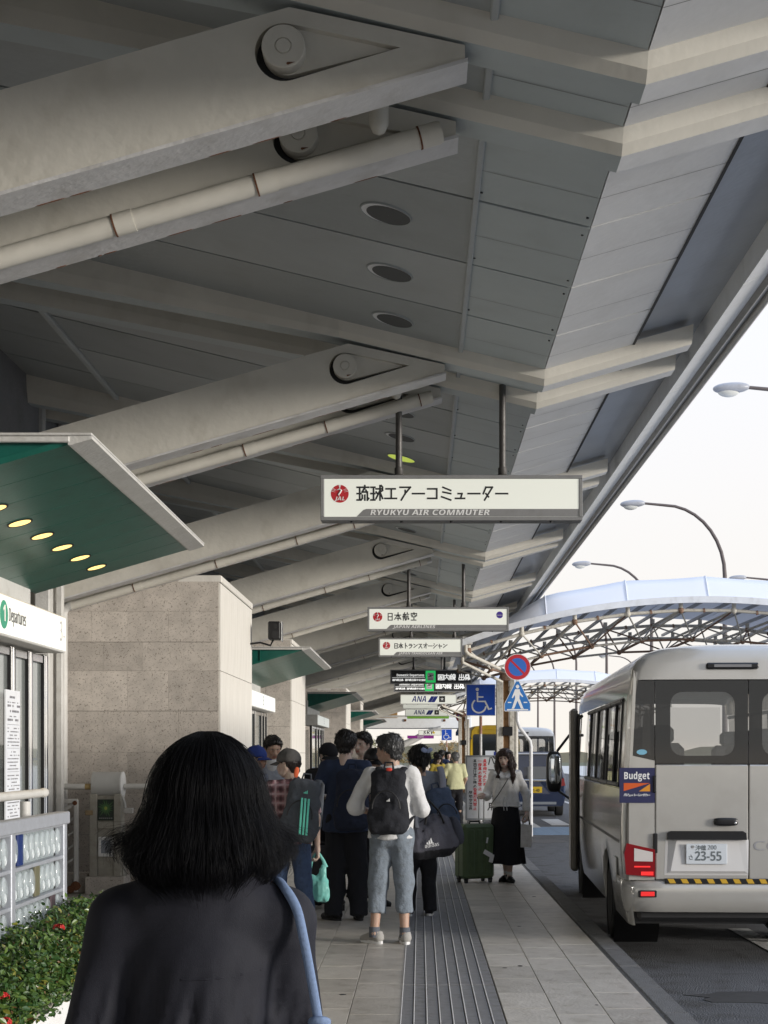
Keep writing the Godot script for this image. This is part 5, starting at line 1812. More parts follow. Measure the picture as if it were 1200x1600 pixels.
# ---------------------------------------------------------------- hedge
func build_hedge() -> void:
	var h := thing("flowering_hedge", "clipped green hedge with a few red flower heads in a white planter", "hedge")
	var mb := MB.new()
	mb.box(Vector3(-1.70, 0.21, -4.9), Vector3(0.09, 0.42, 7.4), 0.006)
	mb.box(Vector3(-1.97, 0.21, -8.57), Vector3(0.46, 0.42, 0.08), 0.006)
	part("planter_wall", mb, M.white, h)
	mb = MB.new()
	mb.box(Vector3(-1.715, 0.438, -4.9), Vector3(0.14, 0.035, 7.44), 0.008)
	part("coping", mb, M.concrete, h)
	mb = MB.new()
	mb.box(Vector3(-1.98, 0.36, -4.9), Vector3(0.46, 0.06, 7.2))
	part("soil", mb, plain(0.03, 0.022, 0.015, 0.95), h)
	# leaf: two folded halves
	var leaf := MB.new()
	for sg: float in [-1.0, 1.0]:
		var a := Vector3(0, 0, 0); var m := Vector3(0, 0.012, 0.5); var t := Vector3(0, -0.02, 1.0)
		var e := Vector3(0.24 * sg, 0.07, 0.32); var e2 := Vector3(0.21 * sg, 0.06, 0.66)
		if sg > 0:
			leaf.quad(a, m, e2, e); leaf.flat(m, t, e2)
		else:
			leaf.quad(a, e, e2, m); leaf.flat(m, e2, t)
	var mat := plain(1, 1, 1, 0.34)
	mat.backlight_enabled = true
	mat.backlight = lin(0.05, 0.10, 0.02)
	var mm := MultiMesh.new()
	mm.transform_format = MultiMesh.TRANSFORM_3D
	mm.use_colors = true
	mm.mesh = leaf.mesh()
	var tr: Array = []
	var cl: Array = []
	var bump := noise(2.2, 31, 3)
	for i in 60000:
		var z := -rng.randf_range(3.6, 8.62)
		var x := rng.randf_range(-2.03, -1.60)
		var hump := 0.70 + 0.10 * bump.get_noise_2d(x * 1.6, z * 1.4) + 0.035 * bump.get_noise_2d(x * 9, z * 9)
		var y := 0.42 + (hump - 0.42) * pow(rng.randf(), 0.55)
		if bump.get_noise_3d(x * 4.0, y * 5.0 + 31.0, z * 4.0) > 0.12 and rng.randf() < 0.75: continue
		# leaves sit on a rounded skin
		var out := 0.06 * bump.get_noise_2d(z * 3.0, y * 3.0 + 9.0)
		if rng.randf() < 0.65: x = -1.66 + out + rng.randf_range(-0.05, 0.07) - 0.18 * pow((y - 0.42) / 0.3, 3)
		var up := Vector3(rng.randfn(0.25, 0.6), rng.randfn(0.7, 0.5), rng.randfn(0.1, 0.6)).normalized()
		var f := Vector3(rng.randfn(), rng.randfn(0.2, 0.7), rng.randfn())
		f = (f - up * f.dot(up)).normalized()
		var sc := rng.randf_range(0.016, 0.042)
		tr.append(Transform3D(Basis(up.cross(f), up, f).scaled(Vector3(sc, sc, sc)), Vector3(x, y, z)))
		var k := rng.randf()
		var c := Color(0.028, 0.075, 0.018).lerp(Color(0.12, 0.19, 0.04), k * k)
		if rng.randf() < 0.07: c = Color(0.20, 0.20, 0.035)
		if rng.randf() < 0.03: c = Color(0.15, 0.08, 0.03)
		cl.append(c)
	mm.instance_count = tr.size()
	for i in tr.size():
		mm.set_instance_transform(i, tr[i])
		mm.set_instance_color(i, cl[i])
	var mi := MultiMeshInstance3D.new()
	mi.name = "foliage"
	mi.multimesh = mm
	mi.material_override = mat
	mi.set_meta("kind", "stuff")
	h.add_child(mi)
	mb = MB.new()
	for i in 160:
		var z := -rng.randf_range(3.7, 8.5)
		var x := rng.randf_range(-2.0, -1.68)
		mb.tube([Vector3(x, 0.36, z), Vector3(x + rng.randf_range(-0.04, 0.05), 0.52, z + 0.03), Vector3(x + rng.randf_range(-0.08, 0.09), 0.66, z + rng.randf_range(-0.1, 0.1))], [0.005, 0.004, 0.002], 4)
	part("twigs", mb, plain(0.06, 0.04, 0.025, 0.9), h).set_meta("kind", "stuff")
	# red flower heads of many four-petalled florets
	var red := plain(0.55, 0.02, 0.018, 0.5)
	for q: Vector3 in [Vector3(-1.72, 0.735, -7.05), Vector3(-1.62, 0.62, -5.74), Vector3(-1.60, 0.53, -5.70), Vector3(-1.79, 0.76, -8.5)]:
		mb = MB.new()
		for i in 34:
			var a := rng.randf() * TAU
			var e := rng.randf_range(0.0, 1.0)
			var nrm := Vector3(cos(a) * sqrt(1 - e * e), e, sin(a) * sqrt(1 - e * e))
			var o := q + nrm * Vector3(0.026, 0.019, 0.026)
			var u := nrm.cross(Vector3(0.3, 0.5, 0.8)).normalized()
			for pI in 4:
				var b := Basis(nrm, pI * PI / 2 + a)
				var dv := b * u
				var w := nrm.cross(dv) * 0.0045
				mb.quad(o, o + dv * 0.006 - w + nrm * 0.002, o + dv * 0.011, o + dv * 0.006 + w + nrm * 0.002)
		part("flower_head", mb, red, h)

# ---------------------------------------------------------------- vehicles
func half_w(y: float) -> float:
	var pts := [Vector2(0.30, 0.955), Vector2(0.5, 0.985), Vector2(0.8, 1.005), Vector2(1.1, 1.01), Vector2(1.42, 0.995), Vector2(2.2, 0.955), Vector2(2.36, 0.935), Vector2(2.7, 0.9)]
	for i in pts.size() - 1:
		if y <= pts[i + 1].x:
			return lerpf(pts[i].y, pts[i + 1].y, clampf((y - pts[i].x) / (pts[i + 1].x - pts[i].x), 0, 1))
	return 0.9

func inset(z: float, L: float) -> float:
	var a := maxf(0.0, 0.09 + z) / 0.09
	var b := maxf(0.0, -z - (L - 0.5)) / 0.5
	return 0.045 * a * a + 0.16 * b * b

func wheel(parent: Node3D, at: Vector3, r: float, w: float, rim: Material = null) -> void:
	var bs := Basis(Vector3(0, 1, 0), Vector3(-1, 0, 0), Vector3(0, 0, 1))
	var n := Node3D.new()
	n.name = numbered("wheel", parent)
	n.position = at
	parent.add_child(n, true)
	var mb := MB.new()
	mb.lathe([Vector2(r * 0.62, -w * 0.5), Vector2(r * 0.93, -w * 0.5), Vector2(r, -w * 0.38), Vector2(r, w * 0.38), Vector2(r * 0.93, w * 0.5), Vector2(r * 0.62, w * 0.5)], Vector3.ZERO, bs, 28)
	part("tyre", mb, M.blackrubber, n)
	mb = MB.new()
	mb.lathe([Vector2(0.02, w * 0.42), Vector2(r * 0.2, w * 0.45), Vector2(r * 0.3, w * 0.30), Vector2(r * 0.56, w * 0.36), Vector2(r * 0.62, w * 0.52)], Vector3.ZERO, bs, 24)
	part("rim", mb, rim if rim else M.gutter, n)

func minibus(called: String, label: String, at: Vector3, turn: float, body: Material, L: float, detailed: bool) -> Node3D:
	var b := thing(called, label, "minibus", at, turn)
	var I := Basis()
	var wr := 0.37
	var wz := [-1.75, -L + 1.05]
	# skirts and waist
	for sg: float in [-1.0, 1.0]:
		var rows: Array = []
		for y0: float in [0.32, 0.40, 0.55, 0.75, 0.95, 1.15, 1.30, 1.42]:
			var row := PackedVector3Array()
			var steps := 72
			for i in steps + 1:
				var z := -L * i / steps
				if i == 0: z = 0.0
				elif i == 1: z = -0.03
				var y := y0
				for w: float in wz:
					var q := 0.47 * 0.47 - (z - w) * (z - w)
					if q > 0: y = maxf(y, wr + sqrt(q))
				row.append(Vector3(sg * (half_w(y0) - inset(z, L)), y, z))
			rows.append(row)
		var mb := MB.new()
		mb.skin(rows, false, false, sg < 0)
		part("side_panel", mb, body, b)
		# window band: pillars and tinted panes
		var edges := [-0.02, -0.62, -1.62, -2.62, -3.62, -4.62, -L + 1.15, -L + 0.35]
		for i in edges.size() - 1:
			var za: float = edges[i]
			var zb: float = edges[i + 1]
			var wide := 0.5 if i == 0 else 0.05
			mb = MB.new()
			var pr: Array = []
			for y: float in [1.42, 1.8, 2.2]:
				var row := PackedVector3Array()
				for q in 5:
					var z := za - wide * q / 4.0
					row.append(Vector3(sg * (half_w(y) - inset(z, L)), y, z))
				pr.append(row)
			mb.skin(pr, false, false, sg < 0)
			part("window_pillar", mb, body if i == 0 else M.black, b)
			if sg < 0 and i == 5: continue
			var z0 := za - wide
			mb = MB.new()
			var o := 0.012
			mb.quad(Vector3(sg * (half_w(1.42) - o - inset(z0, L)), 1.42, z0), Vector3(sg * (half_w(1.42) - o - inset(zb, L)), 1.42, zb), Vector3(sg * (half_w(2.2) - o - inset(zb, L)), 2.2, zb), Vector3(sg * (half_w(2.2) - o - inset(z0, L)), 2.2, z0))
			part("side_window", mb, glass(0.03, 0.035, 0.035, 0.55), b)
			mb = MB.new()
			for y: float in [1.45, 2.17]:
				mb.tube([Vector3(sg * (half_w(y) - 0.004 - inset(z0, L)), y, z0), Vector3(sg * (half_w(y) - 0.004 - inset(zb, L)), y, zb)], 0.022, 6)
			mb.tube([Vector3(sg * (half_w(1.45) - 0.002), 1.45, (z0 + zb) / 2), Vector3(sg * (half_w(2.17) - 0.002), 2.17, (z0 + zb) / 2)], 0.016, 6)
			part("window_frame", mb, M.black, b)
	# roof skin with a rounded rear cap
	var rows: Array = []
	var sec := [Vector2(2.2, 0), Vector2(2.315, 0), Vector2(2.40, 0.012), Vector2(2.48, 0.05), Vector2(2.545, 0.13), Vector2(2.585, 0.25), Vector2(2.61, 0.45), Vector2(2.62, 0.7), Vector2(2.622, 0.95)]
	for q: Vector2 in [Vector2(0.0, 0.02), Vector2(-0.01, 0.5), Vector2(-0.03, 0.78), Vector2(-0.08, 0.92), Vector2(-0.2, 0.99), Vector2(-0.6, 1.0), Vector2(-L * 0.5, 1.0), Vector2(-L + 1.2, 1.0), Vector2(-L + 0.7, 0.9), Vector2(-L + 0.4, 0.55), Vector2(-L + 0.25, 0.1)]:
		var ring := PackedVector3Array()
		for side: float in [-1.0, 1.0]:
			for i in sec.size():
				var s: Vector2 = sec[i] if side < 0 else sec[sec.size() - 1 - i]
				var y := s.x if s.x <= 2.315 else 2.315 + (s.x - 2.315) * q.y
				var x := maxf(half_w(2.315) - s.y, 0.0) - inset(q.x, L)
				if s.x < 2.3: x = half_w(2.2) - inset(q.x, L)
				ring.append(Vector3(side * maxf(x, 0.001), y, q.x))
		rows.append(ring)
	var mb := MB.new()
	mb.skin(rows, false, false, true)
	part("roof", mb, body, b)
	# rear: corner panels, two doors, glass
	var dk := glass(0.012, 0.014, 0.016, 0.90)
	var cl := glass(0.10, 0.11, 0.11, 0.30)
	for sg: float in [-1.0, 1.0]:
		mb = MB.new()
		mb.prism(PackedVector2Array([Vector2(sg * 0.757, 0.69), Vector2(sg * 0.965, 0.69), Vector2(sg * 0.965, 1.42), Vector2(sg * 0.935, 1.70), Vector2(sg * 0.757, 1.66)]), Vector3(0, 0, 0.004), I.x, I.y, Vector3(0, 0, -0.04))
		part("corner_panel", mb, body, b)
		mb = MB.new()
		mb.prism(PackedVector2Array([Vector2(sg * 0.757, 1.663), Vector2(sg * 0.93, 1.703), Vector2(sg * 0.905, 2.312), Vector2(sg * 0.757, 2.312)]), Vector3(0, 0, -0.002), I.x, I.y, Vector3(0, 0, -0.008))
		part("corner_glass", mb, glass(0.012, 0.014, 0.016, 0.72), b)
		mb = MB.new()
		mb.prism(PackedVector2Array([Vector2(sg * 0.905, 2.315), Vector2(sg * 0.935, 1.69), Vector2(sg * 0.965, 1.42), Vector2(sg * 0.972, 1.42), Vector2(sg * 0.925, 2.4)]), Vector3(0, 0, 0.003), I.x, I.y, Vector3(0, 0, -0.03))
		part("corner_edge", mb, body, b)
		# door sheet, number plate recess only in the left door
		mb = MB.new()
		var xa := minf(sg * 0.751, sg * 0.004)
		var xb := maxf(sg * 0.751, sg * 0.004)
		mb.box(Vector3((xa + xb) / 2, 1.16, -0.012), Vector3(xb - xa, 0.935, 0.04), 0.008)
		var door := part("rear_door", mb, body, b)
		mb = MB.new()
		mb.box(Vector3(sg * 0.758, 1.47, 0.012), Vector3(0.026, 0.14, 0.03), 0.006)
		mb.box(Vector3(sg * 0.752, 0.99, 0.012), Vector3(0.034, 0.16, 0.03), 0.006)
		part("hinge", mb, M.black, door)
		# glass: dark painted border with a clearer middle
		var ymid := 1.972
		mb = MB.new()
		var outer := PackedVector2Array([Vector2(xa, 1.635), Vector2(xb, 1.635), Vector2(xb, 2.312), Vector2(xa, 2.312)])
		mb.prism(rounded_ring(Rect2(xa, 1.635, xb - xa, 0.677), Rect2(minf(sg * 0.63, sg * 0.11), 1.70, 0.52, 0.52), 0.10), Vector3(0, 0, 0.002), I.x, I.y, Vector3(0, 0, -0.006))
		part("glass_border", mb, dk, door)
		mb = MB.new()
		mb.prism(rounded(Rect2(minf(sg * 0.63, sg * 0.11), 1.70, 0.52, 0.52), 0.10), Vector3(0, 0, 0.0), I.x, I.y, Vector3(0, 0, -0.004))
		part("rear_glass", mb, cl, door)
		# lamps
		mb = MB.new()
		mb.prism(PackedVector2Array([Vector2(sg * 0.757, 0.80), Vector2(sg * 0.757, 0.94), Vector2(sg * 0.985, 0.99), Vector2(sg * 1.005, 0.90), Vector2(sg * 0.99, 0.735), Vector2(sg * 0.757, 0.715)]), Vector3(0, 0, 0.028), I.x, I.y, Vector3(0, 0, -0.12))
		var red := plain(0.22, 0.008, 0.012, 0.12)
		var lamp := part("tail_lamp", mb, red, b)
		mb = MB.new()
		mb.prism(PackedVector2Array([Vector2(sg * 0.775, 0.842), Vector2(sg * 0.775, 0.918), Vector2(sg * 0.925, 0.95), Vector2(sg * 0.925, 0.845)]), Vector3(0, 0, 0.0305), I.x, I.y, Vector3(0, 0, -0.004))
		part("clear_lens", mb, plain(0.62, 0.58, 0.56, 0.1), lamp)
		mb = MB.new()
		mb.box(Vector3(sg * 0.82, 0.745, 0.029), Vector3(0.10, 0.03, 0.006))
		mb.box(Vector3(sg * 0.86, 0.80, 0.029), Vector3(0.13, 0.012, 0.005))
		part("red_strip", mb, glow(0.75, 0.02, 0.02, 0.35), lamp)
		mb = MB.new()
		mb.box(Vector3(sg * 0.82, 0.582, 0.052), Vector3(0.15, 0.056, 0.02), 0.006)
		var rf := part("reflector", mb, M.black, b)
		mb = MB.new()
		mb.box(Vector3(sg * 0.82, 0.582, 0.063), Vector3(0.11, 0.036, 0.008), 0.002)
		part("red_lens", mb, glow(0.7, 0.02, 0.02, 0.25), rf)  # faint glow stands in for returned light, no lamp inside
	# bumper wrapping the corners
	var brow: Array = []
	for q: Vector2 in [Vector2(0.425, -0.02), Vector2(0.435, 0.03), Vector2(0.53, 0.05), Vector2(0.62, 0.05), Vector2(0.675, 0.04), Vector2(0.69, -0.02)]:
		var row := PackedVector3Array()
		for i in 25:
			var a := lerpf(-1.0, 1.0, i / 24.0)
			var x := clampf(a * 1.35, -1.0, 1.0)
			var over := maxf(absf(a) - 0.74, 0.0) / 0.26
			var z := q.y - (0.0 if absf(a) < 0.74 else over * 0.75)
			var rr := smoothstep(0.6, 0.74, absf(a))
			row.append(Vector3((half_w(q.x) + q.y * 0.35) * x, q.x, z - 0.05 * rr))
		brow.append(row)
	mb = MB.new()
	mb.skin(brow, false, false)
	part("bumper", mb, body, b)
	mb = MB.new()
	mb.box(Vector3(0, 0.40, -0.10), Vector3(1.78, 0.10, 0.10), 0.03)
	part("valance", mb, M.dark, b)
	# striped step tape on the bumper
	mb = MB.new()
	mb.box(Vector3(0, 0.685, 0.035), Vector3(1.36, 0.042, 0.035), 0.004)
	var tape := part("step_tape", mb, M.black, b)
	for i in 13:
		mb = MB.new()
		var x := -0.64 + i * 0.105
		mb.prism(PackedVector2Array([Vector2(x, 0.668), Vector2(x + 0.05, 0.668), Vector2(x + 0.03, 0.704), Vector2(x - 0.02, 0.704)]), Vector3(0, 0, 0.0545), I.x, I.y, Vector3(0, 0, -0.001))
		part("yellow_stripe", mb, plain(0.55, 0.33, 0.02, 0.6), tape)
	# dark underbody, axle and wheels
	mb = MB.new()
	mb.box(Vector3(0, 0.42, -L / 2), Vector3(1.82, 0.2, L - 0.3))
	part("underbody", mb, M.dark, b)
	mb = MB.new()
	mb.cyl(Vector3(-0.8, 0.36, wz[0]), Vector3(0.8, 0.36, wz[0]), 0.07, 10)
	mb.blob(Vector3(0.1, 0.36, wz[0]), Vector3(0.2, 0.17, 0.2))
	mb.tube([Vector3(0.2, 0.30, 0.0), Vector3(0.22, 0.33, -0.5), Vector3(0.5, 0.36, -1.2)], 0.035, 8)
	part("axle", mb, M.black, b)
	for w: float in wz:
		for sg: float in [-1.0, 1.0]:
			wheel(b, Vector3(sg * 0.84, wr, w), wr, 0.24, M.blackrubber)
			mb = MB.new()
			mb.lathe([Vector2(0.47, -0.10), Vector2(0.46, 0.30)], Vector3(sg * 0.86, wr, w), Basis(Vector3(0, 1, 0), Vector3(-sg, 0, 0), Vector3(0, 0, sg)), 24, false)
			part("wheel_arch", mb, M.black, b)
	# floor, seats, lining
	mb = MB.new()
	mb.box(Vector3(0, 0.75, -L / 2), Vector3(1.86, 0.06, L - 0.2))
	part("floor", mb, M.gutter, b)
	mb = MB.new()
	mb.box(Vector3(0, 2.40, -L / 2), Vector3(1.7, 0.02, L - 1.2))
	part("lining", mb, plain(0.42, 0.40, 0.36), b)
	for i in 5:
		for x: float in [-0.62, 0.62]:
			mb = MB.new()
			var z := -1.0 - i * 0.95
			mb.box(Vector3(x, 1.2, z), Vector3(0.42, 0.1, 0.42), 0.04)
			mb.box(Vector3(x, 1.5, z + 0.2), Vector3(0.42, 0.62, 0.12), 0.05)
			mb.box(Vector3(x, 1.88, z + 0.21), Vector3(0.24, 0.17, 0.09), 0.04)
			part("seat", mb, plain(0.10, 0.10, 0.11, 0.9), b)
	# front end
	mb = MB.new()
	var fr: Array = []
	for y: float in [0.35, 0.7, 1.1, 1.25]:
		var row := PackedVector3Array()
		for i in 9:
			var a := lerpf(-1, 1, i / 8.0)
			row.append(Vector3(a * (half_w(y) - 0.14), y, -L - 0.02 + 0.12 * a * a))
		fr.append(row)
	mb.skin(fr, false, false, true)
	part("nose", mb, body, b)
	mb = MB.new()
	fr = []
	for y: float in [1.25, 1.7, 2.3]:
		var row := PackedVector3Array()
		for i in 9:
			var a := lerpf(-1, 1, i / 8.0)
			row.append(Vector3(a * (half_w(y) - 0.12), y, -L - 0.02 + 0.12 * a * a + (y - 1.25) * 0.27))
		fr.append(row)
	mb.skin(fr, false, false, true)
	part("windscreen", mb, glass(0.1, 0.12, 0.11, 0.2), b)
	# stop lamp high in the cap
	mb = MB.new()
	mb.box(Vector3(-0.13, 2.43, 0.012), Vector3(0.42, 0.05, 0.03), 0.01)
	var sl := part("stop_lamp", mb, M.black, b)
	mb = MB.new()
	mb.box(Vector3(-0.13, 2.43, 0.027), Vector3(0.30, 0.022, 0.006))
	part("stop_lens", mb, plain(0.2, 0.2, 0.21, 0.2), sl)
	if not detailed:
		return b
	# left-door fittings: handle, plate lamp bar, recess and plate
	mb = MB.new()
	mb.blob(Vector3(-0.185, 1.165, 0.022), Vector3(0.098, 0.033, 0.03), 0.5, 0.6)
	var hd := part("door_handle", mb, M.black, b)
	mb = MB.new()
	mb.blob(Vector3(-0.115, 1.155, 0.052), Vector3(0.01, 0.01, 0.004))
	part("key_lock", mb, M.chrome, hd)
	mb = MB.new()
	mb.prism(PackedVector2Array([Vector2(-0.655, 1.02), Vector2(-0.02, 1.02), Vector2(-0.025, 1.075), Vector2(-0.05, 1.09), Vector2(-0.63, 1.09), Vector2(-0.655, 1.075)]), Vector3(0, 0, 0.045), I.x, I.y, Vector3(0, 0, -0.05))
	part("plate_lamp_bar", mb, M.black, b)
	mb = MB.new()
	# pressed surround: raised rim that falls back to a slanted field
	var rim := [Vector3(-0.65, 1.018, 0.012), Vector3(-0.02, 1.018, 0.012), Vector3(-0.005, 0.745, 0.012), Vector3(-0.66, 0.745, 0.012)]
	var inn := [Vector3(-0.58, 1.015, 0.009), Vector3(-0.085, 1.015, 0.009), Vector3(-0.035, 0.765, 0.026), Vector3(-0.63, 0.765, 0.026)]
	mb.quad(inn[3], inn[2], inn[1], inn[0])
	for i in 4:
		var k := (i + 1) % 4
		mb.quad(rim[k], rim[i], inn[i], inn[k]) if false else mb.quad(inn[k], inn[i], rim[i], rim[k])
	var out := [Vector3(-0.67, 1.02, 0.009), Vector3(0.0, 1.02, 0.009), Vector3(-0.004, 0.73, 0.009), Vector3(-0.68, 0.73, 0.009)]
	for i in 4:
		var k := (i + 1) % 4
		mb.quad(rim[k], rim[i], out[i], out[k])
	part("plate_recess", mb, plain(0.62, 0.61, 0.60, 0.3), b)
	var tilt := Basis(Vector3.RIGHT, -0.05)
	mb = MB.new()
	mb.box(Vector3(-0.343, 0.905, 0.035), Vector3(0.33, 0.165, 0.008), 0.003)
	var plate := part("number_plate", mb, plain(0.60, 0.64, 0.68, 0.4), b)
	var inkg := plain(0.13, 0.15, 0.16, 0.5)
	mb = MB.new()
	strokes(mb, "沖縄", Vector3(-0.43, 0.937, 0.0395), I, 0.037, 0.005, 1.12)
	strokes(mb, "さ", Vector3(-0.485, 0.86, 0.0395), I, 0.036, 0.005)
	part("lettering", mb, inkg, plate)
	latin(plate, "200", Vector3(-0.335, 0.94, 0.0402), I, 0.034, inkg, false, 0, false, 0.95)
	latin(plate, "23-55", Vector3(-0.44, 0.848, 0.0402), I, 0.075, inkg, true, 0, false, 0.84)
	mb = MB.new()
	mb.cyl(Vector3(-0.452, 0.963, 0.038), Vector3(-0.452, 0.963, 0.043), 0.012, 12)
	part("seal", mb, M.steel, plate)
	latin(b, "COASTER", Vector3(0.03, 0.93, 0.010), I, 0.075, plain(0.4, 0.4, 0.42, 0.3, 0.6), false, 0, false, 1.7)
	# rental poster on the left corner
	mb = MB.new()
	mb.box(Vector3(-0.90, 1.46, 0.012), Vector3(0.285, 0.285, 0.004))
	var ad := part("rental_poster", mb, plain(0.022, 0.024, 0.085, 0.5), b)
	latin(ad, "Budget", Vector3(-1.01, 1.508, 0.015), I, 0.056, M.inkwhite, true, 0, false, 0.80)
	mb = MB.new()
	mb.prism(PackedVector2Array([Vector2(-1.008, 1.478), Vector2(-0.795, 1.478), Vector2(-1.008, 1.413)]), Vector3(0, 0, 0.0152), I.x, I.y, Vector3(0, 0, -0.0006))
	part("orange_wedge", mb, plain(0.62, 0.10, 0.015), ad)
	mb = MB.new()
	mb.prism(PackedVector2Array([Vector2(-0.795, 1.472), Vector2(-0.795, 1.411), Vector2(-0.885, 1.411)]), Vector3(0, 0, 0.0152), I.x, I.y, Vector3(0, 0, -0.0006))
	part("amber_wedge", mb, plain(0.68, 0.27, 0.02), ad)
	mb = MB.new()
	strokes(mb, "バジェットーレンタカー", Vector3(-1.008, 1.372, 0.0148), I, 0.0195, 0.0036, 0.99)
	part("lettering", mb, M.inkwhite, ad)
	mb = MB.new()
	mb.prism(ellipse(Vector2(-0.86, 1.73), Vector2(0.042, 0.022)), Vector3(0, 0, 0.0012), I.x, I.y, Vector3(0, 0, -0.0008))
	part("oval_sticker", mb, plain(0.2, 0.45, 0.6, 0.4), b)
	# pale curtain hanging behind the corner glass
	mb = MB.new()
	mb.prism(PackedVector2Array([Vector2(-0.84, 1.75), Vector2(-0.77, 1.70), Vector2(-0.775, 2.0), Vector2(-0.80, 2.1), Vector2(-0.83, 2.02)]), Vector3(0, 0, -0.16), I.x, I.y, Vector3(0, 0, -0.02))
	part("curtain", mb, plain(0.6, 0.57, 0.52, 0.9), b)
	# entry step and open folding door, mirror
	mb = MB.new()
	mb.box(Vector3(-1.09, 1.30, -L + 1.72), Vector3(0.085, 1.88, 0.36), 0.03)
	var leaf := part("open_door_leaf", mb, worn(0.20, 0.185, 0.155, 0.25, 0.1, 1.0), b)
	mb = MB.new()
	mb.box(Vector3(-1.035, 1.28, -L + 1.80), Vector3(0.012, 1.8, 0.25), 0.004)
	part("door_seal", mb, M.black, leaf)
	mb = MB.new()
	mb.blob(Vector3(-1.07, 0.40, -L + 1.70), Vector3(0.035, 0.05, 0.15), 0.7, 0.7)
	part("door_foot", mb, M.black, leaf)
	mb = MB.new()
	mb.blob(Vector3(-1.24, 1.49, -L + 0.15), Vector3(0.10, 0.26, 0.07), 0.5, 0.5)
	var mir := part("wing_mirror", mb, M.black, b)
	mb = MB.new()
	mb.blob(Vector3(-1.235, 1.52, -L + 0.205), Vector3(0.075, 0.19, 0.022), 0.5, 0.5)
	part("mirror_glass", mb, plain(0.7, 0.75, 0.8, 0.04, 1.0), mir)
	mb = MB.new()
	mb.tube([Vector3(-1.2, 1.75, -L + 0.15), Vector3(-1.05, 1.95, -L + 0.2), Vector3(-0.88, 1.95, -L + 0.3)], 0.018, 8)
	mb.tube([Vector3(-1.2, 1.26, -L + 0.15), Vector3(-1.05, 1.15, -L + 0.25), Vector3(-0.9, 1.15, -L + 0.3)], 0.018, 8)
	part("mirror_arm", mb, M.black, mir)
	# chrome trim along the waist and fuel flap on the near side
	mb = MB.new()
	mb.box(Vector3(-1.005, 0.98, -2.9), Vector3(0.012, 0.03, 5.0), 0.004)
	part("side_trim", mb, M.black, b)
	mb = MB.new()
	mb.box(Vector3(-1.012, 0.72, -0.75), Vector3(0.008, 0.22, 0.3), 0.003)
	part("fuel_flap", mb, body, b)
	return b

func rounded(r: Rect2, q: float) -> PackedVector2Array:
	var p := PackedVector2Array()
	for c in 4:
		var o := Vector2(r.end.x - q if c in [0, 3] else r.position.x + q, r.end.y - q if c in [0, 1] else r.position.y + q)
		for i in 7:
			var a := PI / 2 * (c + i / 6.0)
			p.append(o + Vector2(cos(a), sin(a)) * q)
	return p

func rounded_ring(outer: Rect2, inner: Rect2, q: float) -> PackedVector2Array:
	var p := PackedVector2Array([outer.end, Vector2(outer.position.x, outer.end.y), outer.position, Vector2(outer.end.x, outer.position.y), Vector2(outer.end.x, outer.end.y - 0.0001)])
	var r := rounded(inner, q)
	r.reverse()
	# start the inner loop at its top-right corner so that the joining slit is short
	var n := r.size()
	var best := 0
	for i in n:
		if r[i].distance_to(outer.end) < r[best].distance_to(outer.end): best = i
	for i in n:
		p.append(r[(best + i) % n] + (Vector2(0.00005, -0.00005) if i == 0 else Vector2.ZERO))
	p.append(r[best] + Vector2(-0.00005, 0.00005))
	return p

func build_vehicles() -> void:
	var beige := worn(0.50, 0.485, 0.45, 0.18, 0.02, 2.0, 0, 0.3, 80)
	beige.uv1_world_triplanar = false
	beige.clearcoat_enabled = true
	beige.clearcoat = 0.6
	beige.clearcoat_roughness = 0.08
	minibus("rental_minibus", "silver-beige rental minibus with blue and orange poster on its corner and open side door", Vector3(2.665, -0.15, -12.0), -0.0415, beige, 6.95, true)
	var silver := worn(0.50, 0.51, 0.52, 0.28, 0.02, 2.0, 0, 0.2, 81)
	silver.uv1_world_triplanar = false
	minibus("silver_minibus", "silver minibus parked in front of the dark blue van, half behind the canopy column", Vector3(3.60, -0.15, -50.0), -0.06, silver, 6.6, false)
	yellow_bus()
	blue_van()

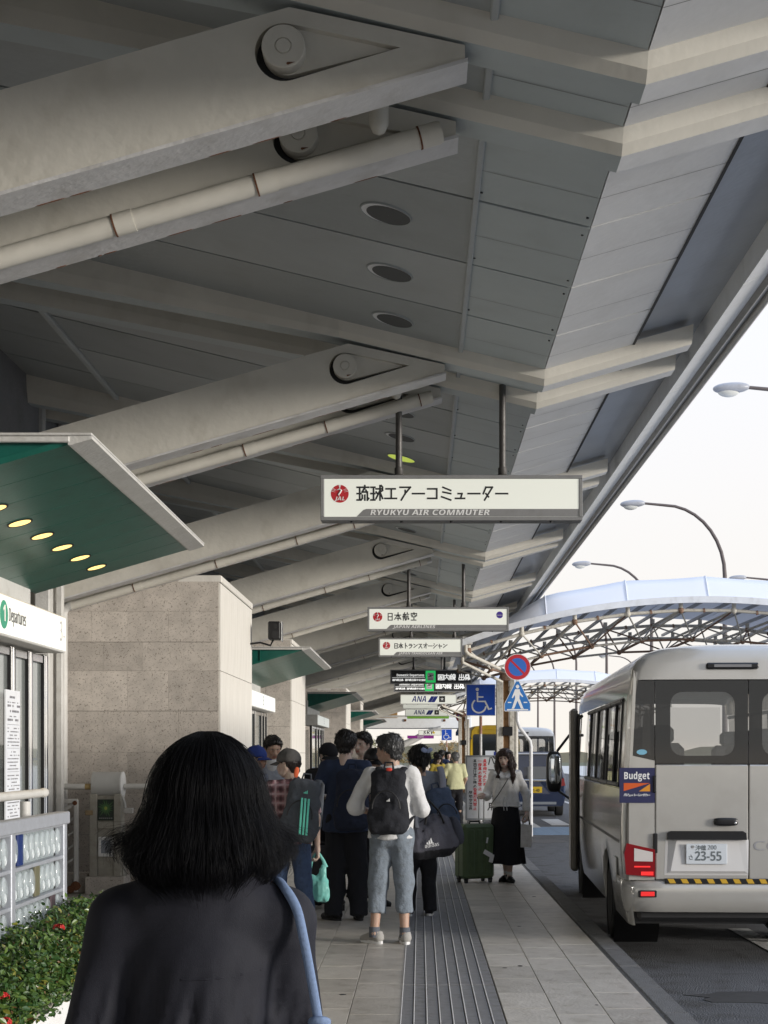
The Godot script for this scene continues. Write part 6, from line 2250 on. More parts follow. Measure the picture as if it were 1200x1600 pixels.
func yellow_bus() -> void:
	var b := thing("yellow_bus", "yellow bus facing the camera beyond the silver minibus", "bus", Vector3(3.35, -0.15, -66.0), 0.03)
	var I := Basis()
	var yel := plain(0.62, 0.40, 0.015, 0.3)
	var mb := MB.new()
	var rows: Array = []
	for q: Array in [[0.35, 1.14], [1.1, 1.15], [2.2, 1.10], [2.75, 1.04], [2.97, 0.86], [3.02, 0.0]]:
		pass
	var sec := [Vector2(1.12, 0.35), Vector2(1.15, 1.1), Vector2(1.12, 2.2), Vector2(1.06, 2.75), Vector2(0.9, 2.95), Vector2(0.4, 3.0)]
	for z: float in [0.0, -0.06, -9.0]:
		var k := 0.97 if z == 0.0 else 1.0
		var ring := PackedVector3Array()
		for i in 12:
			var s: Vector2 = sec[i] if i < 6 else sec[11 - i]
			ring.append(Vector3((s.x if i < 6 else -s.x) * k, s.y, z))
		rows.append(ring)
	mb.skin(rows, true, true, true)
	part("body", mb, yel, b)
	mb = MB.new()
	mb.prism(rounded(Rect2(-0.98, 1.25, 1.96, 1.35), 0.12), Vector3(0, 0, 0.012), I.x, I.y, Vector3(0, 0, -0.02))
	var ws := part("windscreen", mb, plain(0.015, 0.017, 0.018, 0.08), b)
	mb = MB.new()
	mb.box(Vector3(-0.22, 1.62, 0.016), Vector3(0.42, 0.48, 0.004))
	part("paper", mb, plain(0.6, 0.64, 0.7), ws)
	mb = MB.new()
	mb.box(Vector3(0.02, 1.72, 0.022), Vector3(0.14, 0.18, 0.006))
	part("blue_symbol", mb, M.inkblue, ws)
	mb = MB.new()
	mb.tube([Vector3(-0.6, 1.28, 0.03), Vector3(-0.1, 1.42, 0.03), Vector3(0.4, 1.7, 0.03)], 0.015, 6)
	part("wiper", mb, M.black, ws)
	mb = MB.new()
	mb.box(Vector3(0, 2.72, 0.0), Vector3(1.5, 0.2, 0.05), 0.02)
	part("route_box", mb, plain(0.5, 0.33, 0.02, 0.4), b)
	for sg: float in [-1.0, 1.0]:
		mb = MB.new()
		mb.blob(Vector3(sg * 1.42, 1.9, 0.18), Vector3(0.16, 0.3, 0.09), 0.6, 0.6)
		mb.blob(Vector3(sg * 1.40, 1.35, 0.18), Vector3(0.14, 0.16, 0.09), 0.7, 0.7)
		var m := part("wing_mirror", mb, M.black, b)
		mb = MB.new()
		mb.tube([Vector3(sg * 1.4, 2.2, 0.18), Vector3(sg * 1.3, 2.45, 0.15), Vector3(sg * 1.05, 2.4, 0.0)], 0.03, 6)
		part("mirror_arm", mb, M.black, m)
		mb = MB.new()
		mb.blob(Vector3(sg * 0.85, 0.85, 0.0), Vector3(0.16, 0.12, 0.05), 0.6, 0.6)
		part("headlight", mb, plain(0.7, 0.7, 0.68, 0.1), b)
		for z: float in [-2.2, -7.0]:
			wheel(b, Vector3(sg * 1.0, 0.45, z), 0.45, 0.28)
		mb = MB.new()
		mb.box(Vector3(sg * 1.135, 1.9, -4.6), Vector3(0.02, 0.75, 8.2), 0.004)
		part("side_window", mb, plain(0.02, 0.022, 0.024, 0.1), b)

func blue_van() -> void:
	var v := thing("blue_van", "dark blue van with a yellow number plate, behind the bent white sign post", "van", Vector3(3.08, -0.15, -40.5), -0.02)
	var I := Basis()
	var blue := plain(0.008, 0.018, 0.055, 0.2)
	blue.clearcoat_enabled = true
	blue.clearcoat = 0.8
	blue.clearcoat_roughness = 0.05
	var mb := MB.new()
	var sec := [Vector2(0.84, 0.28), Vector2(0.91, 0.5), Vector2(0.925, 0.85), Vector2(0.90, 1.08), Vector2(0.80, 1.45), Vector2(0.72, 1.68), Vector2(0.58, 1.755), Vector2(0.3, 1.78)]
	var rows: Array = []
	for q: Array in [[0.0, 0.93, 0.0], [-0.05, 0.99, 0.0], [-0.15, 1.0, 0.0], [-3.2, 1.0, 0.0], [-4.2, 0.97, 0.45], [-4.75, 0.9, 0.75]]:
		var ring := PackedVector3Array()
		for i in 16:
			var s: Vector2 = sec[i] if i < 8 else sec[15 - i]
			var y: float = s.y if s.y < 1.0 else lerpf(s.y, 1.0, q[2])
			ring.append(Vector3((s.x if i < 8 else -s.x) * q[1], y, q[0] - (0.12 * maxf(y - 1.05, 0) if q[0] > -0.2 else 0.0)))
		rows.append(ring)
	mb.skin(rows, true, true, true)
	part("body", mb, blue, v)
	mb = MB.new()
	mb.prism(PackedVector2Array([Vector2(-0.79, 1.12), Vector2(0.79, 1.12), Vector2(0.66, 1.62), Vector2(-0.66, 1.62)]), Vector3(0, 0, 0.012), I.x, Vector3(0, 1, -0.1).normalized(), Vector3(0, 0, -0.04))
	var gl := part("rear_window", mb, plain(0.012, 0.012, 0.014, 0.06), v)
	mb = MB.new()
	mb.box(Vector3(0.12, 1.20, 0.012), Vector3(0.5, 0.34, 0.01))
	part("seat_backs", mb, plain(0.16, 0.17, 0.18, 0.4), gl)
	mb = MB.new()
	mb.box(Vector3(0, 1.72, -0.10), Vector3(1.3, 0.05, 0.25), 0.02)
	part("spoiler", mb, plain(0.5, 0.52, 0.56, 0.25), v)
	mb = MB.new()
	mb.box(Vector3(0, 0.99, 0.014), Vector3(1.5, 0.05, 0.02), 0.006)
	part("chrome_strip", mb, M.chrome, v)
	mb = MB.new()
	mb.box(Vector3(0.10, 0.735, 0.016), Vector3(0.33, 0.165, 0.008), 0.002)
	var pl := part("number_plate", mb, plain(0.62, 0.42, 0.02, 0.4), v)
	latin(pl, "81-40", Vector3(-0.04, 0.675, 0.021), I, 0.08, M.ink, true, 0, false, 0.85)
	mb = MB.new()
	mb.prism(PackedVector2Array([Vector2(-0.8, 0.62), Vector2(0.8, 0.62), Vector2(0.88, 0.42), Vector2(0.82, 0.30), Vector2(-0.82, 0.30), Vector2(-0.88, 0.42)]), Vector3(0, 0, 0.045), I.x, I.y, Vector3(0, 0, -0.1))
	part("bumper", mb, blue, v)
	mb = MB.new()
	mb.box(Vector3(0, 0.37, 0.047), Vector3(1.3, 0.07, 0.01), 0.003)
	part("lower_strip", mb, M.steelgrey, v)
	for sg: float in [-1.0, 1.0]:
		mb = MB.new()
		mb.prism(PackedVector2Array([Vector2(sg * 0.70, 0.82), Vector2(sg * 0.90, 0.85), Vector2(sg * 0.86, 1.06), Vector2(sg * 0.66, 0.97)]), Vector3(0, 0, 0.016), I.x, I.y, Vector3(0, 0, -0.05))
		part("tail_lamp", mb, plain(0.25, 0.03, 0.03, 0.1), v)
		for z: float in [-0.85, -3.75]:
			wheel(v, Vector3(sg * 0.78, 0.32, z), 0.32, 0.22)

# ---------------------------------------------------------------- people
var cache := {}

func hand_mesh(grip: bool) -> MB:
	var key := "hand%s" % grip
	if cache.has(key): return cache[key]
	var f := Field.new(Vector3(-0.075, -0.03, -0.05), Vector3(0.085, 0.22, 0.11), 0.0055, 0.004)
	f.cap(Vector3(0, -0.02, 0), Vector3(0, 0.02, 0), 0.024, 0.024, Vector3.RIGHT, 1.25)
	for i in 4:
		var x := -0.030 + 0.020 * i
		f.cap(Vector3(x * 0.55, 0.02, 0), Vector3(x, 0.088 - absf(i - 1.8) * 0.004, 0.002), 0.016, 0.0125)
		var lens: Array = [[0.030, 0.019, 0.016], [0.040, 0.025, 0.018], [0.044, 0.028, 0.019], [0.038, 0.024, 0.018]][i]
		var a := 0.15 if not grip else 0.7
		var p := Vector3(x, 0.088 - absf(i - 1.8) * 0.004, 0.002)
		for q in 3:
			var np: Vector3 = p + Vector3(x * 0.06, cos(a), sin(a)).normalized() * lens[q]
			f.cap(p, np, 0.0098 - q * 0.001, 0.009 - q * 0.001)
			p = np
			a += (0.32 if not grip else 0.95)
	f.cap(Vector3(0.018, 0.015, 0.008), Vector3(0.042, 0.045, 0.020), 0.016, 0.012)
	var th := Vector3(0.052, 0.075, 0.034) if not grip else Vector3(0.035, 0.072, 0.045)
	f.cap(Vector3(0.042, 0.045, 0.020), th, 0.0115, 0.0105)
	f.cap(th, th + (Vector3(0.006, 0.026, 0.008) if not grip else Vector3(-0.02, 0.018, 0.012)), 0.0105, 0.008)
	f.done()
	var mb := MB.new()
	f.out(mb)
	cache[key] = mb
	return mb

func head_mesh() -> MB:
	if cache.has("head"): return cache["head"]
	var f := Field.new(Vector3(-0.115, -0.20, -0.135), Vector3(0.115, 0.135, 0.145), 0.0055, 0.008)
	f.cap(Vector3(0, 0.035, -0.028), Vector3(0, 0.032, 0.018), 0.079, 0.074)
	f.cap(Vector3(0, 0.00, 0.028), Vector3(0, -0.055, 0.040), 0.060, 0.044)
	f.cap(Vector3(0, -0.078, 0.060), Vector3(0, -0.092, 0.056), 0.022, 0.018, Vector3.RIGHT, 1.35)
	for s: float in [-1.0, 1.0]:
		f.cap(Vector3(s * 0.050, -0.03, 0.0), Vector3(s * 0.032, -0.078, 0.038), 0.022, 0.018)
		f.cap(Vector3(s * 0.040, -0.012, 0.060), Vector3(s * 0.030, -0.03, 0.068), 0.022, 0.018)
		f.cap(Vector3(s * 0.014, 0.034, 0.086), Vector3(s * 0.044, 0.034, 0.072), 0.010, 0.010)
		f.cap(Vector3(s * 0.079, 0.018, -0.008), Vector3(s * 0.076, -0.022, -0.004), 0.012, 0.009, Vector3(0, 0, 1), 1.5)
		f.cap(Vector3(s * 0.010, -0.030, 0.098), Vector3(s * 0.012, -0.031, 0.096), 0.008, 0.008)
	f.cap(Vector3(0, 0.022, 0.090), Vector3(0, -0.024, 0.108), 0.008, 0.0115)
	f.cap(Vector3(-0.018, -0.0545, 0.088), Vector3(0.018, -0.0545, 0.088), 0.006, 0.006)
	f.cap(Vector3(-0.014, -0.064, 0.087), Vector3(0.014, -0.064, 0.087), 0.007, 0.007)
	f.cap(Vector3(0, -0.05, -0.022), Vector3(0, -0.20, -0.035), 0.052, 0.056)
	f.done()
	for s: float in [-1.0, 1.0]:
		f.carve(Vector3(s * 0.031, 0.014, 0.100), Vector3(0.019, 0.012, 0.018))
	var mb := MB.new()
	f.out(mb, Transform3D(), func(p: Vector3) -> Color:
		var c := Color(1, 1, 1)
		if absf(p.x) < 0.024 and p.z > 0.08 and p.y < -0.049 and p.y > -0.071:
			c = Color(0.80, 0.50, 0.48)
		elif p.z > 0.05 and absf(p.y + 0.02) < 0.03 and absf(p.x) > 0.02:
			c = Color(1.04, 0.93, 0.90)
		return c)
	cache["head"] = mb
	return mb

func hair_mesh(style: String) -> MB:
	if cache.has(style): return cache[style]
	var long := style in ["long", "bob", "tied"]
	var f := Field.new(Vector3(-0.17, -0.40 if long else -0.16, -0.18), Vector3(0.17, 0.16, 0.15), 0.0075 if not long else 0.009, 0.010)
	var v := 0.005 if style == "crew" else 0.0105
	f.cap(Vector3(0, 0.048, -0.034), Vector3(0, 0.048, 0.012), 0.080 + v, 0.076 + v)
	f.cap(Vector3(0, 0.0, -0.055), Vector3(0, -0.05, -0.058), 0.064 + v * 0.6, 0.046, Vector3.RIGHT, 1.2)
	for s: float in [-1.0, 1.0]:
		f.cap(Vector3(s * 0.062, 0.03, -0.02), Vector3(s * 0.070, -0.008, -0.012), 0.026, 0.012)
		if style == "short" or style == "fringe":
			f.cap(Vector3(s * 0.055, 0.075, 0.045), Vector3(s * 0.02, 0.09, 0.07), 0.026, 0.024)
	if style == "fringe" or style == "long":
		for i in ([0, 1, 2, 3, 4, 5] if style == "fringe" else [0, 1, 4, 5]):
			var x: float = -0.05 + i * 0.02
			f.cap(Vector3(x * 0.8, 0.085, 0.062), Vector3(x * 1.15, 0.042 + 0.01 * sin(i * 2.1), 0.088 - absf(x) * 0.35), 0.020, 0.008)
	if style == "bob" or style == "tied":
		f.cap(Vector3(0, -0.02, -0.065), Vector3(0, -0.11 if style == "bob" else -0.04, -0.065), 0.07, 0.055, Vector3.RIGHT, 1.35)
		for s: float in [-1.0, 1.0]:
			f.cap(Vector3(s * 0.07, 0.03, 0.0), Vector3(s * 0.082, -0.10, 0.015), 0.034, 0.024)
	if style == "tied":
		f.cap(Vector3(0, 0.02, -0.11), Vector3(0.01, -0.12, -0.125), 0.035, 0.018)
	if style == "long":
		f.cap(Vector3(0, -0.02, -0.065), Vector3(0, -0.30, -0.085), 0.062, 0.04, Vector3.RIGHT, 1.7)
		for s: float in [-1.0, 1.0]:
			for q in 3:
				var w := 0.012 * q
				f.cap(Vector3(s * 0.072, 0.05, 0.030 - w), Vector3(s * (0.084 + w), -0.09, 0.045 - w * 2), 0.030, 0.030)
				f.cap(Vector3(s * (0.084 + w), -0.09, 0.045 - w * 2), Vector3(s * (0.098 + 0.016 * sin(q * 2.0 + s)), -0.22, 0.075 - w * 3), 0.030, 0.024)
				f.cap(Vector3(s * (0.098 + 0.016 * sin(q * 2.0 + s)), -0.22, 0.075 - w * 3), Vector3(s * (0.088 + 0.02 * q), -0.34, 0.072 - w * 2), 0.024, 0.008)
	f.done()
	if style != "long" and style != "bob":
		f.cut(Vector3(0, 0.062, 0.075), Vector3(0, -0.62, 0.78))
	if style == "bob" or style == "tied":
		f.cut(Vector3(0, 0.055, 0.09), Vector3(0, -0.45, 0.89))
	f.rough(noise(9.0, 4, 2), 0.009 if style != "crew" else 0.003, Vector3(5, 1.2, 5) if long else Vector3(4.5, 2.2, 4.5))
	var mb := MB.new()
	f.out(mb)
	# loose locks that follow the surface and break the outline
	var r := RandomNumberGenerator.new()
	r.seed = 55
	var nv := mb.v.size()
	for i in (1000 if not long else 1300):
		var q := r.randi() % nv
		var n := mb.n[q]
		var down := Vector3(r.randfn(0, 0.35), -1.0, r.randfn(0.1, 0.35))
		var d := (down - n * down.dot(n)).normalized()
		var l := r.randf_range(0.014, 0.034) * (1.8 if long else (0.6 if style == "crew" else 1.0))
		var p := mb.v[q] - n * 0.002
		thin(mb, [p, p + d * l * 0.5 + n * 0.004, p + d * l + n * r.randf_range(0.001, 0.009)], PackedFloat32Array([0.0022, 0.0019, 0.0005]))
	cache[style] = mb
	return mb

func face_bits(t: Node3D, at: Transform3D, hair: Color, specs := false) -> void:
	var mb := MB.new()
	for s: float in [-1.0, 1.0]:
		mb.col = Color(0.62, 0.58, 0.55)
		mb.blob(Vector3(s * 0.031, 0.0135, 0.0795), Vector3(0.0145, 0.0065, 0.008), 1, 1, Basis(), 10, 6)
		mb.col = Color(0.02, 0.012, 0.01)
		mb.blob(Vector3(s * 0.031, 0.0135, 0.0845), Vector3(0.0062, 0.0062, 0.004), 1, 1, Basis(), 8, 5)
		mb.tube([Vector3(s * 0.016, 0.0185, 0.087), Vector3(s * 0.031, 0.0215, 0.0875), Vector3(s * 0.047, 0.0165, 0.078)], [0.0012, 0.0022, 0.0012], 5)
		mb.col = Color(0.30, 0.20, 0.15)
		mb.blob(Vector3(s * 0.007, -0.034, 0.106), Vector3(0.0035, 0.0016, 0.002), 1, 1, Basis(), 6, 4)
	mb.col = Color(0.12, 0.05, 0.05)
	mb.tube([Vector3(-0.02, -0.0595, 0.0885), Vector3(0, -0.0590, 0.0945), Vector3(0.02, -0.0595, 0.0885)], 0.0011, 5)
	var w := MB.new()
	w.add(mb, at)
	part("eyes", w, plain(1, 1, 1, 0.35), t)
	mb = MB.new()
	for s: float in [-1.0, 1.0]:
		mb.tube([Vector3(s * 0.014, 0.034, 0.0955), Vector3(s * 0.032, 0.039, 0.0905), Vector3(s * 0.050, 0.033, 0.077)], [0.0028, 0.0034, 0.0015], 6)
	w = MB.new()
	w.add(mb, at)
	part("eyebrows", w, plain(hair.r, hair.g, hair.b, 0.8), t)
	if specs:
		mb = MB.new()
		for s: float in [-1.0, 1.0]:
			var pts: Array = []
			for i in 17: pts.append(Vector3(s * 0.034 + 0.024 * cos(TAU * i / 16), 0.010 + 0.018 * sin(TAU * i / 16), 0.110 - 0.006 * absf(cos(TAU * i / 16))))
			mb.tube(pts, 0.0018, 5)
			mb.tube([Vector3(s * 0.058, 0.014, 0.105), Vector3(s * 0.080, 0.018, 0.05), Vector3(s * 0.083, 0.016, -0.01)], 0.0018, 5)
		mb.tube([Vector3(-0.011, 0.013, 0.112), Vector3(0.011, 0.013, 0.112)], 0.0018, 5)
		w = MB.new()
		w.add(mb, at)
		part("glasses", w, M.black, t)

func cap_hat(t: Node3D, at: Transform3D, m: Material) -> void:
	var f := Field.new(Vector3(-0.13, -0.01, -0.16), Vector3(0.13, 0.17, 0.14), 0.008, 0.006)
	f.cap(Vector3(0, 0.048, -0.032), Vector3(0, 0.05, 0.016), 0.097, 0.090)
	f.cap(Vector3(0, 0.075, -0.01), Vector3(0, 0.085, 0.0), 0.075, 0.07)
	f.done()
	f.cut(Vector3(0, 0.030, 0), Vector3(0, -1, 0.12).normalized())
	var mb := MB.new()
	f.out(mb, at)
	var c := part("cap", mb, m, t)
	mb = MB.new()
	var rows: Array = []
	for i in 7:
		var v := i / 6.0
		var row := PackedVector3Array()
		for j in 15:
			var a := lerpf(-1.15, 1.15, j / 14.0)
			var r0 := 0.088; var r1 := 0.088 + 0.075 * cos(a * 0.9)
			var r := lerpf(r0, r1, v)
			row.append(Vector3(sin(a) * r * 0.95, 0.046 - 0.020 * v - 0.016 * a * a, cos(a) * r + 0.012))
		rows.append(row)
	mb.skin(rows, false, false)
	var lo: Array = []
	for r: PackedVector3Array in rows:
		var row := PackedVector3Array()
		for p in r: row.append(p - Vector3(0, 0.005, 0))
		lo.append(row)
	mb.skin(lo, false, false, true)
	var w := MB.new()
	w.add(mb, at)
	w.blob(at * Vector3(0, 0.155, -0.005), Vector3(0.010, 0.006, 0.010), 1, 1, Basis(), 8, 5)
	part("brim", w, m, c)

func person(sp: Dictionary) -> Node3D:
	var t := thing("person", sp.label, "person", sp.at, sp.yaw, sp.get("group", ""))
	var k: float = sp.h / 1.70
	var S := Transform3D(Basis().scaled(Vector3(k, k, k)), Vector3.ZERO)
	var cell: float = sp.get("cell", 0.02)
	var lean: Vector3 = sp.get("lean", Vector3.ZERO)
	var up := func(p: Vector3) -> Vector3: return p + lean * clampf((p.y - 0.92) / 0.5, 0.0, 1.3)
	var sw: float = sp.get("shoulder", 0.172)
	var sh := [up.call(Vector3(sw, 1.385, 0)), up.call(Vector3(-sw, 1.385, 0))]
	var arms: Array = sp.get("arms", [[Vector3(0.235, 1.11, -0.03), Vector3(0.245, 0.87, 0.05)], [Vector3(-0.235, 1.11, -0.03), Vector3(-0.245, 0.87, 0.05)]])
	var feet: Array = sp.get("feet", [Vector3(0.095, 0, 0.02), Vector3(-0.095, 0, -0.03)])
	var turns: Array = sp.get("turns", [0.2, -0.2])
	var skin: Material = sp.get("skin", M.skin)
	var hairc: Color = sp.get("hairc", Color(0.010, 0.008, 0.007))
	var hips := [Vector3(0.085, 0.90, 0), Vector3(-0.085, 0.90, 0)]
	var ank: Array = []; var knee: Array = []
	for i in 2:
		var a: Vector3 = feet[i] + Vector3(0, 0.085, -0.035)
		ank.append(a)
		knee.append((hips[i] + a) * 0.5 + Vector3(0, 0.01, 0.035))
	var box_lo := Vector3(-0.42, -0.02, -0.24)
	var box_hi := Vector3(0.42, 1.56, 0.36)
	# --- body: torso, neck, arms, legs in one field
	var f := Field.new(box_lo, box_hi, cell, 0.012)
	f.cap(Vector3(0, 0.92, 0), up.call(Vector3(0, 1.10, 0)), 0.085, 0.080, Vector3.RIGHT, 1.3)
	f.cap(up.call(Vector3(0, 1.10, 0)), up.call(Vector3(0, 1.33, 0)), 0.080, 0.085, Vector3.RIGHT, 1.35)
	f.cap(sh[0], sh[1], 0.045, 0.045)
	f.cap(up.call(Vector3(0, 1.38, -0.01)), up.call(Vector3(0, 1.52, 0.0)), 0.060, 0.050)
	for i in 2:
		f.cap(sh[i], arms[i][0], 0.044, 0.036)
		f.cap(arms[i][0], arms[i][1], 0.037, 0.025)
		f.cap(hips[i], knee[i], 0.075, 0.052)
		f.cap(knee[i], knee[i].lerp(ank[i], 0.35) + Vector3(0, 0, -0.012), 0.048, 0.050)
		f.cap(knee[i].lerp(ank[i], 0.35) + Vector3(0, 0, -0.012), ank[i], 0.049, 0.034)
		f.cap(ank[i], feet[i] + Vector3(0, 0.05, 0.03), 0.036, 0.03)
	f.done()
	var body := MB.new()
	f.out(body, S)
	# head with a face
	var hy: float = sp.get("head_yaw", 0.0)
	var hp: float = sp.get("head_pitch", 0.0)
	var neck: Vector3 = up.call(Vector3(0, 1.50, 0.0))
	var hb := Basis(Vector3.UP, hy) * Basis(Vector3.RIGHT, hp) * Basis(Vector3(0, 0, 1), sp.get("head_tilt", 0.0))
	var ht := S * Transform3D(hb, neck + hb * Vector3(0, 0.085, 0.015))
	body.add(head_mesh(), ht)
	for i in 2:
		var fd: Vector3 = (arms[i][1] - arms[i][0]).normalized()
		var pn: Vector3 = Vector3(-1, 0, 0) if i == 0 else Vector3(1, 0, 0)
		if sp.has("palms"): pn = sp.palms[i]
		pn = (pn - fd * pn.dot(fd)).normalized()
		var ux := fd.cross(pn)
		if i == 0: ux = -ux
		var grips: Array = sp.get("grips", [false, false])
		body.add(hand_mesh(grips[i]), S * Transform3D(Basis(ux, fd, pn), arms[i][1] + fd * 0.012))
	var bm := part("body", body, skin, t)
	face_bits(t, ht, hairc, sp.get("specs", false))
	# --- hair
	if sp.has("hair"):
		var hm := MB.new()
		hm.add(hair_mesh(sp.hair), ht)
		var mat := plain(hairc.r, hairc.g, hairc.b, 0.42)
		part("hair", hm, mat, t)
	if sp.has("cap"): cap_hat(t, ht, sp.cap)
	# --- top
	var w: float = sp.get("loose", 1.0)
	var hem: float = sp.get("hem", 0.86)
	var sl: float = sp.get("sleeve", 0.7)
	f = Field.new(Vector3(box_lo.x, hem - 0.06, box_lo.z), box_hi, cell, sp.get("soft", 0.016))
	f.cap(Vector3(0, hem, 0), Vector3(0, 1.0, 0), 0.140 * w, 0.122 * w, Vector3.RIGHT, 1.38, true)
	f.cap(Vector3(0, 1.0, 0), up.call(Vector3(0, 1.28, 0.005)), 0.112 * w, 0.116, Vector3.RIGHT, 1.40)
	f.cap(sh[0] + Vector3(-0.02, -0.005, 0), sh[1] + Vector3(0.02, -0.005, 0), 0.068, 0.068)
	f.cap(up.call(Vector3(0, 1.36, -0.012)), up.call(Vector3(0, 1.425, -0.012)), 0.085, 0.062, Vector3.RIGHT, 1.15)
	for i in 2:
		if sl <= 1.0:
			f.cap(sh[i], sh[i].lerp(arms[i][0], sl), 0.064, 0.062 * w, Vector3.RIGHT, 1.0, false, true)
		else:
			f.cap(sh[i], arms[i][0], 0.063, 0.056 * w)
			f.cap(arms[i][0], arms[i][0].lerp(arms[i][1], sl - 1.0), 0.055 * w, 0.041 * w, Vector3.RIGHT, 1.0, false, true)
	f.done()
	f.cut(up.call(Vector3(0, 1.445, 0.0)), Vector3(0, 0.94, 0.34).normalized())
	f.rough(noise(2.6, 17 + int(sp.h * 100), 3), 0.016 * sp.get("crease", 1.0), Vector3(2.0, 1.0, 2.0))
	var top := MB.new()
	f.out(top, S, sp.get("tint", null))
	var tp := part("shirt", top, sp.top, t)
	if sp.has("inner"):
		var mbi := MB.new()
		f = Field.new(Vector3(-0.12, 0.95, 0.0), Vector3(0.12, 1.46, 0.25), 0.014, 0.01)
		f.cap(up.call(Vector3(0, 0.97, 0.03)), up.call(Vector3(0, 1.40, 0.035)), 0.098, 0.075, Vector3.RIGHT, 0.95)
		f.done()
		f.out(mbi, S)
		part("inner_shirt", mbi, sp.inner, t)
	# --- bottom
	if sp.has("skirt"):
		var rows: Array = []
		var y1: float = sp.skirt
		for r in 15:
			var v := r / 14.0
			var row := PackedVector3Array()
			for j in 64:
				var a := -TAU * j / 64
				var wv := 1.0 + 0.07 * v * sin(a * 9.0 + v * 1.2) + 0.035 * v * sin(a * 5.0 + 1.0)
				var rx := lerpf(0.150, 0.245, pow(v, 0.8)) * wv
				var rz := lerpf(0.112, 0.215, pow(v, 0.8)) * wv
				row.append(S * Vector3(cos(a) * rx, lerpf(y1, 1.02, 1.0 - v) + 0.01 * v * sin(a * 4), sin(a) * rz + 0.015 * v))
			rows.push_front(row)
		var mbs := MB.new()
		mbs.skin(rows, true, false)
		part("skirt", mbs, sp.bottom, t)
	else:
		var pw: float = sp.get("wide", 1.0)
		var cuff: float = sp.get("cuff", 0.05)
		f = Field.new(Vector3(-0.30, 0.0, -0.34), Vector3(0.30, 1.08, 0.36), cell, 0.014)
		f.cap(Vector3(-0.04, 0.96, 0), Vector3(0.04, 0.96, 0), 0.122, 0.122, Vector3.UP, 1.1)
		f.cap(Vector3(-0.055, 0.885, -0.02), Vector3(0.055, 0.885, -0.02), 0.108, 0.108)
		for i in 2:
			f.cap(hips[i], knee[i], 0.088 * lerpf(1.0, pw, 0.4), 0.064 * pw)
			f.cap(knee[i], ank[i] + Vector3(0, -0.02, 0), 0.064 * pw, 0.056 * pw)
		f.done()
		f.cut(Vector3(0, 1.03, 0), Vector3.UP)
		f.cut(Vector3(0, cuff, 0), Vector3.DOWN)
		f.rough(noise(2.8, 5 + int(sp.h * 100), 3), 0.015, Vector3(2.6, 1.6, 2.6))
		var mbp := MB.new()
		f.out(mbp, S)
		part("trousers", mbp, sp.bottom, t)
	# --- shoes and socks
	for i in 2:
		var fb := Basis(Vector3.UP, turns[i])
		var o: Vector3 = feet[i]
		f = Field.new(Vector3(-0.08, -0.01, -0.13), Vector3(0.08, 0.14, 0.22), 0.011, 0.008)
		f.cap(Vector3(0, 0.055, -0.05), Vector3(0, 0.042, 0.06), 0.042, 0.040)
		f.cap(Vector3(0, 0.042, 0.06), Vector3(0.006, 0.030, 0.135), 0.041, 0.033, Vector3.RIGHT, 1.1)
		f.cap(Vector3(0, 0.06, -0.035), Vector3(0, 0.105, -0.035), 0.042, 0.038, Vector3.RIGHT, 1.0, false, true)
		f.done()
		f.cut(Vector3(0, 0.018, 0), Vector3.DOWN)
		var mbs := MB.new()
		var T := S * Transform3D(fb, o)
		f.out(mbs, T)
		var so := part("shoe", mbs, sp.get("shoes", M.black), t)
		var sole := MB.new()
		var op := PackedVector2Array()
		for q in 24:
			var a := TAU * q / 24
			op.append(Vector2(cos(a) * (0.043 + 0.006 * maxf(sin(a), 0.0)), sin(a) * 0.132 + 0.042))
		sole.prism(op, Vector3(0, 0.026, 0), Vector3.RIGHT, Vector3(0, 0, 1), Vector3(0, -0.026, 0)) if false else sole.prism(op, Vector3(0, 0.0005, 0), Vector3.RIGHT, Vector3(0, 0, 1), Vector3(0, 0.027, 0))
		var ws := MB.new()
		ws.add(sole, T)
		part("sole", ws, sp.get("sole", M.blackrubber), so)
		if sp.has("sock"):
			var sk := MB.new()
			sk.tube([S * (ank[i] + Vector3(0, -0.03, 0)), S * (ank[i] + Vector3(0, 0.055, 0.005))], 0.044 * k, 12)
			part("sock", sk, sp.sock, t)
	return t

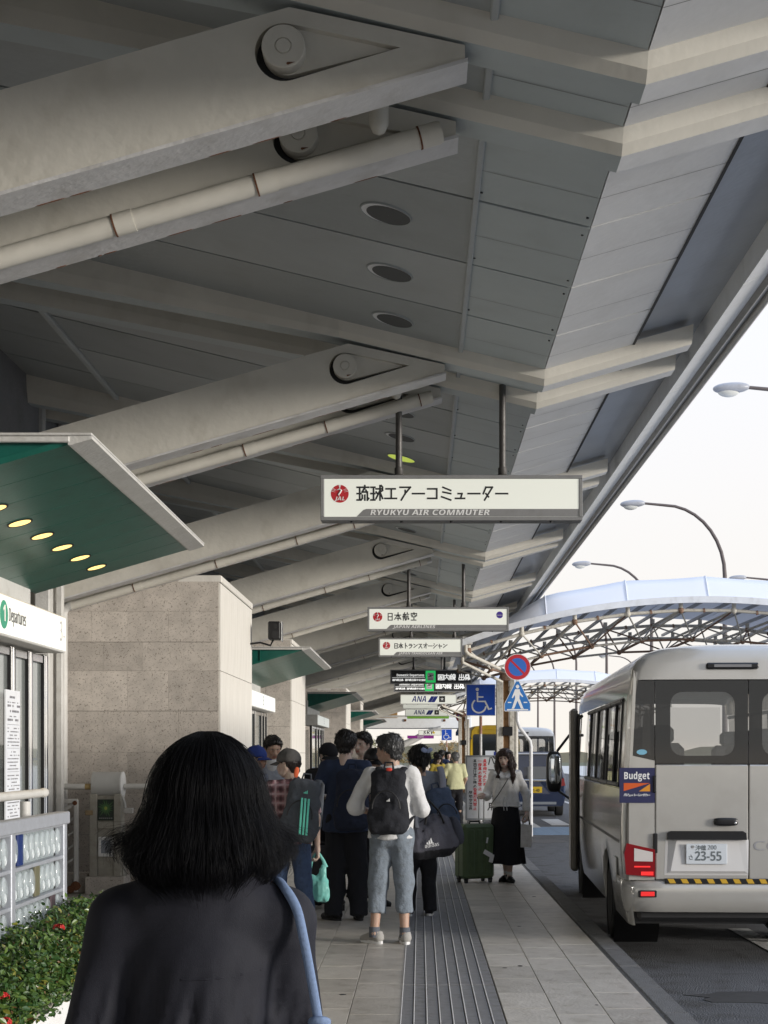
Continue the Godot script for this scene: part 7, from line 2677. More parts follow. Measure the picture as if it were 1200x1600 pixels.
func pack(label: String, owner: Node3D, off: Vector3, size: Vector3, m: Material, straps: bool, tilt := 0.0, turn := 0.0) -> Node3D:
	var o := thing("backpack", label, "backpack", owner.transform * off, owner.rotation.y + turn)
	o.rotation.z = tilt
	var h := size * 0.5
	var f := Field.new(-h * 1.45, h * 1.45, 0.016, 0.02)
	var r := h.z * 0.62
	for s: float in [-1.0, 1.0]:
		f.cap(Vector3(s * (h.x - r), -h.y + r, 0), Vector3(s * (h.x - r) * 0.78, h.y - r * 1.3, 0.01), r, r * 0.85)
	f.cap(Vector3(0, -h.y + r, -0.01), Vector3(0, h.y - r, 0.0), r * 1.15, r, Vector3.RIGHT, 1.6)
	f.cap(Vector3(0, -h.y * 0.72, -h.z * 0.42), Vector3(0, h.y * 0.05, -h.z * 0.38), r * 0.75, r * 0.62, Vector3.RIGHT, 1.9)
	f.done()
	f.rough(noise(3.0, 8, 3), 0.022, Vector3(2, 2, 2))
	var mb := MB.new()
	f.out(mb)
	part("bag", mb, m, o)
	mb = MB.new()
	var a: Array = []
	for i in 13:
		var q := PI * i / 12
		a.append(Vector3(cos(q) * h.x * 0.68, -h.y * 0.25 + sin(q) * h.y * 0.55, -h.z * 1.02 - 0.008))
	mb.tube(a, 0.006, 6)
	part("zip", mb, M.dark, o)
	mb = MB.new()
	mb.tube([Vector3(-0.04, h.y * 0.92, 0.02), Vector3(-0.03, h.y + 0.04, 0.03), Vector3(0.03, h.y + 0.04, 0.03), Vector3(0.04, h.y * 0.92, 0.02)], 0.009, 6)
	part("grab_loop", mb, m, o)
	if straps:
		for s: float in [-1.0, 1.0]:
			mb = MB.new()
			mb.tube([Vector3(s * h.x * 0.5, h.y * 0.75, h.z * 0.6), Vector3(s * h.x * 0.62, h.y * 0.98, h.z + 0.05), Vector3(s * h.x * 0.72, h.y * 0.85, h.z + 0.17), Vector3(s * h.x * 0.8, h.y * 0.2, h.z + 0.235), Vector3(s * h.x * 0.98, -h.y * 0.5, h.z + 0.14), Vector3(s * h.x * 0.9, -h.y * 0.75, h.z * 0.5)], [0.010, 0.012, 0.012, 0.012, 0.009, 0.007], 8, Vector3.RIGHT, 2.6)
			part("strap", mb, m, o)
	return o

func three_bar_badge(parent: Node3D, o: Vector3, s: float, m: Material, bs: Basis) -> void:
	var mb := MB.new()
	for i in 3:
		var x := (i - 1) * 0.36
		var hh: float = [0.35, 0.65, 0.95][i]
		mb.prism(PackedVector2Array([Vector2(x - 0.16, 0), Vector2(x + 0.16, 0), Vector2(x + 0.02, hh), Vector2(x - 0.16, hh * 0.72)]), o, bs.x * s, bs.y * s, -bs.z * 0.002)
	part("badge", mb, m, parent)

func build_people() -> void:
	front_woman()
	var away := PI
	var navy := cloth(0.022, 0.035, 0.075)
	var blackc := cloth(0.010, 0.010, 0.013)
	var black2 := cloth(0.012, 0.013, 0.018, 0.3, 0.6)
	var white := cloth(0.60, 0.60, 0.60)
	var fair := plain(0.60, 0.45, 0.37, 0.5)
	var tan := plain(0.42, 0.275, 0.205, 0.5)
	for m: StandardMaterial3D in [fair, tan]:
		m.subsurf_scatter_enabled = true; m.subsurf_scatter_strength = 0.15
	var grey := Color(0.07, 0.07, 0.07)
	# man with the black backpack
	var man := person({"label": "grey-haired man in glasses, white top and cropped grey trousers wearing a black backpack", "at": Vector3(-0.235, 0, -12.2), "yaw": away - 0.12, "h": 1.715, "skin": tan,
		"hair": "short", "hairc": Color(0.035, 0.035, 0.036), "specs": true, "head_yaw": 1.15, "head_pitch": 0.08, "top": white, "sleeve": 1.35, "hem": 0.86, "loose": 1.04, "crease": 1.2,
		"arms": [[Vector3(0.30, 1.12, -0.06), Vector3(0.17, 1.06, 0.18)], [Vector3(-0.25, 1.10, 0.0), Vector3(-0.12, 1.10, 0.24)]],
		"bottom": cloth(0.17, 0.20, 0.235, 0.3, 0.9, 0.25), "wide": 1.24, "cuff": 0.255, "feet": [Vector3(0.135, 0, 0.0), Vector3(-0.115, 0, 0.0)], "turns": [0.85, 0.25],
		"shoes": cloth(0.34, 0.33, 0.31), "sole": M.white, "sock": plain(0.10, 0.11, 0.13, 0.9), "cell": 0.0165})
	var bp := pack("black backpack with a small white badge and red tag on the grey-haired man", man, Vector3(-0.005, 1.19, -0.215), Vector3(0.335, 0.53, 0.19), black2, true, 0.0, -0.04)
	var I := Basis(Vector3.UP, PI)
	three_bar_badge(bp, Vector3(-0.03, -0.005, -0.165), 0.026, M.inkwhite, I)
	var mb := MB.new()
	mb.blob(Vector3(-0.02, 0.25, -0.07), Vector3(0.025, 0.015, 0.012), 0.8, 0.8)
	part("red_tag", mb, plain(0.6, 0.05, 0.03), bp)
	# companion with the shoulder strap
	var strap := person({"label": "dark-haired person in a grey-blue shirt with a bow in the hair", "at": Vector3(0.0, 0, -14.3), "yaw": away + 0.15, "h": 1.64, "skin": tan,
		"hair": "tied", "head_pitch": 0.2, "head_yaw": 0.3, "top": cloth(0.20, 0.22, 0.26), "sleeve": 0.8, "arms": [[Vector3(0.22, 1.12, 0.02), Vector3(0.10, 1.08, 0.24)], [Vector3(-0.23, 1.12, 0.0), Vector3(-0.16, 1.02, 0.2)]],
		"bottom": blackc, "wide": 1.25, "feet": [Vector3(0.12, 0, 0.02), Vector3(-0.10, 0, 0.02)], "sole": M.white})
	mb = MB.new()
	for s: float in [-1.0, 1.0]:
		mb.blob(Vector3(-0.05 + s * 0.026, 1.60, -0.12), Vector3(0.032, 0.022, 0.014), 0.8, 1.0, Basis(Vector3(0, 0, 1), s * 0.5))
	part("hair_bow", mb, plain(0.30, 0.36, 0.55), strap)
	var bb := pack("blue-grey backpack carried by the person with the hair bow", strap, Vector3(-0.19, 1.02, -0.16), Vector3(0.30, 0.46, 0.2), cloth(0.06, 0.085, 0.14), false, -0.25, 0.2)
	mb = MB.new()
	mb.tube([Vector3(-0.12, 0.40, 0.1), Vector3(-0.08, 0.30, -0.01), Vector3(-0.02, 0.10, -0.04), Vector3(0.02, -0.12, -0.06)], 0.014, 8, Vector3(1, 0, 0.1), 2.4)
	part("strap", mb, cloth(0.26, 0.27, 0.32), bb)
	duffel()
	# man in navy
	var nv := person({"label": "tall man in a navy T-shirt and wide black trousers seen from behind", "at": Vector3(-0.70, 0, -13.9), "yaw": away - 0.15, "h": 1.775, "skin": fair, "hair": "short", "head_pitch": 0.12, "head_yaw": -0.1,
		"top": navy, "sleeve": 0.85, "loose": 1.12, "hem": 0.80, "arms": [[Vector3(0.27, 1.13, 0.02), Vector3(0.20, 1.10, 0.27)], [Vector3(-0.25, 1.11, 0.02), Vector3(-0.15, 1.08, 0.25)]],
		"bottom": cloth(0.008, 0.009, 0.013, 0.3, 0.7), "wide": 1.45, "feet": [Vector3(0.10, 0, 0.0), Vector3(-0.12, 0, 0.03)], "turns": [0.9, 0.3], "cell": 0.018})
	pack("navy backpack hanging low on the back of the man in the navy T-shirt", nv, Vector3(-0.10, 1.15, -0.20), Vector3(0.34, 0.56, 0.2), cloth(0.014, 0.02, 0.042), true)
	# youngster with the grey cap
	var plaid := func(p: Vector3) -> Color:
		var a := sin(p.x * 75.0) * 0.5 + 0.5
		var b := sin(p.y * 75.0) * 0.5 + 0.5
		var c := Color(0.30, 0.15, 0.17)
		if a > 0.8: c = c * 0.45
		if b > 0.8: c = c * 0.45
		if a < 0.08 or b < 0.08: c = Color(0.45, 0.33, 0.34)
		return c
	var kidtop := plain(1, 1, 1, 0.9)
	var kid := person({"label": "youngster in a grey cap, plaid shirt and jeans with a grey backpack", "at": Vector3(-1.10, 0, -12.6), "yaw": away + 0.25, "h": 1.58, "skin": fair, "hair": "crew", "hairc": Color(0.02, 0.012, 0.01),
		"cap": cloth(0.10, 0.095, 0.09, 0.1, 1.0), "head_yaw": 0.95, "head_pitch": 0.12, "top": kidtop, "tint": plaid, "sleeve": 0.85, "arms": [[Vector3(0.24, 1.12, 0.02), Vector3(0.16, 1.05, 0.24)], [Vector3(-0.235, 1.09, -0.02), Vector3(-0.255, 0.83, 0.03)]], "grips": [false, true],
		"bottom": cloth(0.045, 0.075, 0.15, 0.25, 0.8, 0.3), "wide": 1.2, "feet": [Vector3(0.12, 0, 0.12), Vector3(-0.16, 0, -0.05)], "turns": [0.1, -0.1], "shoes": cloth(0.03, 0.03, 0.032), "sole": blackc, "sock": M.white, "cell": 0.0165})
	var kp := pack("grey backpack with three mint stripes on the youngster's back", kid, Vector3(-0.06, 1.10, -0.20), Vector3(0.31, 0.52, 0.2), cloth(0.075, 0.085, 0.10), true, 0.16, -0.25)
	for i in 3:
		mb = MB.new()
		var x := -0.065 + i * 0.028
		mb.tube([Vector3(x + 0.012, 0.10, -0.112), Vector3(x, 0.0, -0.150), Vector3(x - 0.01, -0.10, -0.163), Vector3(x - 0.018, -0.20, -0.148)], 0.0035, 6, Vector3.RIGHT, 2.6)
		part("mint_stripe", mb, plain(0.16, 0.72, 0.55, 0.6), kp)
	three_bar_badge(kp, Vector3(-0.02, 0.14, -0.112), 0.032, plain(0.16, 0.72, 0.55, 0.6), I)
	mb = MB.new()
	mb.blob(Vector3(0.09, 0.30, -0.03), Vector3(0.02, 0.045, 0.012), 0.7, 0.7)
	part("orange_tag", mb, plain(0.65, 0.12, 0.04), kp)
	carrier_bag(kid.transform * Vector3(-0.24, 0.70, 0.045))
	# faces in the queue
	person({"label": "person in a blue cap and striped shirt half hidden behind the front woman's hair", "at": Vector3(-1.68, 0, -15.0), "yaw": 1.25, "h": 1.62, "skin": tan, "hair": "crew", "cap": cloth(0.02, 0.045, 0.22, 0.1, 0.6), "head_pitch": 0.15, "top": cloth(0.22, 0.25, 0.34), "sleeve": 0.8, "bottom": navy})
	person({"label": "bareheaded man with swept-back black hair facing the camera beside the bright pillar edge", "at": Vector3(-1.63, 0, -16.3), "yaw": 0.25, "h": 1.755, "skin": tan, "hair": "short", "head_pitch": 0.35, "head_yaw": 0.1, "top": cloth(0.35, 0.38, 0.44), "inner": white, "sleeve": 1.8, "bottom": blackc})
	person({"label": "person in a black cap and black jacket over white, looking down at a patterned bag", "at": Vector3(-0.97, 0, -15.4), "yaw": 0.35, "h": 1.66, "skin": fair, "hair": "crew", "cap": blackc, "head_pitch": 0.38, "head_yaw": 0.15, "top": blackc, "inner": white, "sleeve": 1.85,
		"arms": [[Vector3(0.24, 1.12, 0.02), Vector3(0.10, 1.02, 0.24)], [Vector3(-0.24, 1.12, 0.02), Vector3(-0.08, 1.0, 0.24)]], "bottom": blackc})
	person({"label": "young man with a dark fringe looking over the shoulder of the man in navy", "at": Vector3(-0.62, 0, -16.2), "yaw": -0.25, "h": 1.79, "skin": fair, "hair": "fringe", "head_yaw": -0.25, "head_pitch": 0.1, "top": white, "sleeve": 0.8, "bottom": blackc})
	person({"label": "short person in a black cap between the navy T-shirt and the grey-haired man", "at": Vector3(-0.50, 0, -15.2), "yaw": 0.6, "h": 1.60, "skin": fair, "hair": "crew", "cap": M.black, "head_pitch": 0.3, "top": blackc, "sleeve": 0.8, "bottom": blackc})
	# woman with the green suitcase
	var wm := person({"label": "long-haired woman in a white blouse and long black skirt holding a green suitcase", "at": Vector3(1.05, 0, -18.1), "yaw": -0.12, "h": 1.615, "skin": fair, "hair": "long", "hairc": Color(0.034, 0.015, 0.011), "head_yaw": -0.2, "head_pitch": 0.08, "head_tilt": 0.06,
		"top": cloth(0.78, 0.77, 0.75, 0.25, 0.8), "sleeve": 1.95, "loose": 1.0, "soft": 0.011, "hem": 0.97, "shoulder": 0.155, "crease": 1.6, "arms": [[Vector3(0.262, 1.12, -0.03), Vector3(0.275, 0.90, 0.05)], [Vector3(-0.245, 1.10, -0.06), Vector3(-0.285, 1.125, 0.15)]], "grips": [true, true], "palms": [Vector3(-1, 0, 0), Vector3(0.2, -1, 0.1)],
		"skirt": 0.235, "bottom": cloth(0.008, 0.008, 0.010), "feet": [Vector3(0.05, 0, 0.10), Vector3(0.01, 0, -0.04)], "turns": [0.35, -0.5], "shoes": M.black, "sock": M.white, "cell": 0.0165})
	mb = MB.new()
	for s: float in [-1.0, 1.0]:
		mb.tube([Vector3(s * 0.005, 1.04, 0.165), Vector3(s * 0.02, 0.97, 0.175), Vector3(s * 0.018 + 0.01, 0.88, 0.185)], 0.005, 6)
	part("waist_ties", mb, white, wm)
	mb = MB.new()
	mb.tube([Vector3(0.06, 1.31, 0.085), Vector3(0.0, 1.20, 0.145), Vector3(-0.08, 1.07, 0.16), Vector3(-0.16, 0.97, 0.11)], 0.005, 6)
	part("shoulder_strap", mb, M.black, wm)
	for s: float in [-1.0, 1.0]:
		mb = MB.new()
		mb.prism(PackedVector2Array([Vector2(0, 0), Vector2(s * 0.05, 0.075), Vector2(s * 0.075, 0.03), Vector2(s * 0.045, -0.02)]), Vector3(0, 1.285, 0.118), Vector3.RIGHT, Vector3(0, 0.85, -0.5), Vector3(0, 0, -0.006))
		part("collar", mb, white, wm)
	# farther along
	person({"label": "grey-haired man in a pale yellow shirt and black trousers seen from behind", "at": Vector3(0.76, 0, -31.6), "yaw": away + 0.2, "h": 1.60, "skin": tan, "hair": "crew", "hairc": Color(0.12, 0.12, 0.12), "top": cloth(0.58, 0.57, 0.34), "sleeve": 0.9, "loose": 1.12, "arms": [[Vector3(0.27, 1.14, 0.05), Vector3(0.30, 1.0, 0.25)], [Vector3(-0.24, 1.10, -0.02), Vector3(-0.22, 0.92, 0.14)]], "bottom": blackc, "wide": 1.15, "feet": [Vector3(0.10, 0, 0.08), Vector3(-0.10, 0, -0.06)], "cell": 0.024})
	person({"label": "woman in a sleeveless cream dress with a dark bob, seen from behind", "at": Vector3(0.05, 0, -36.0), "yaw": away + 0.6, "h": 1.56, "skin": fair, "hair": "bob", "hairc": Color(0.03, 0.014, 0.01), "top": cloth(0.55, 0.50, 0.42), "sleeve": 0.2, "hem": 0.8, "loose": 1.2, "arms": [[Vector3(0.22, 1.15, 0.1), Vector3(0.12, 1.22, 0.3)], [Vector3(-0.22, 1.12, 0.05), Vector3(-0.10, 1.15, 0.28)]], "skirt": 0.4, "bottom": cloth(0.55, 0.50, 0.42), "cell": 0.026})
	person({"label": "dark-haired woman in a mustard yellow top looking down in the far queue", "at": Vector3(0.46, 0, -38.5), "yaw": 0.4, "h": 1.55, "skin": fair, "hair": "long", "hairc": Color(0.015, 0.01, 0.008), "head_pitch": 0.5, "top": cloth(0.42, 0.32, 0.05), "sleeve": 1.5, "bottom": navy, "cell": 0.026})
	person({"label": "person in a navy vest over white sleeves near the far wheelchair sign", "at": Vector3(0.62, 0, -42.0), "yaw": away - 0.4, "h": 1.66, "skin": tan, "hair": "short", "top": cloth(0.03, 0.05, 0.13), "sleeve": 0.12, "loose": 1.12, "arms": [[Vector3(0.24, 1.12, 0.0), Vector3(0.18, 1.0, 0.2)], [Vector3(-0.25, 1.12, 0.0), Vector3(-0.26, 0.92, 0.05)]], "bottom": blackc, "cell": 0.026})
	person({"label": "person in black just left of the yellow-shirted man's head in the far queue", "at": Vector3(0.86, 0, -45.0), "yaw": 0.3, "h": 1.62, "skin": fair, "hair": "bob", "top": blackc, "sleeve": 1.8, "bottom": blackc, "cell": 0.028})
	person({"label": "small child leaning on the dark trolley case in the far queue", "at": Vector3(0.52, 0, -34.0), "yaw": -0.5, "h": 1.18, "skin": fair, "hair": "short", "top": cloth(0.06, 0.06, 0.07), "sleeve": 1.5, "bottom": navy, "cell": 0.028})
	person({"label": "person in grey at the far left end of the crowd beyond the hair bow", "at": Vector3(-0.12, 0, -47.0), "yaw": 0.8, "h": 1.60, "skin": tan, "hair": "short", "top": cloth(0.25, 0.25, 0.26), "sleeve": 0.8, "bottom": blackc, "cell": 0.028})
	person({"label": "person in a pale shirt standing farthest off under the footbridge", "at": Vector3(0.95, 0, -58.0), "yaw": away, "h": 1.68, "skin": tan, "hair": "short", "top": white, "sleeve": 0.8, "bottom": blackc, "cell": 0.03})
	person({"label": "person in dark blue far off beside the thin wheelchair sign post", "at": Vector3(0.60, 0, -54.0), "yaw": 0.2, "h": 1.62, "skin": tan, "hair": "bob", "top": navy, "sleeve": 0.8, "bottom": blackc, "cell": 0.03})

func surf_z(f: Field, x: float, y: float) -> float:
	var ix := int((x - f.o.x) / f.h); var iy := int((y - f.o.y) / f.h)
	for z in f.nz:
		var v := f.s[(z * f.ny + iy) * f.nx + ix]
		if v < 0:
			var u := f.s[((z - 1) * f.ny + iy) * f.nx + ix]
			return f.o.z + (z - 1 + u / (u - v)) * f.h
	return 0.0

func front_woman() -> void:
	var t := thing("person", "woman close to the camera seen from behind, black wavy bob and dark navy shirt", "person", Vector3(-0.385, 0, -2.62), PI)
	var k := 0.935
	var S := Transform3D(Basis().scaled(Vector3(k, k, k)), Vector3.ZERO)
	var sh := [Vector3(0.150, 1.355, 0), Vector3(-0.150, 1.355, 0.0)]
	var el := [Vector3(0.215, 1.09, -0.03), Vector3(-0.150, 1.09, 0.09)]
	var wr := [Vector3(0.230, 0.85, 0.05), Vector3(-0.09, 1.0, 0.29)]
	# body
	var f := Field.new(Vector3(-0.42, -0.02, -0.30), Vector3(0.42, 1.56, 0.44), 0.02, 0.012)
	f.cap(Vector3(0, 0.92, 0), Vector3(0, 1.32, 0), 0.085, 0.085, Vector3.RIGHT, 1.3)
	f.cap(sh[0], sh[1], 0.04, 0.04)
	f.cap(Vector3(0, 1.36, -0.01), Vector3(0, 1.52, 0), 0.056, 0.046)
	for i in 2:
		var s := 1.0 if i == 0 else -1.0
		f.cap(sh[i], el[i], 0.040, 0.034); f.cap(el[i], wr[i], 0.034, 0.023)
		f.cap(Vector3(s * 0.085, 0.9, 0), Vector3(s * 0.09, 0.48, 0.02), 0.075, 0.05)
		f.cap(Vector3(s * 0.09, 0.48, 0.02), Vector3(s * 0.095, 0.07, -0.02), 0.05, 0.034)
	f.done()
	var body := MB.new()
	f.out(body, S)
	var ht := S * Transform3D(Basis(Vector3.RIGHT, 0.06), Vector3(-0.012, 1.575, 0.02))
	body.add(head_mesh(), ht)
	for i in 2:
		var fd: Vector3 = (wr[i] - el[i]).normalized()
		var pn := Vector3(-1 if i == 0 else 1, 0, 0)
		pn = (pn - fd * pn.dot(fd)).normalized()
		var ux := fd.cross(pn) * (-1.0 if i == 0 else 1.0)
		body.add(hand_mesh(i == 1), S * Transform3D(Basis(ux, fd, pn), wr[i] + fd * 0.012))
	part("body", body, M.skin, t)
	face_bits(t, ht, Color(0.01, 0.008, 0.007))
	# long loose shirt with creases
	f = Field.new(Vector3(-0.36, 0.62, -0.26), Vector3(0.36, 1.50, 0.36), 0.0105, 0.013)
	f.cap(Vector3(0.01, 0.66, 0), Vector3(0.012, 1.05, 0), 0.150, 0.128, Vector3.RIGHT, 1.24, true)
	f.cap(Vector3(0.012, 1.05, 0), Vector3(0, 1.27, -0.005), 0.128, 0.118, Vector3.RIGHT, 1.22)
	f.cap(sh[0] + Vector3(-0.01, 0, 0), sh[1] + Vector3(0.01, 0, 0), 0.064, 0.064)
	f.cap(Vector3(0.06, 1.385, -0.015), Vector3(-0.06, 1.385, -0.015), 0.072, 0.072)
	f.cap(Vector3(0, 1.37, -0.012), Vector3(0, 1.45, -0.008), 0.085, 0.062, Vector3.RIGHT, 1.1)
	for i in 2:
		f.cap(sh[i], el[i], 0.061, 0.066)
		f.cap(el[i], el[i].lerp(wr[i], 0.8), 0.064, 0.052, Vector3.RIGHT, 1.0, false, true)
	f.done()
	f.cut(Vector3(0, 1.455, 0), Vector3(0, 0.96, 0.28).normalized())
	# long soft vertical folds below the yoke, fine noise everywhere
	var n1 := noise(1.0, 41, 2)
	var n2 := noise(1.0, 42, 3)
	var i2 := 0
	for z in f.nz:
		for y in f.ny:
			for x in f.nx:
				var q := f.s[i2]
				if absf(q) < 0.03:
					var p := f.o + Vector3(x, y, z) * f.h
					var low := smoothstep(1.34, 1.10, p.y)
					f.s[i2] = q + 0.024 * low * n1.get_noise_3d(p.x * 15 + p.y * 3.0, p.y * 1.6, p.z * 5) + 0.004 * n2.get_noise_3d(p.x * 6, p.y * 7, p.z * 6)
				i2 += 1
	var sf := f
	var mb := MB.new()
	f.out(mb, S)
	var navy := cloth(0.0046, 0.0052, 0.0120, 0.05, 0.5, 0.06)
	navy.roughness = 0.78
	navy.rim_enabled = true
	navy.rim = 0.05
	navy.rim_tint = 0.4
	var shirt := part("shirt", mb, navy, t)
	# yoke seam across the back and the shoulder seams
	mb = MB.new()
	var pts: Array = []
	for i in 25:
		var x := lerpf(-0.175, 0.02, i / 24.0)
		pts.append(S * Vector3(x, 1.285 - 0.02 * sin((x + 0.17) * 9.0), surf_z(sf, x, 1.285 - 0.02 * sin((x + 0.17) * 9.0)) - 0.0006))
	mb.tube(pts, 0.0012, 6, Vector3.UP, 1.6)
	part("yoke_seam", mb, navy, shirt)
	# trousers and shoes
	f = Field.new(Vector3(-0.24, 0.0, -0.2), Vector3(0.24, 1.02, 0.2), 0.022, 0.014)
	f.cap(Vector3(-0.04, 0.92, 0), Vector3(0.04, 0.92, 0), 0.118, 0.118)
	for s: float in [-1.0, 1.0]:
		f.cap(Vector3(s * 0.085, 0.9, 0), Vector3(s * 0.09, 0.48, 0.02), 0.09, 0.07)
		f.cap(Vector3(s * 0.09, 0.48, 0.02), Vector3(s * 0.095, 0.04, -0.02), 0.07, 0.062)
	f.done()
	f.cut(Vector3(0, 0.06, 0), Vector3.DOWN)
	mb = MB.new()
	f.out(mb, S)
	part("trousers", mb, cloth(0.012, 0.012, 0.014), t)
	for s: float in [-1.0, 1.0]:
		f = Field.new(Vector3(-0.08, -0.01, -0.13), Vector3(0.08, 0.14, 0.22), 0.012, 0.008)
		f.cap(Vector3(0, 0.05, -0.05), Vector3(0, 0.04, 0.06), 0.042, 0.040)
		f.cap(Vector3(0, 0.04, 0.06), Vector3(0, 0.03, 0.135), 0.041, 0.033)
		f.done()
		f.cut(Vector3(0, 0.002, 0), Vector3.DOWN)
		mb = MB.new()
		f.out(mb, S * Transform3D(Basis(), Vector3(s * 0.095, 0, 0)))
		part("shoe", mb, M.black, t)
	bob_hair(t, ht)
	# pale blue cord over the right shoulder with a knot
	var c := thing("shoulder_cord", "pale blue cord hanging from the front woman's right shoulder, knotted near its end", "cord", Vector3(-0.385, 0, -2.62))
	var cord := worn(0.20, 0.28, 0.45, 0.85, 0.15, 0.05, 1.0, 0, 90, 0.2)
	mb = MB.new()
	var line: Array = []
	for q: Vector3 in [Vector3(0.10, 1.20, -0.17), Vector3(0.118, 1.305, -0.10), Vector3(0.128, 1.338, -0.03), Vector3(0.148, 1.332, 0.035), Vector3(0.172, 1.298, 0.065), Vector3(0.185, 1.25, 0.080), Vector3(0.197, 1.19, 0.085), Vector3(0.209, 1.12, 0.085), Vector3(0.213, 1.09, 0.085), Vector3(0.216, 1.0, 0.083), Vector3(0.212, 0.86, 0.08)]:
		line.append(q)
	var smooth: Array = []
	for i in line.size() - 1:
		var p0: Vector3 = line[maxi(i - 1, 0)]; var p3: Vector3 = line[mini(i + 2, line.size() - 1)]
		for j in 6:
			smooth.append(line[i].cubic_interpolate(line[i + 1], p0, p3, j / 6.0))
	mb.tube(smooth, 0.0068, 10, Vector3(1, 0, 0.2), 1.25)
	part("cord", mb, cord, c)
	mb = MB.new()
	for i in 3:
		var ring: Array = []
		for j in 13:
			var a := TAU * j / 12
			ring.append(Vector3(0.213 + 0.013 * cos(a), 1.106 - i * 0.010 + 0.005 * sin(a + i), 0.085 + 0.013 * sin(a)))
		mb.tube(ring, 0.0075, 8)
	part("knot", mb, cord, c)

func bob_hair(t: Node3D, ht: Transform3D) -> void:
	# dark core, then thousands of separate strands that curl at the ends
	var o := ht.origin + Vector3(0, 0.005, -0.005)
	var f := Field.new(Vector3(-0.19, -0.21, -0.19), Vector3(0.19, 0.14, 0.15), 0.009, 0.012)
	f.cap(Vector3(0, 0.030, -0.030), Vector3(0, 0.028, 0.012), 0.071, 0.068)
	f.cap(Vector3(0, 0.01, -0.042), Vector3(0, -0.05, -0.042), 0.058, 0.060, Vector3.RIGHT, 1.2)
	f.cap(Vector3(0, 0.0, -0.025), Vector3(0, -0.11, -0.025), 0.062, 0.074, Vector3.RIGHT, 1.2)
	for s: float in [-1.0, 1.0]:
		f.cap(Vector3(s * 0.045, 0.01, 0.0), Vector3(s * 0.085, -0.10, 0.01), 0.036, 0.036)
	f.done()
	f.cut(Vector3(0, 0.03, 0.075), Vector3(0, -0.3, 0.95).normalized())
	var mb := MB.new()
	f.out(mb, Transform3D(Basis(), o))
	var hm := plain(0.0026, 0.0026, 0.0036, 0.42)
	hm.metallic_specular = 0.3
	var core := part("hair", mb, plain(0.003, 0.003, 0.0035, 0.9), t)
	var st := MB.new()
	var r := RandomNumberGenerator.new()
	r.seed = 77
	var prof := [Vector2(0.128, 0.010), Vector2(0.1055, 0.054), Vector2(0.06, 0.085), Vector2(0.004, 0.104), Vector2(-0.052, 0.127), Vector2(-0.095, 0.138), Vector2(-0.12, 0.133), Vector2(-0.14, 0.115), Vector2(-0.165, 0.085)]
	var rad := func(y: float) -> float:
		if y > 0.004:
			return 0.104 * pow(maxf(1.0 - pow((y - 0.004) / 0.125, 2.0), 0.0), 0.54)
		for i in prof.size() - 1:
			if y >= prof[i + 1].x:
				return lerpf(prof[i + 1].y, prof[i].y, clampf((y - prof[i + 1].x) / (prof[i].x - prof[i + 1].x), 0, 1))
		return prof[prof.size() - 1].y
	var locks: Array = []
	for n in 260:
		locks.append([r.randf_range(-2.4, 2.4), r.randf_range(0.003, 0.010), r.randf() * TAU, r.randf_range(10.0, 20.0), r.randfn(-0.010, 0.019), r.randfn(0, 0.18), r.randfn(0.0, 0.012), r.randf_range(0.935, 1.02)])
	for n in 13500:
		var lk: Array = locks[r.randi() % locks.size()]
		var a: float = lk[0] + r.randfn(0, 0.055)       # 0 = the back of the head
		var y0 := 0.127 - 0.11 * pow(r.randf(), 2.2)
		var end: float = -0.138 + lk[6] + r.randfn(0, 0.011) + 0.024 * sin(a) * sin(a)
		var layer: float = lk[7] * (1.0 - 0.05 * r.randf() * r.randf())
		var wave: float = lk[1] * 1.1
		var ph: float = lk[2]
		var fr: float = lk[3]
		var curl: float = lk[4] + r.randfn(0, 0.006) + (0.004 if a > 0.7 else (0.002 if a < -0.9 else -0.010))
		var turn: float = lk[5] + r.randfn(0, 0.03)
		var stray := r.randf() < 0.06
		if stray:
			layer += r.randf_range(0.0, 0.06); curl += r.randfn(0, 0.02); ph = r.randf() * TAU
		var pts: Array = []
		var rr := PackedFloat32Array()
		var seg := 12
		for i in seg + 1:
			var v := pow(i / float(seg), 1.3)
			var y := lerpf(y0, end, v)
			var q: float = rad.call(y) * layer
			var lo := smoothstep(0.5, 1.0, v)
			q += wave * sin(y * fr * 2.6 + ph) * (0.1 + 1.2 * v * v) + curl * lo * lo + (0.014 * v if stray else 0.0)
			y += absf(curl) * lo * lo * 0.7
			var aa := a + turn * v * 0.8 + 0.05 * sin(y * 22.0 + ph) * v
			pts.append(o + Vector3(sin(aa) * q * 0.97, y, -cos(aa) * q * 1.06 - 0.028))
			rr.append((0.00058 if not stray else 0.0004) * (1.0 - 0.6 * v))
		thin(st, pts, rr)
	part("strands", st, hm, core).set_meta("kind", "stuff")

# three-sided tube without ends, smooth shaded
func thin(mb: MB, pts: Array, rr: PackedFloat32Array) -> void:
	var pr: Array = []
	for i in pts.size():
		var d: Vector3 = (pts[mini(i + 1, pts.size() - 1)] - pts[maxi(i - 1, 0)]).normalized()
		var u := d.cross(Vector3(0.31, 0.2, 0.93)).normalized()
		var w := d.cross(u)
		var ring: Array = []
		for j in 3:
			var e := u * cos(TAU * j / 3) + w * sin(TAU * j / 3)
			ring.append([pts[i] + e * rr[i], e])
		if i > 0:
			for j in 3:
				var k := (j + 1) % 3
				var a: Array = pr[j]; var b: Array = pr[k]; var c: Array = ring[k]; var e: Array = ring[j]
				mb.tri(a[0], b[0], c[0], a[1], b[1], c[1])
				mb.tri(a[0], c[0], e[0], a[1], c[1], e[1])
		pr = ring

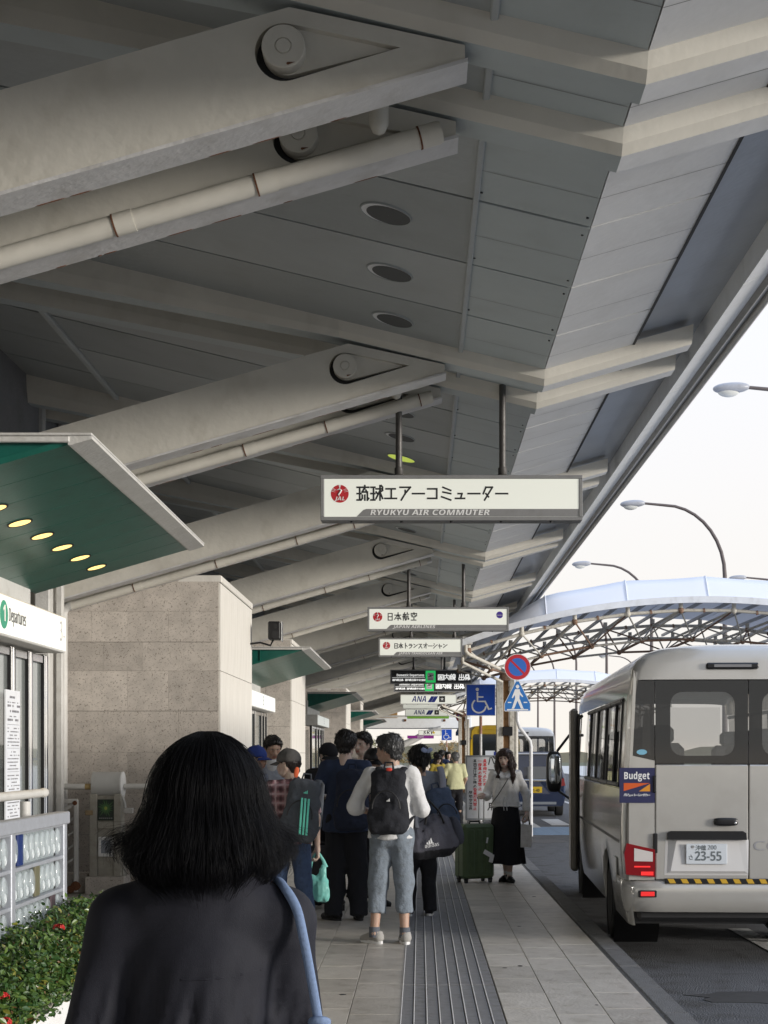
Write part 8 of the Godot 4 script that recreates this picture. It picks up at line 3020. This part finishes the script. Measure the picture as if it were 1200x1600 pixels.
# ---------------------------------------------------------------- bags and cases
func carrier_bag(at: Vector3) -> void:
	var b := thing("carrier_bag", "thin mint green plastic carrier bag in the youngster's hand", "bag", at)
	var f := Field.new(Vector3(-0.16, -0.42, -0.12), Vector3(0.16, 0.02, 0.12), 0.011, 0.014)
	f.cap(Vector3(-0.05, -0.24, 0), Vector3(0.03, -0.36, 0), 0.055, 0.05, Vector3.RIGHT, 1.3)
	f.cap(Vector3(0.03, -0.25, 0.01), Vector3(0.05, -0.34, 0), 0.06, 0.05)
	f.cap(Vector3(-0.06, -0.20, 0), Vector3(-0.085, -0.10, 0), 0.035, 0.018, Vector3.RIGHT, 1.1)
	f.cap(Vector3(0.05, -0.22, 0), Vector3(0.06, -0.10, 0), 0.035, 0.018, Vector3.RIGHT, 1.1)
	f.done()
	f.rough(noise(4.0, 12, 3), 0.022, Vector3(2.4, 1.2, 2.4))
	var mb := MB.new()
	f.out(mb)
	var m := StandardMaterial3D.new()
	m.albedo_color = Color(0.50, 0.80, 0.76, 0.88)
	m.transparency = BaseMaterial3D.TRANSPARENCY_ALPHA
	m.roughness = 0.35
	m.vertex_color_use_as_albedo = true
	part("pouch", mb, m, b)
	for s: float in [-1.0, 1.0]:
		mb = MB.new()
		mb.tube([Vector3(s * 0.07, -0.11, 0), Vector3(s * 0.05, -0.05, 0), Vector3(s * 0.012, 0.015, 0)], [0.014, 0.009, 0.006], 8, Vector3.RIGHT, 1.6)
		part("handle", mb, m, b)

func duffel() -> void:
	var b := thing("duffel_bag", "dark grey sports duffel bag with three white bars, slung at hip height", "bag", Vector3(0.105, 0.86, -13.0), 0.35)
	var f := Field.new(Vector3(-0.28, -0.22, -0.2), Vector3(0.28, 0.26, 0.2), 0.014, 0.03)
	f.cap(Vector3(-0.12, -0.05, 0), Vector3(0.12, 0.0, 0), 0.115, 0.115, Vector3.UP, 1.3)
	f.cap(Vector3(-0.12, -0.10, 0.0), Vector3(0.12, -0.07, 0), 0.11, 0.11)
	f.cap(Vector3(-0.02, 0.1, 0), Vector3(0.06, 0.1, 0), 0.06, 0.06)
	f.done()
	f.rough(noise(3.2, 14, 3), 0.03, Vector3(2, 1.2, 2))
	var mb := MB.new()
	f.out(mb, Transform3D(), func(p: Vector3) -> Color: return Color(1, 1, 1) if p.y > -0.13 + 0.1 * p.x else Color(0.12, 0.12, 0.13))
	var m := cloth(0.085, 0.085, 0.105, 0.3, 0.7)
	part("bag", mb, m, b)
	mb = MB.new()
	mb.blob(Vector3(0.215, 0.03, 0.03), Vector3(0.05, 0.13, 0.10), 0.8, 0.8, Basis(Vector3(0, 0, 1), 0.3))
	part("end_pocket", mb, cloth(0.05, 0.055, 0.075), b)
	mb = MB.new()
	mb.tube([Vector3(-0.10, 0.09, 0.10), Vector3(-0.07, 0.20, 0.08), Vector3(-0.03, 0.30, 0.0), Vector3(0.05, 0.20, 0.05), Vector3(0.08, 0.10, 0.10)], 0.009, 8, Vector3(0, 0, 1), 1.8)
	part("handle", mb, M.dark, b)
	mb = MB.new()
	mb.tube([Vector3(-0.16, 0.06, 0.06), Vector3(-0.14, 0.26, -0.02), Vector3(-0.13, 0.5, -0.2)], 0.010, 8, Vector3.RIGHT, 2.2)
	part("strap", mb, cloth(0.16, 0.17, 0.2), b)
	three_bar_badge(b, Vector3(-0.08, -0.075, 0.168), 0.055, M.inkwhite, Basis(Vector3(0, 0, 1), 0.15) * Basis(Vector3.RIGHT, -0.1))
	latin(b, "adidas", Vector3(-0.125, -0.112, 0.166), Basis(Vector3(0, 0, 1), 0.15), 0.033, M.inkwhite, false)

func case(label: String, called: String, at: Vector3, turn: float, size: Vector3, m: Material, ribs: int) -> Node3D:
	var c := thing(called, label, "suitcase", at, turn)
	var mb := MB.new()
	mb.box(Vector3(0, 0.055 + size.y / 2, 0), size, 0.035)
	part("shell", mb, m, c)
	for i in ribs:
		mb = MB.new()
		var x := -size.x / 2 + size.x * (i + 1.0) / (ribs + 1)
		mb.box(Vector3(x, 0.055 + size.y / 2, size.z / 2), Vector3(size.x / (ribs + 1) * 0.62, size.y - 0.12, 0.022), 0.009)
		part("pressed_rib", mb, m, c)
	mb = MB.new()
	mb.box(Vector3(0, 0.055 + size.y / 2, 0.0), Vector3(size.x + 0.006, size.y + 0.006, 0.014), 0.004)
	part("zip_band", mb, M.dark, c)
	for sx: float in [-1.0, 1.0]:
		for sz: float in [-1.0, 1.0]:
			mb = MB.new()
			mb.cyl(Vector3(sx * (size.x / 2 - 0.05) - 0.014, 0.027, sz * (size.z / 2 - 0.04)), Vector3(sx * (size.x / 2 - 0.05) + 0.014, 0.027, sz * (size.z / 2 - 0.04)), 0.027, 14)
			mb.box(Vector3(sx * (size.x / 2 - 0.05), 0.05, sz * (size.z / 2 - 0.04)), Vector3(0.05, 0.03, 0.05), 0.008)
			part("wheel", mb, M.black, c)
	mb = MB.new()
	mb.tube([Vector3(-0.07, size.y + 0.055, 0.0), Vector3(-0.065, size.y + 0.085, 0.0), Vector3(0.065, size.y + 0.085, 0.0), Vector3(0.07, size.y + 0.055, 0.0)], 0.011, 8)
	part("grip", mb, M.dark, c)
	return c

func build_luggage() -> void:
	var green := worn(0.085, 0.13, 0.058, 0.45, 0.12, 0.4, 0.5, 0, 95, 0.2)
	green.uv1_world_triplanar = false
	var g := case("dark green hard suitcase with a white luggage tag, held by its raised handle", "suitcase", Vector3(0.665, 0, -18.0), 0.45, Vector3(0.43, 0.66, 0.27), green, 3)
	var mb := MB.new()
	for x: float in [0.09, 0.16]:
		mb.cyl(Vector3(x, 0.7, -0.06), Vector3(x, 1.02, -0.06), 0.008, 8)
	part("handle_tube", mb, M.white, g)
	mb = MB.new()
	mb.box(Vector3(0.125, 1.03, -0.06), Vector3(0.11, 0.026, 0.03), 0.008)
	part("pull_handle", mb, M.dark, g)
	mb = MB.new()
	mb.box(Vector3(0.10, 0.36, 0.155), Vector3(0.12, 0.055, 0.003), 0.0, Basis(Vector3(0, 0, 1), -0.5))
	mb.box(Vector3(0.15, 0.30, 0.157), Vector3(0.055, 0.10, 0.003), 0.0, Basis(Vector3(0, 0, 1), -0.25))
	mb.box(Vector3(0.09, 0.52, 0.157), Vector3(0.022, 0.07, 0.003), 0.0, Basis(Vector3(0, 0, 1), -0.2))
	part("luggage_tag", mb, M.inkwhite, g)
	# white paper bag in the same woman's other hand
	var pb := thing("paper_bag", "white paper shopping bag in the hand of the woman with the green suitcase", "bag", Vector3(1.295, 0.43, -18.02), -0.15)
	mb = MB.new()
	mb.prism(PackedVector2Array([Vector2(-0.065, 0), Vector2(0.065, 0.0), Vector2(0.07, 0.27), Vector2(-0.06, 0.28)]), Vector3(0, 0, 0.05), Vector3.RIGHT, Vector3.UP, Vector3(0, 0, -0.1))
	part("pouch", mb, cloth(0.80, 0.80, 0.82, 0.3, 0.3), pb)
	for z: float in [-0.045, 0.045]:
		mb = MB.new()
		mb.tube([Vector3(-0.04, 0.26, z), Vector3(-0.03, 0.36, z * 0.7), Vector3(0.0, 0.43, 0), Vector3(0.03, 0.36, z * 0.7), Vector3(0.045, 0.26, z)], 0.006, 6)
		part("handle", mb, M.black, pb)
	# dark case on a chrome trolley frame in the queue
	var dk := worn(0.02, 0.02, 0.022, 0.5, 0.1, 0.3)
	case("black upright suitcase standing between the youngster and the man in navy", "suitcase", Vector3(-1.0, 0, -15.0), 0.15, Vector3(0.34, 0.58, 0.24), dk, 2)
	var tr := thing("luggage_trolley", "chrome luggage trolley frame beside the black suitcase", "trolley", Vector3(-0.80, 0, -14.8))
	mb = MB.new()
	mb.tube([Vector3(0.05, 0.55, 0), Vector3(0.04, 0.30, 0.0), Vector3(0.0, 0.08, 0.05), Vector3(-0.10, 0.06, 0.15), Vector3(0.02, 0.07, 0.24), Vector3(0.04, 0.16, 0.2)], 0.011, 8)
	mb.tube([Vector3(-0.12, 0.6, 0), Vector3(-0.12, 0.12, 0.02), Vector3(0.02, 0.10, 0.02)], 0.009, 8)
	part("frame", mb, M.chrome, tr)
	for x: float in [-0.1, 0.04]:
		mb = MB.new()
		mb.cyl(Vector3(x - 0.012, 0.035, 0.06), Vector3(x + 0.012, 0.035, 0.06), 0.035, 14)
		part("wheel", mb, M.black, tr)
	# patterned bag
	var pt := thing("patterned_bag", "white bag with purple patches held in the middle of the queue", "bag", Vector3(-0.86, 0.82, -15.05), 0.2)
	mb = MB.new()
	var f := Field.new(Vector3(-0.16, -0.06, -0.12), Vector3(0.16, 0.40, 0.12), 0.013, 0.02)
	f.cap(Vector3(-0.03, 0.06, 0), Vector3(0.02, 0.28, 0), 0.065, 0.06, Vector3.RIGHT, 1.5)
	f.done()
	f.rough(noise(4.0, 15, 2), 0.02, Vector3(2, 2, 2))
	var pn := noise(9.0, 16, 2)
	f.out(mb, Transform3D(), func(p: Vector3) -> Color: return Color(0.15, 0.10, 0.24) if pn.get_noise_3dv(p) > 0.08 else Color(0.5, 0.5, 0.58))
	part("pouch", mb, plain(1, 1, 1, 0.7), pt)
	# trolley case with a red strap far along
	var fc := case("dark green trolley case with a red strap beside the yellow-shirted man", "suitcase", Vector3(0.42, 0, -31.5), 0.1, Vector3(0.40, 0.85, 0.3), worn(0.015, 0.025, 0.02, 0.5, 0.1, 0.4), 2)
	mb = MB.new()
	mb.box(Vector3(0, 0.62, 0), Vector3(0.42, 0.045, 0.33), 0.004)
	part("red_strap", mb, M.inkred, fc)
	mb = MB.new()
	mb.tube([Vector3(-0.22, 0.05, 0.18), Vector3(-0.22, 1.0, 0.18)], 0.015, 8)
	part("pole", mb, M.trim, fc)
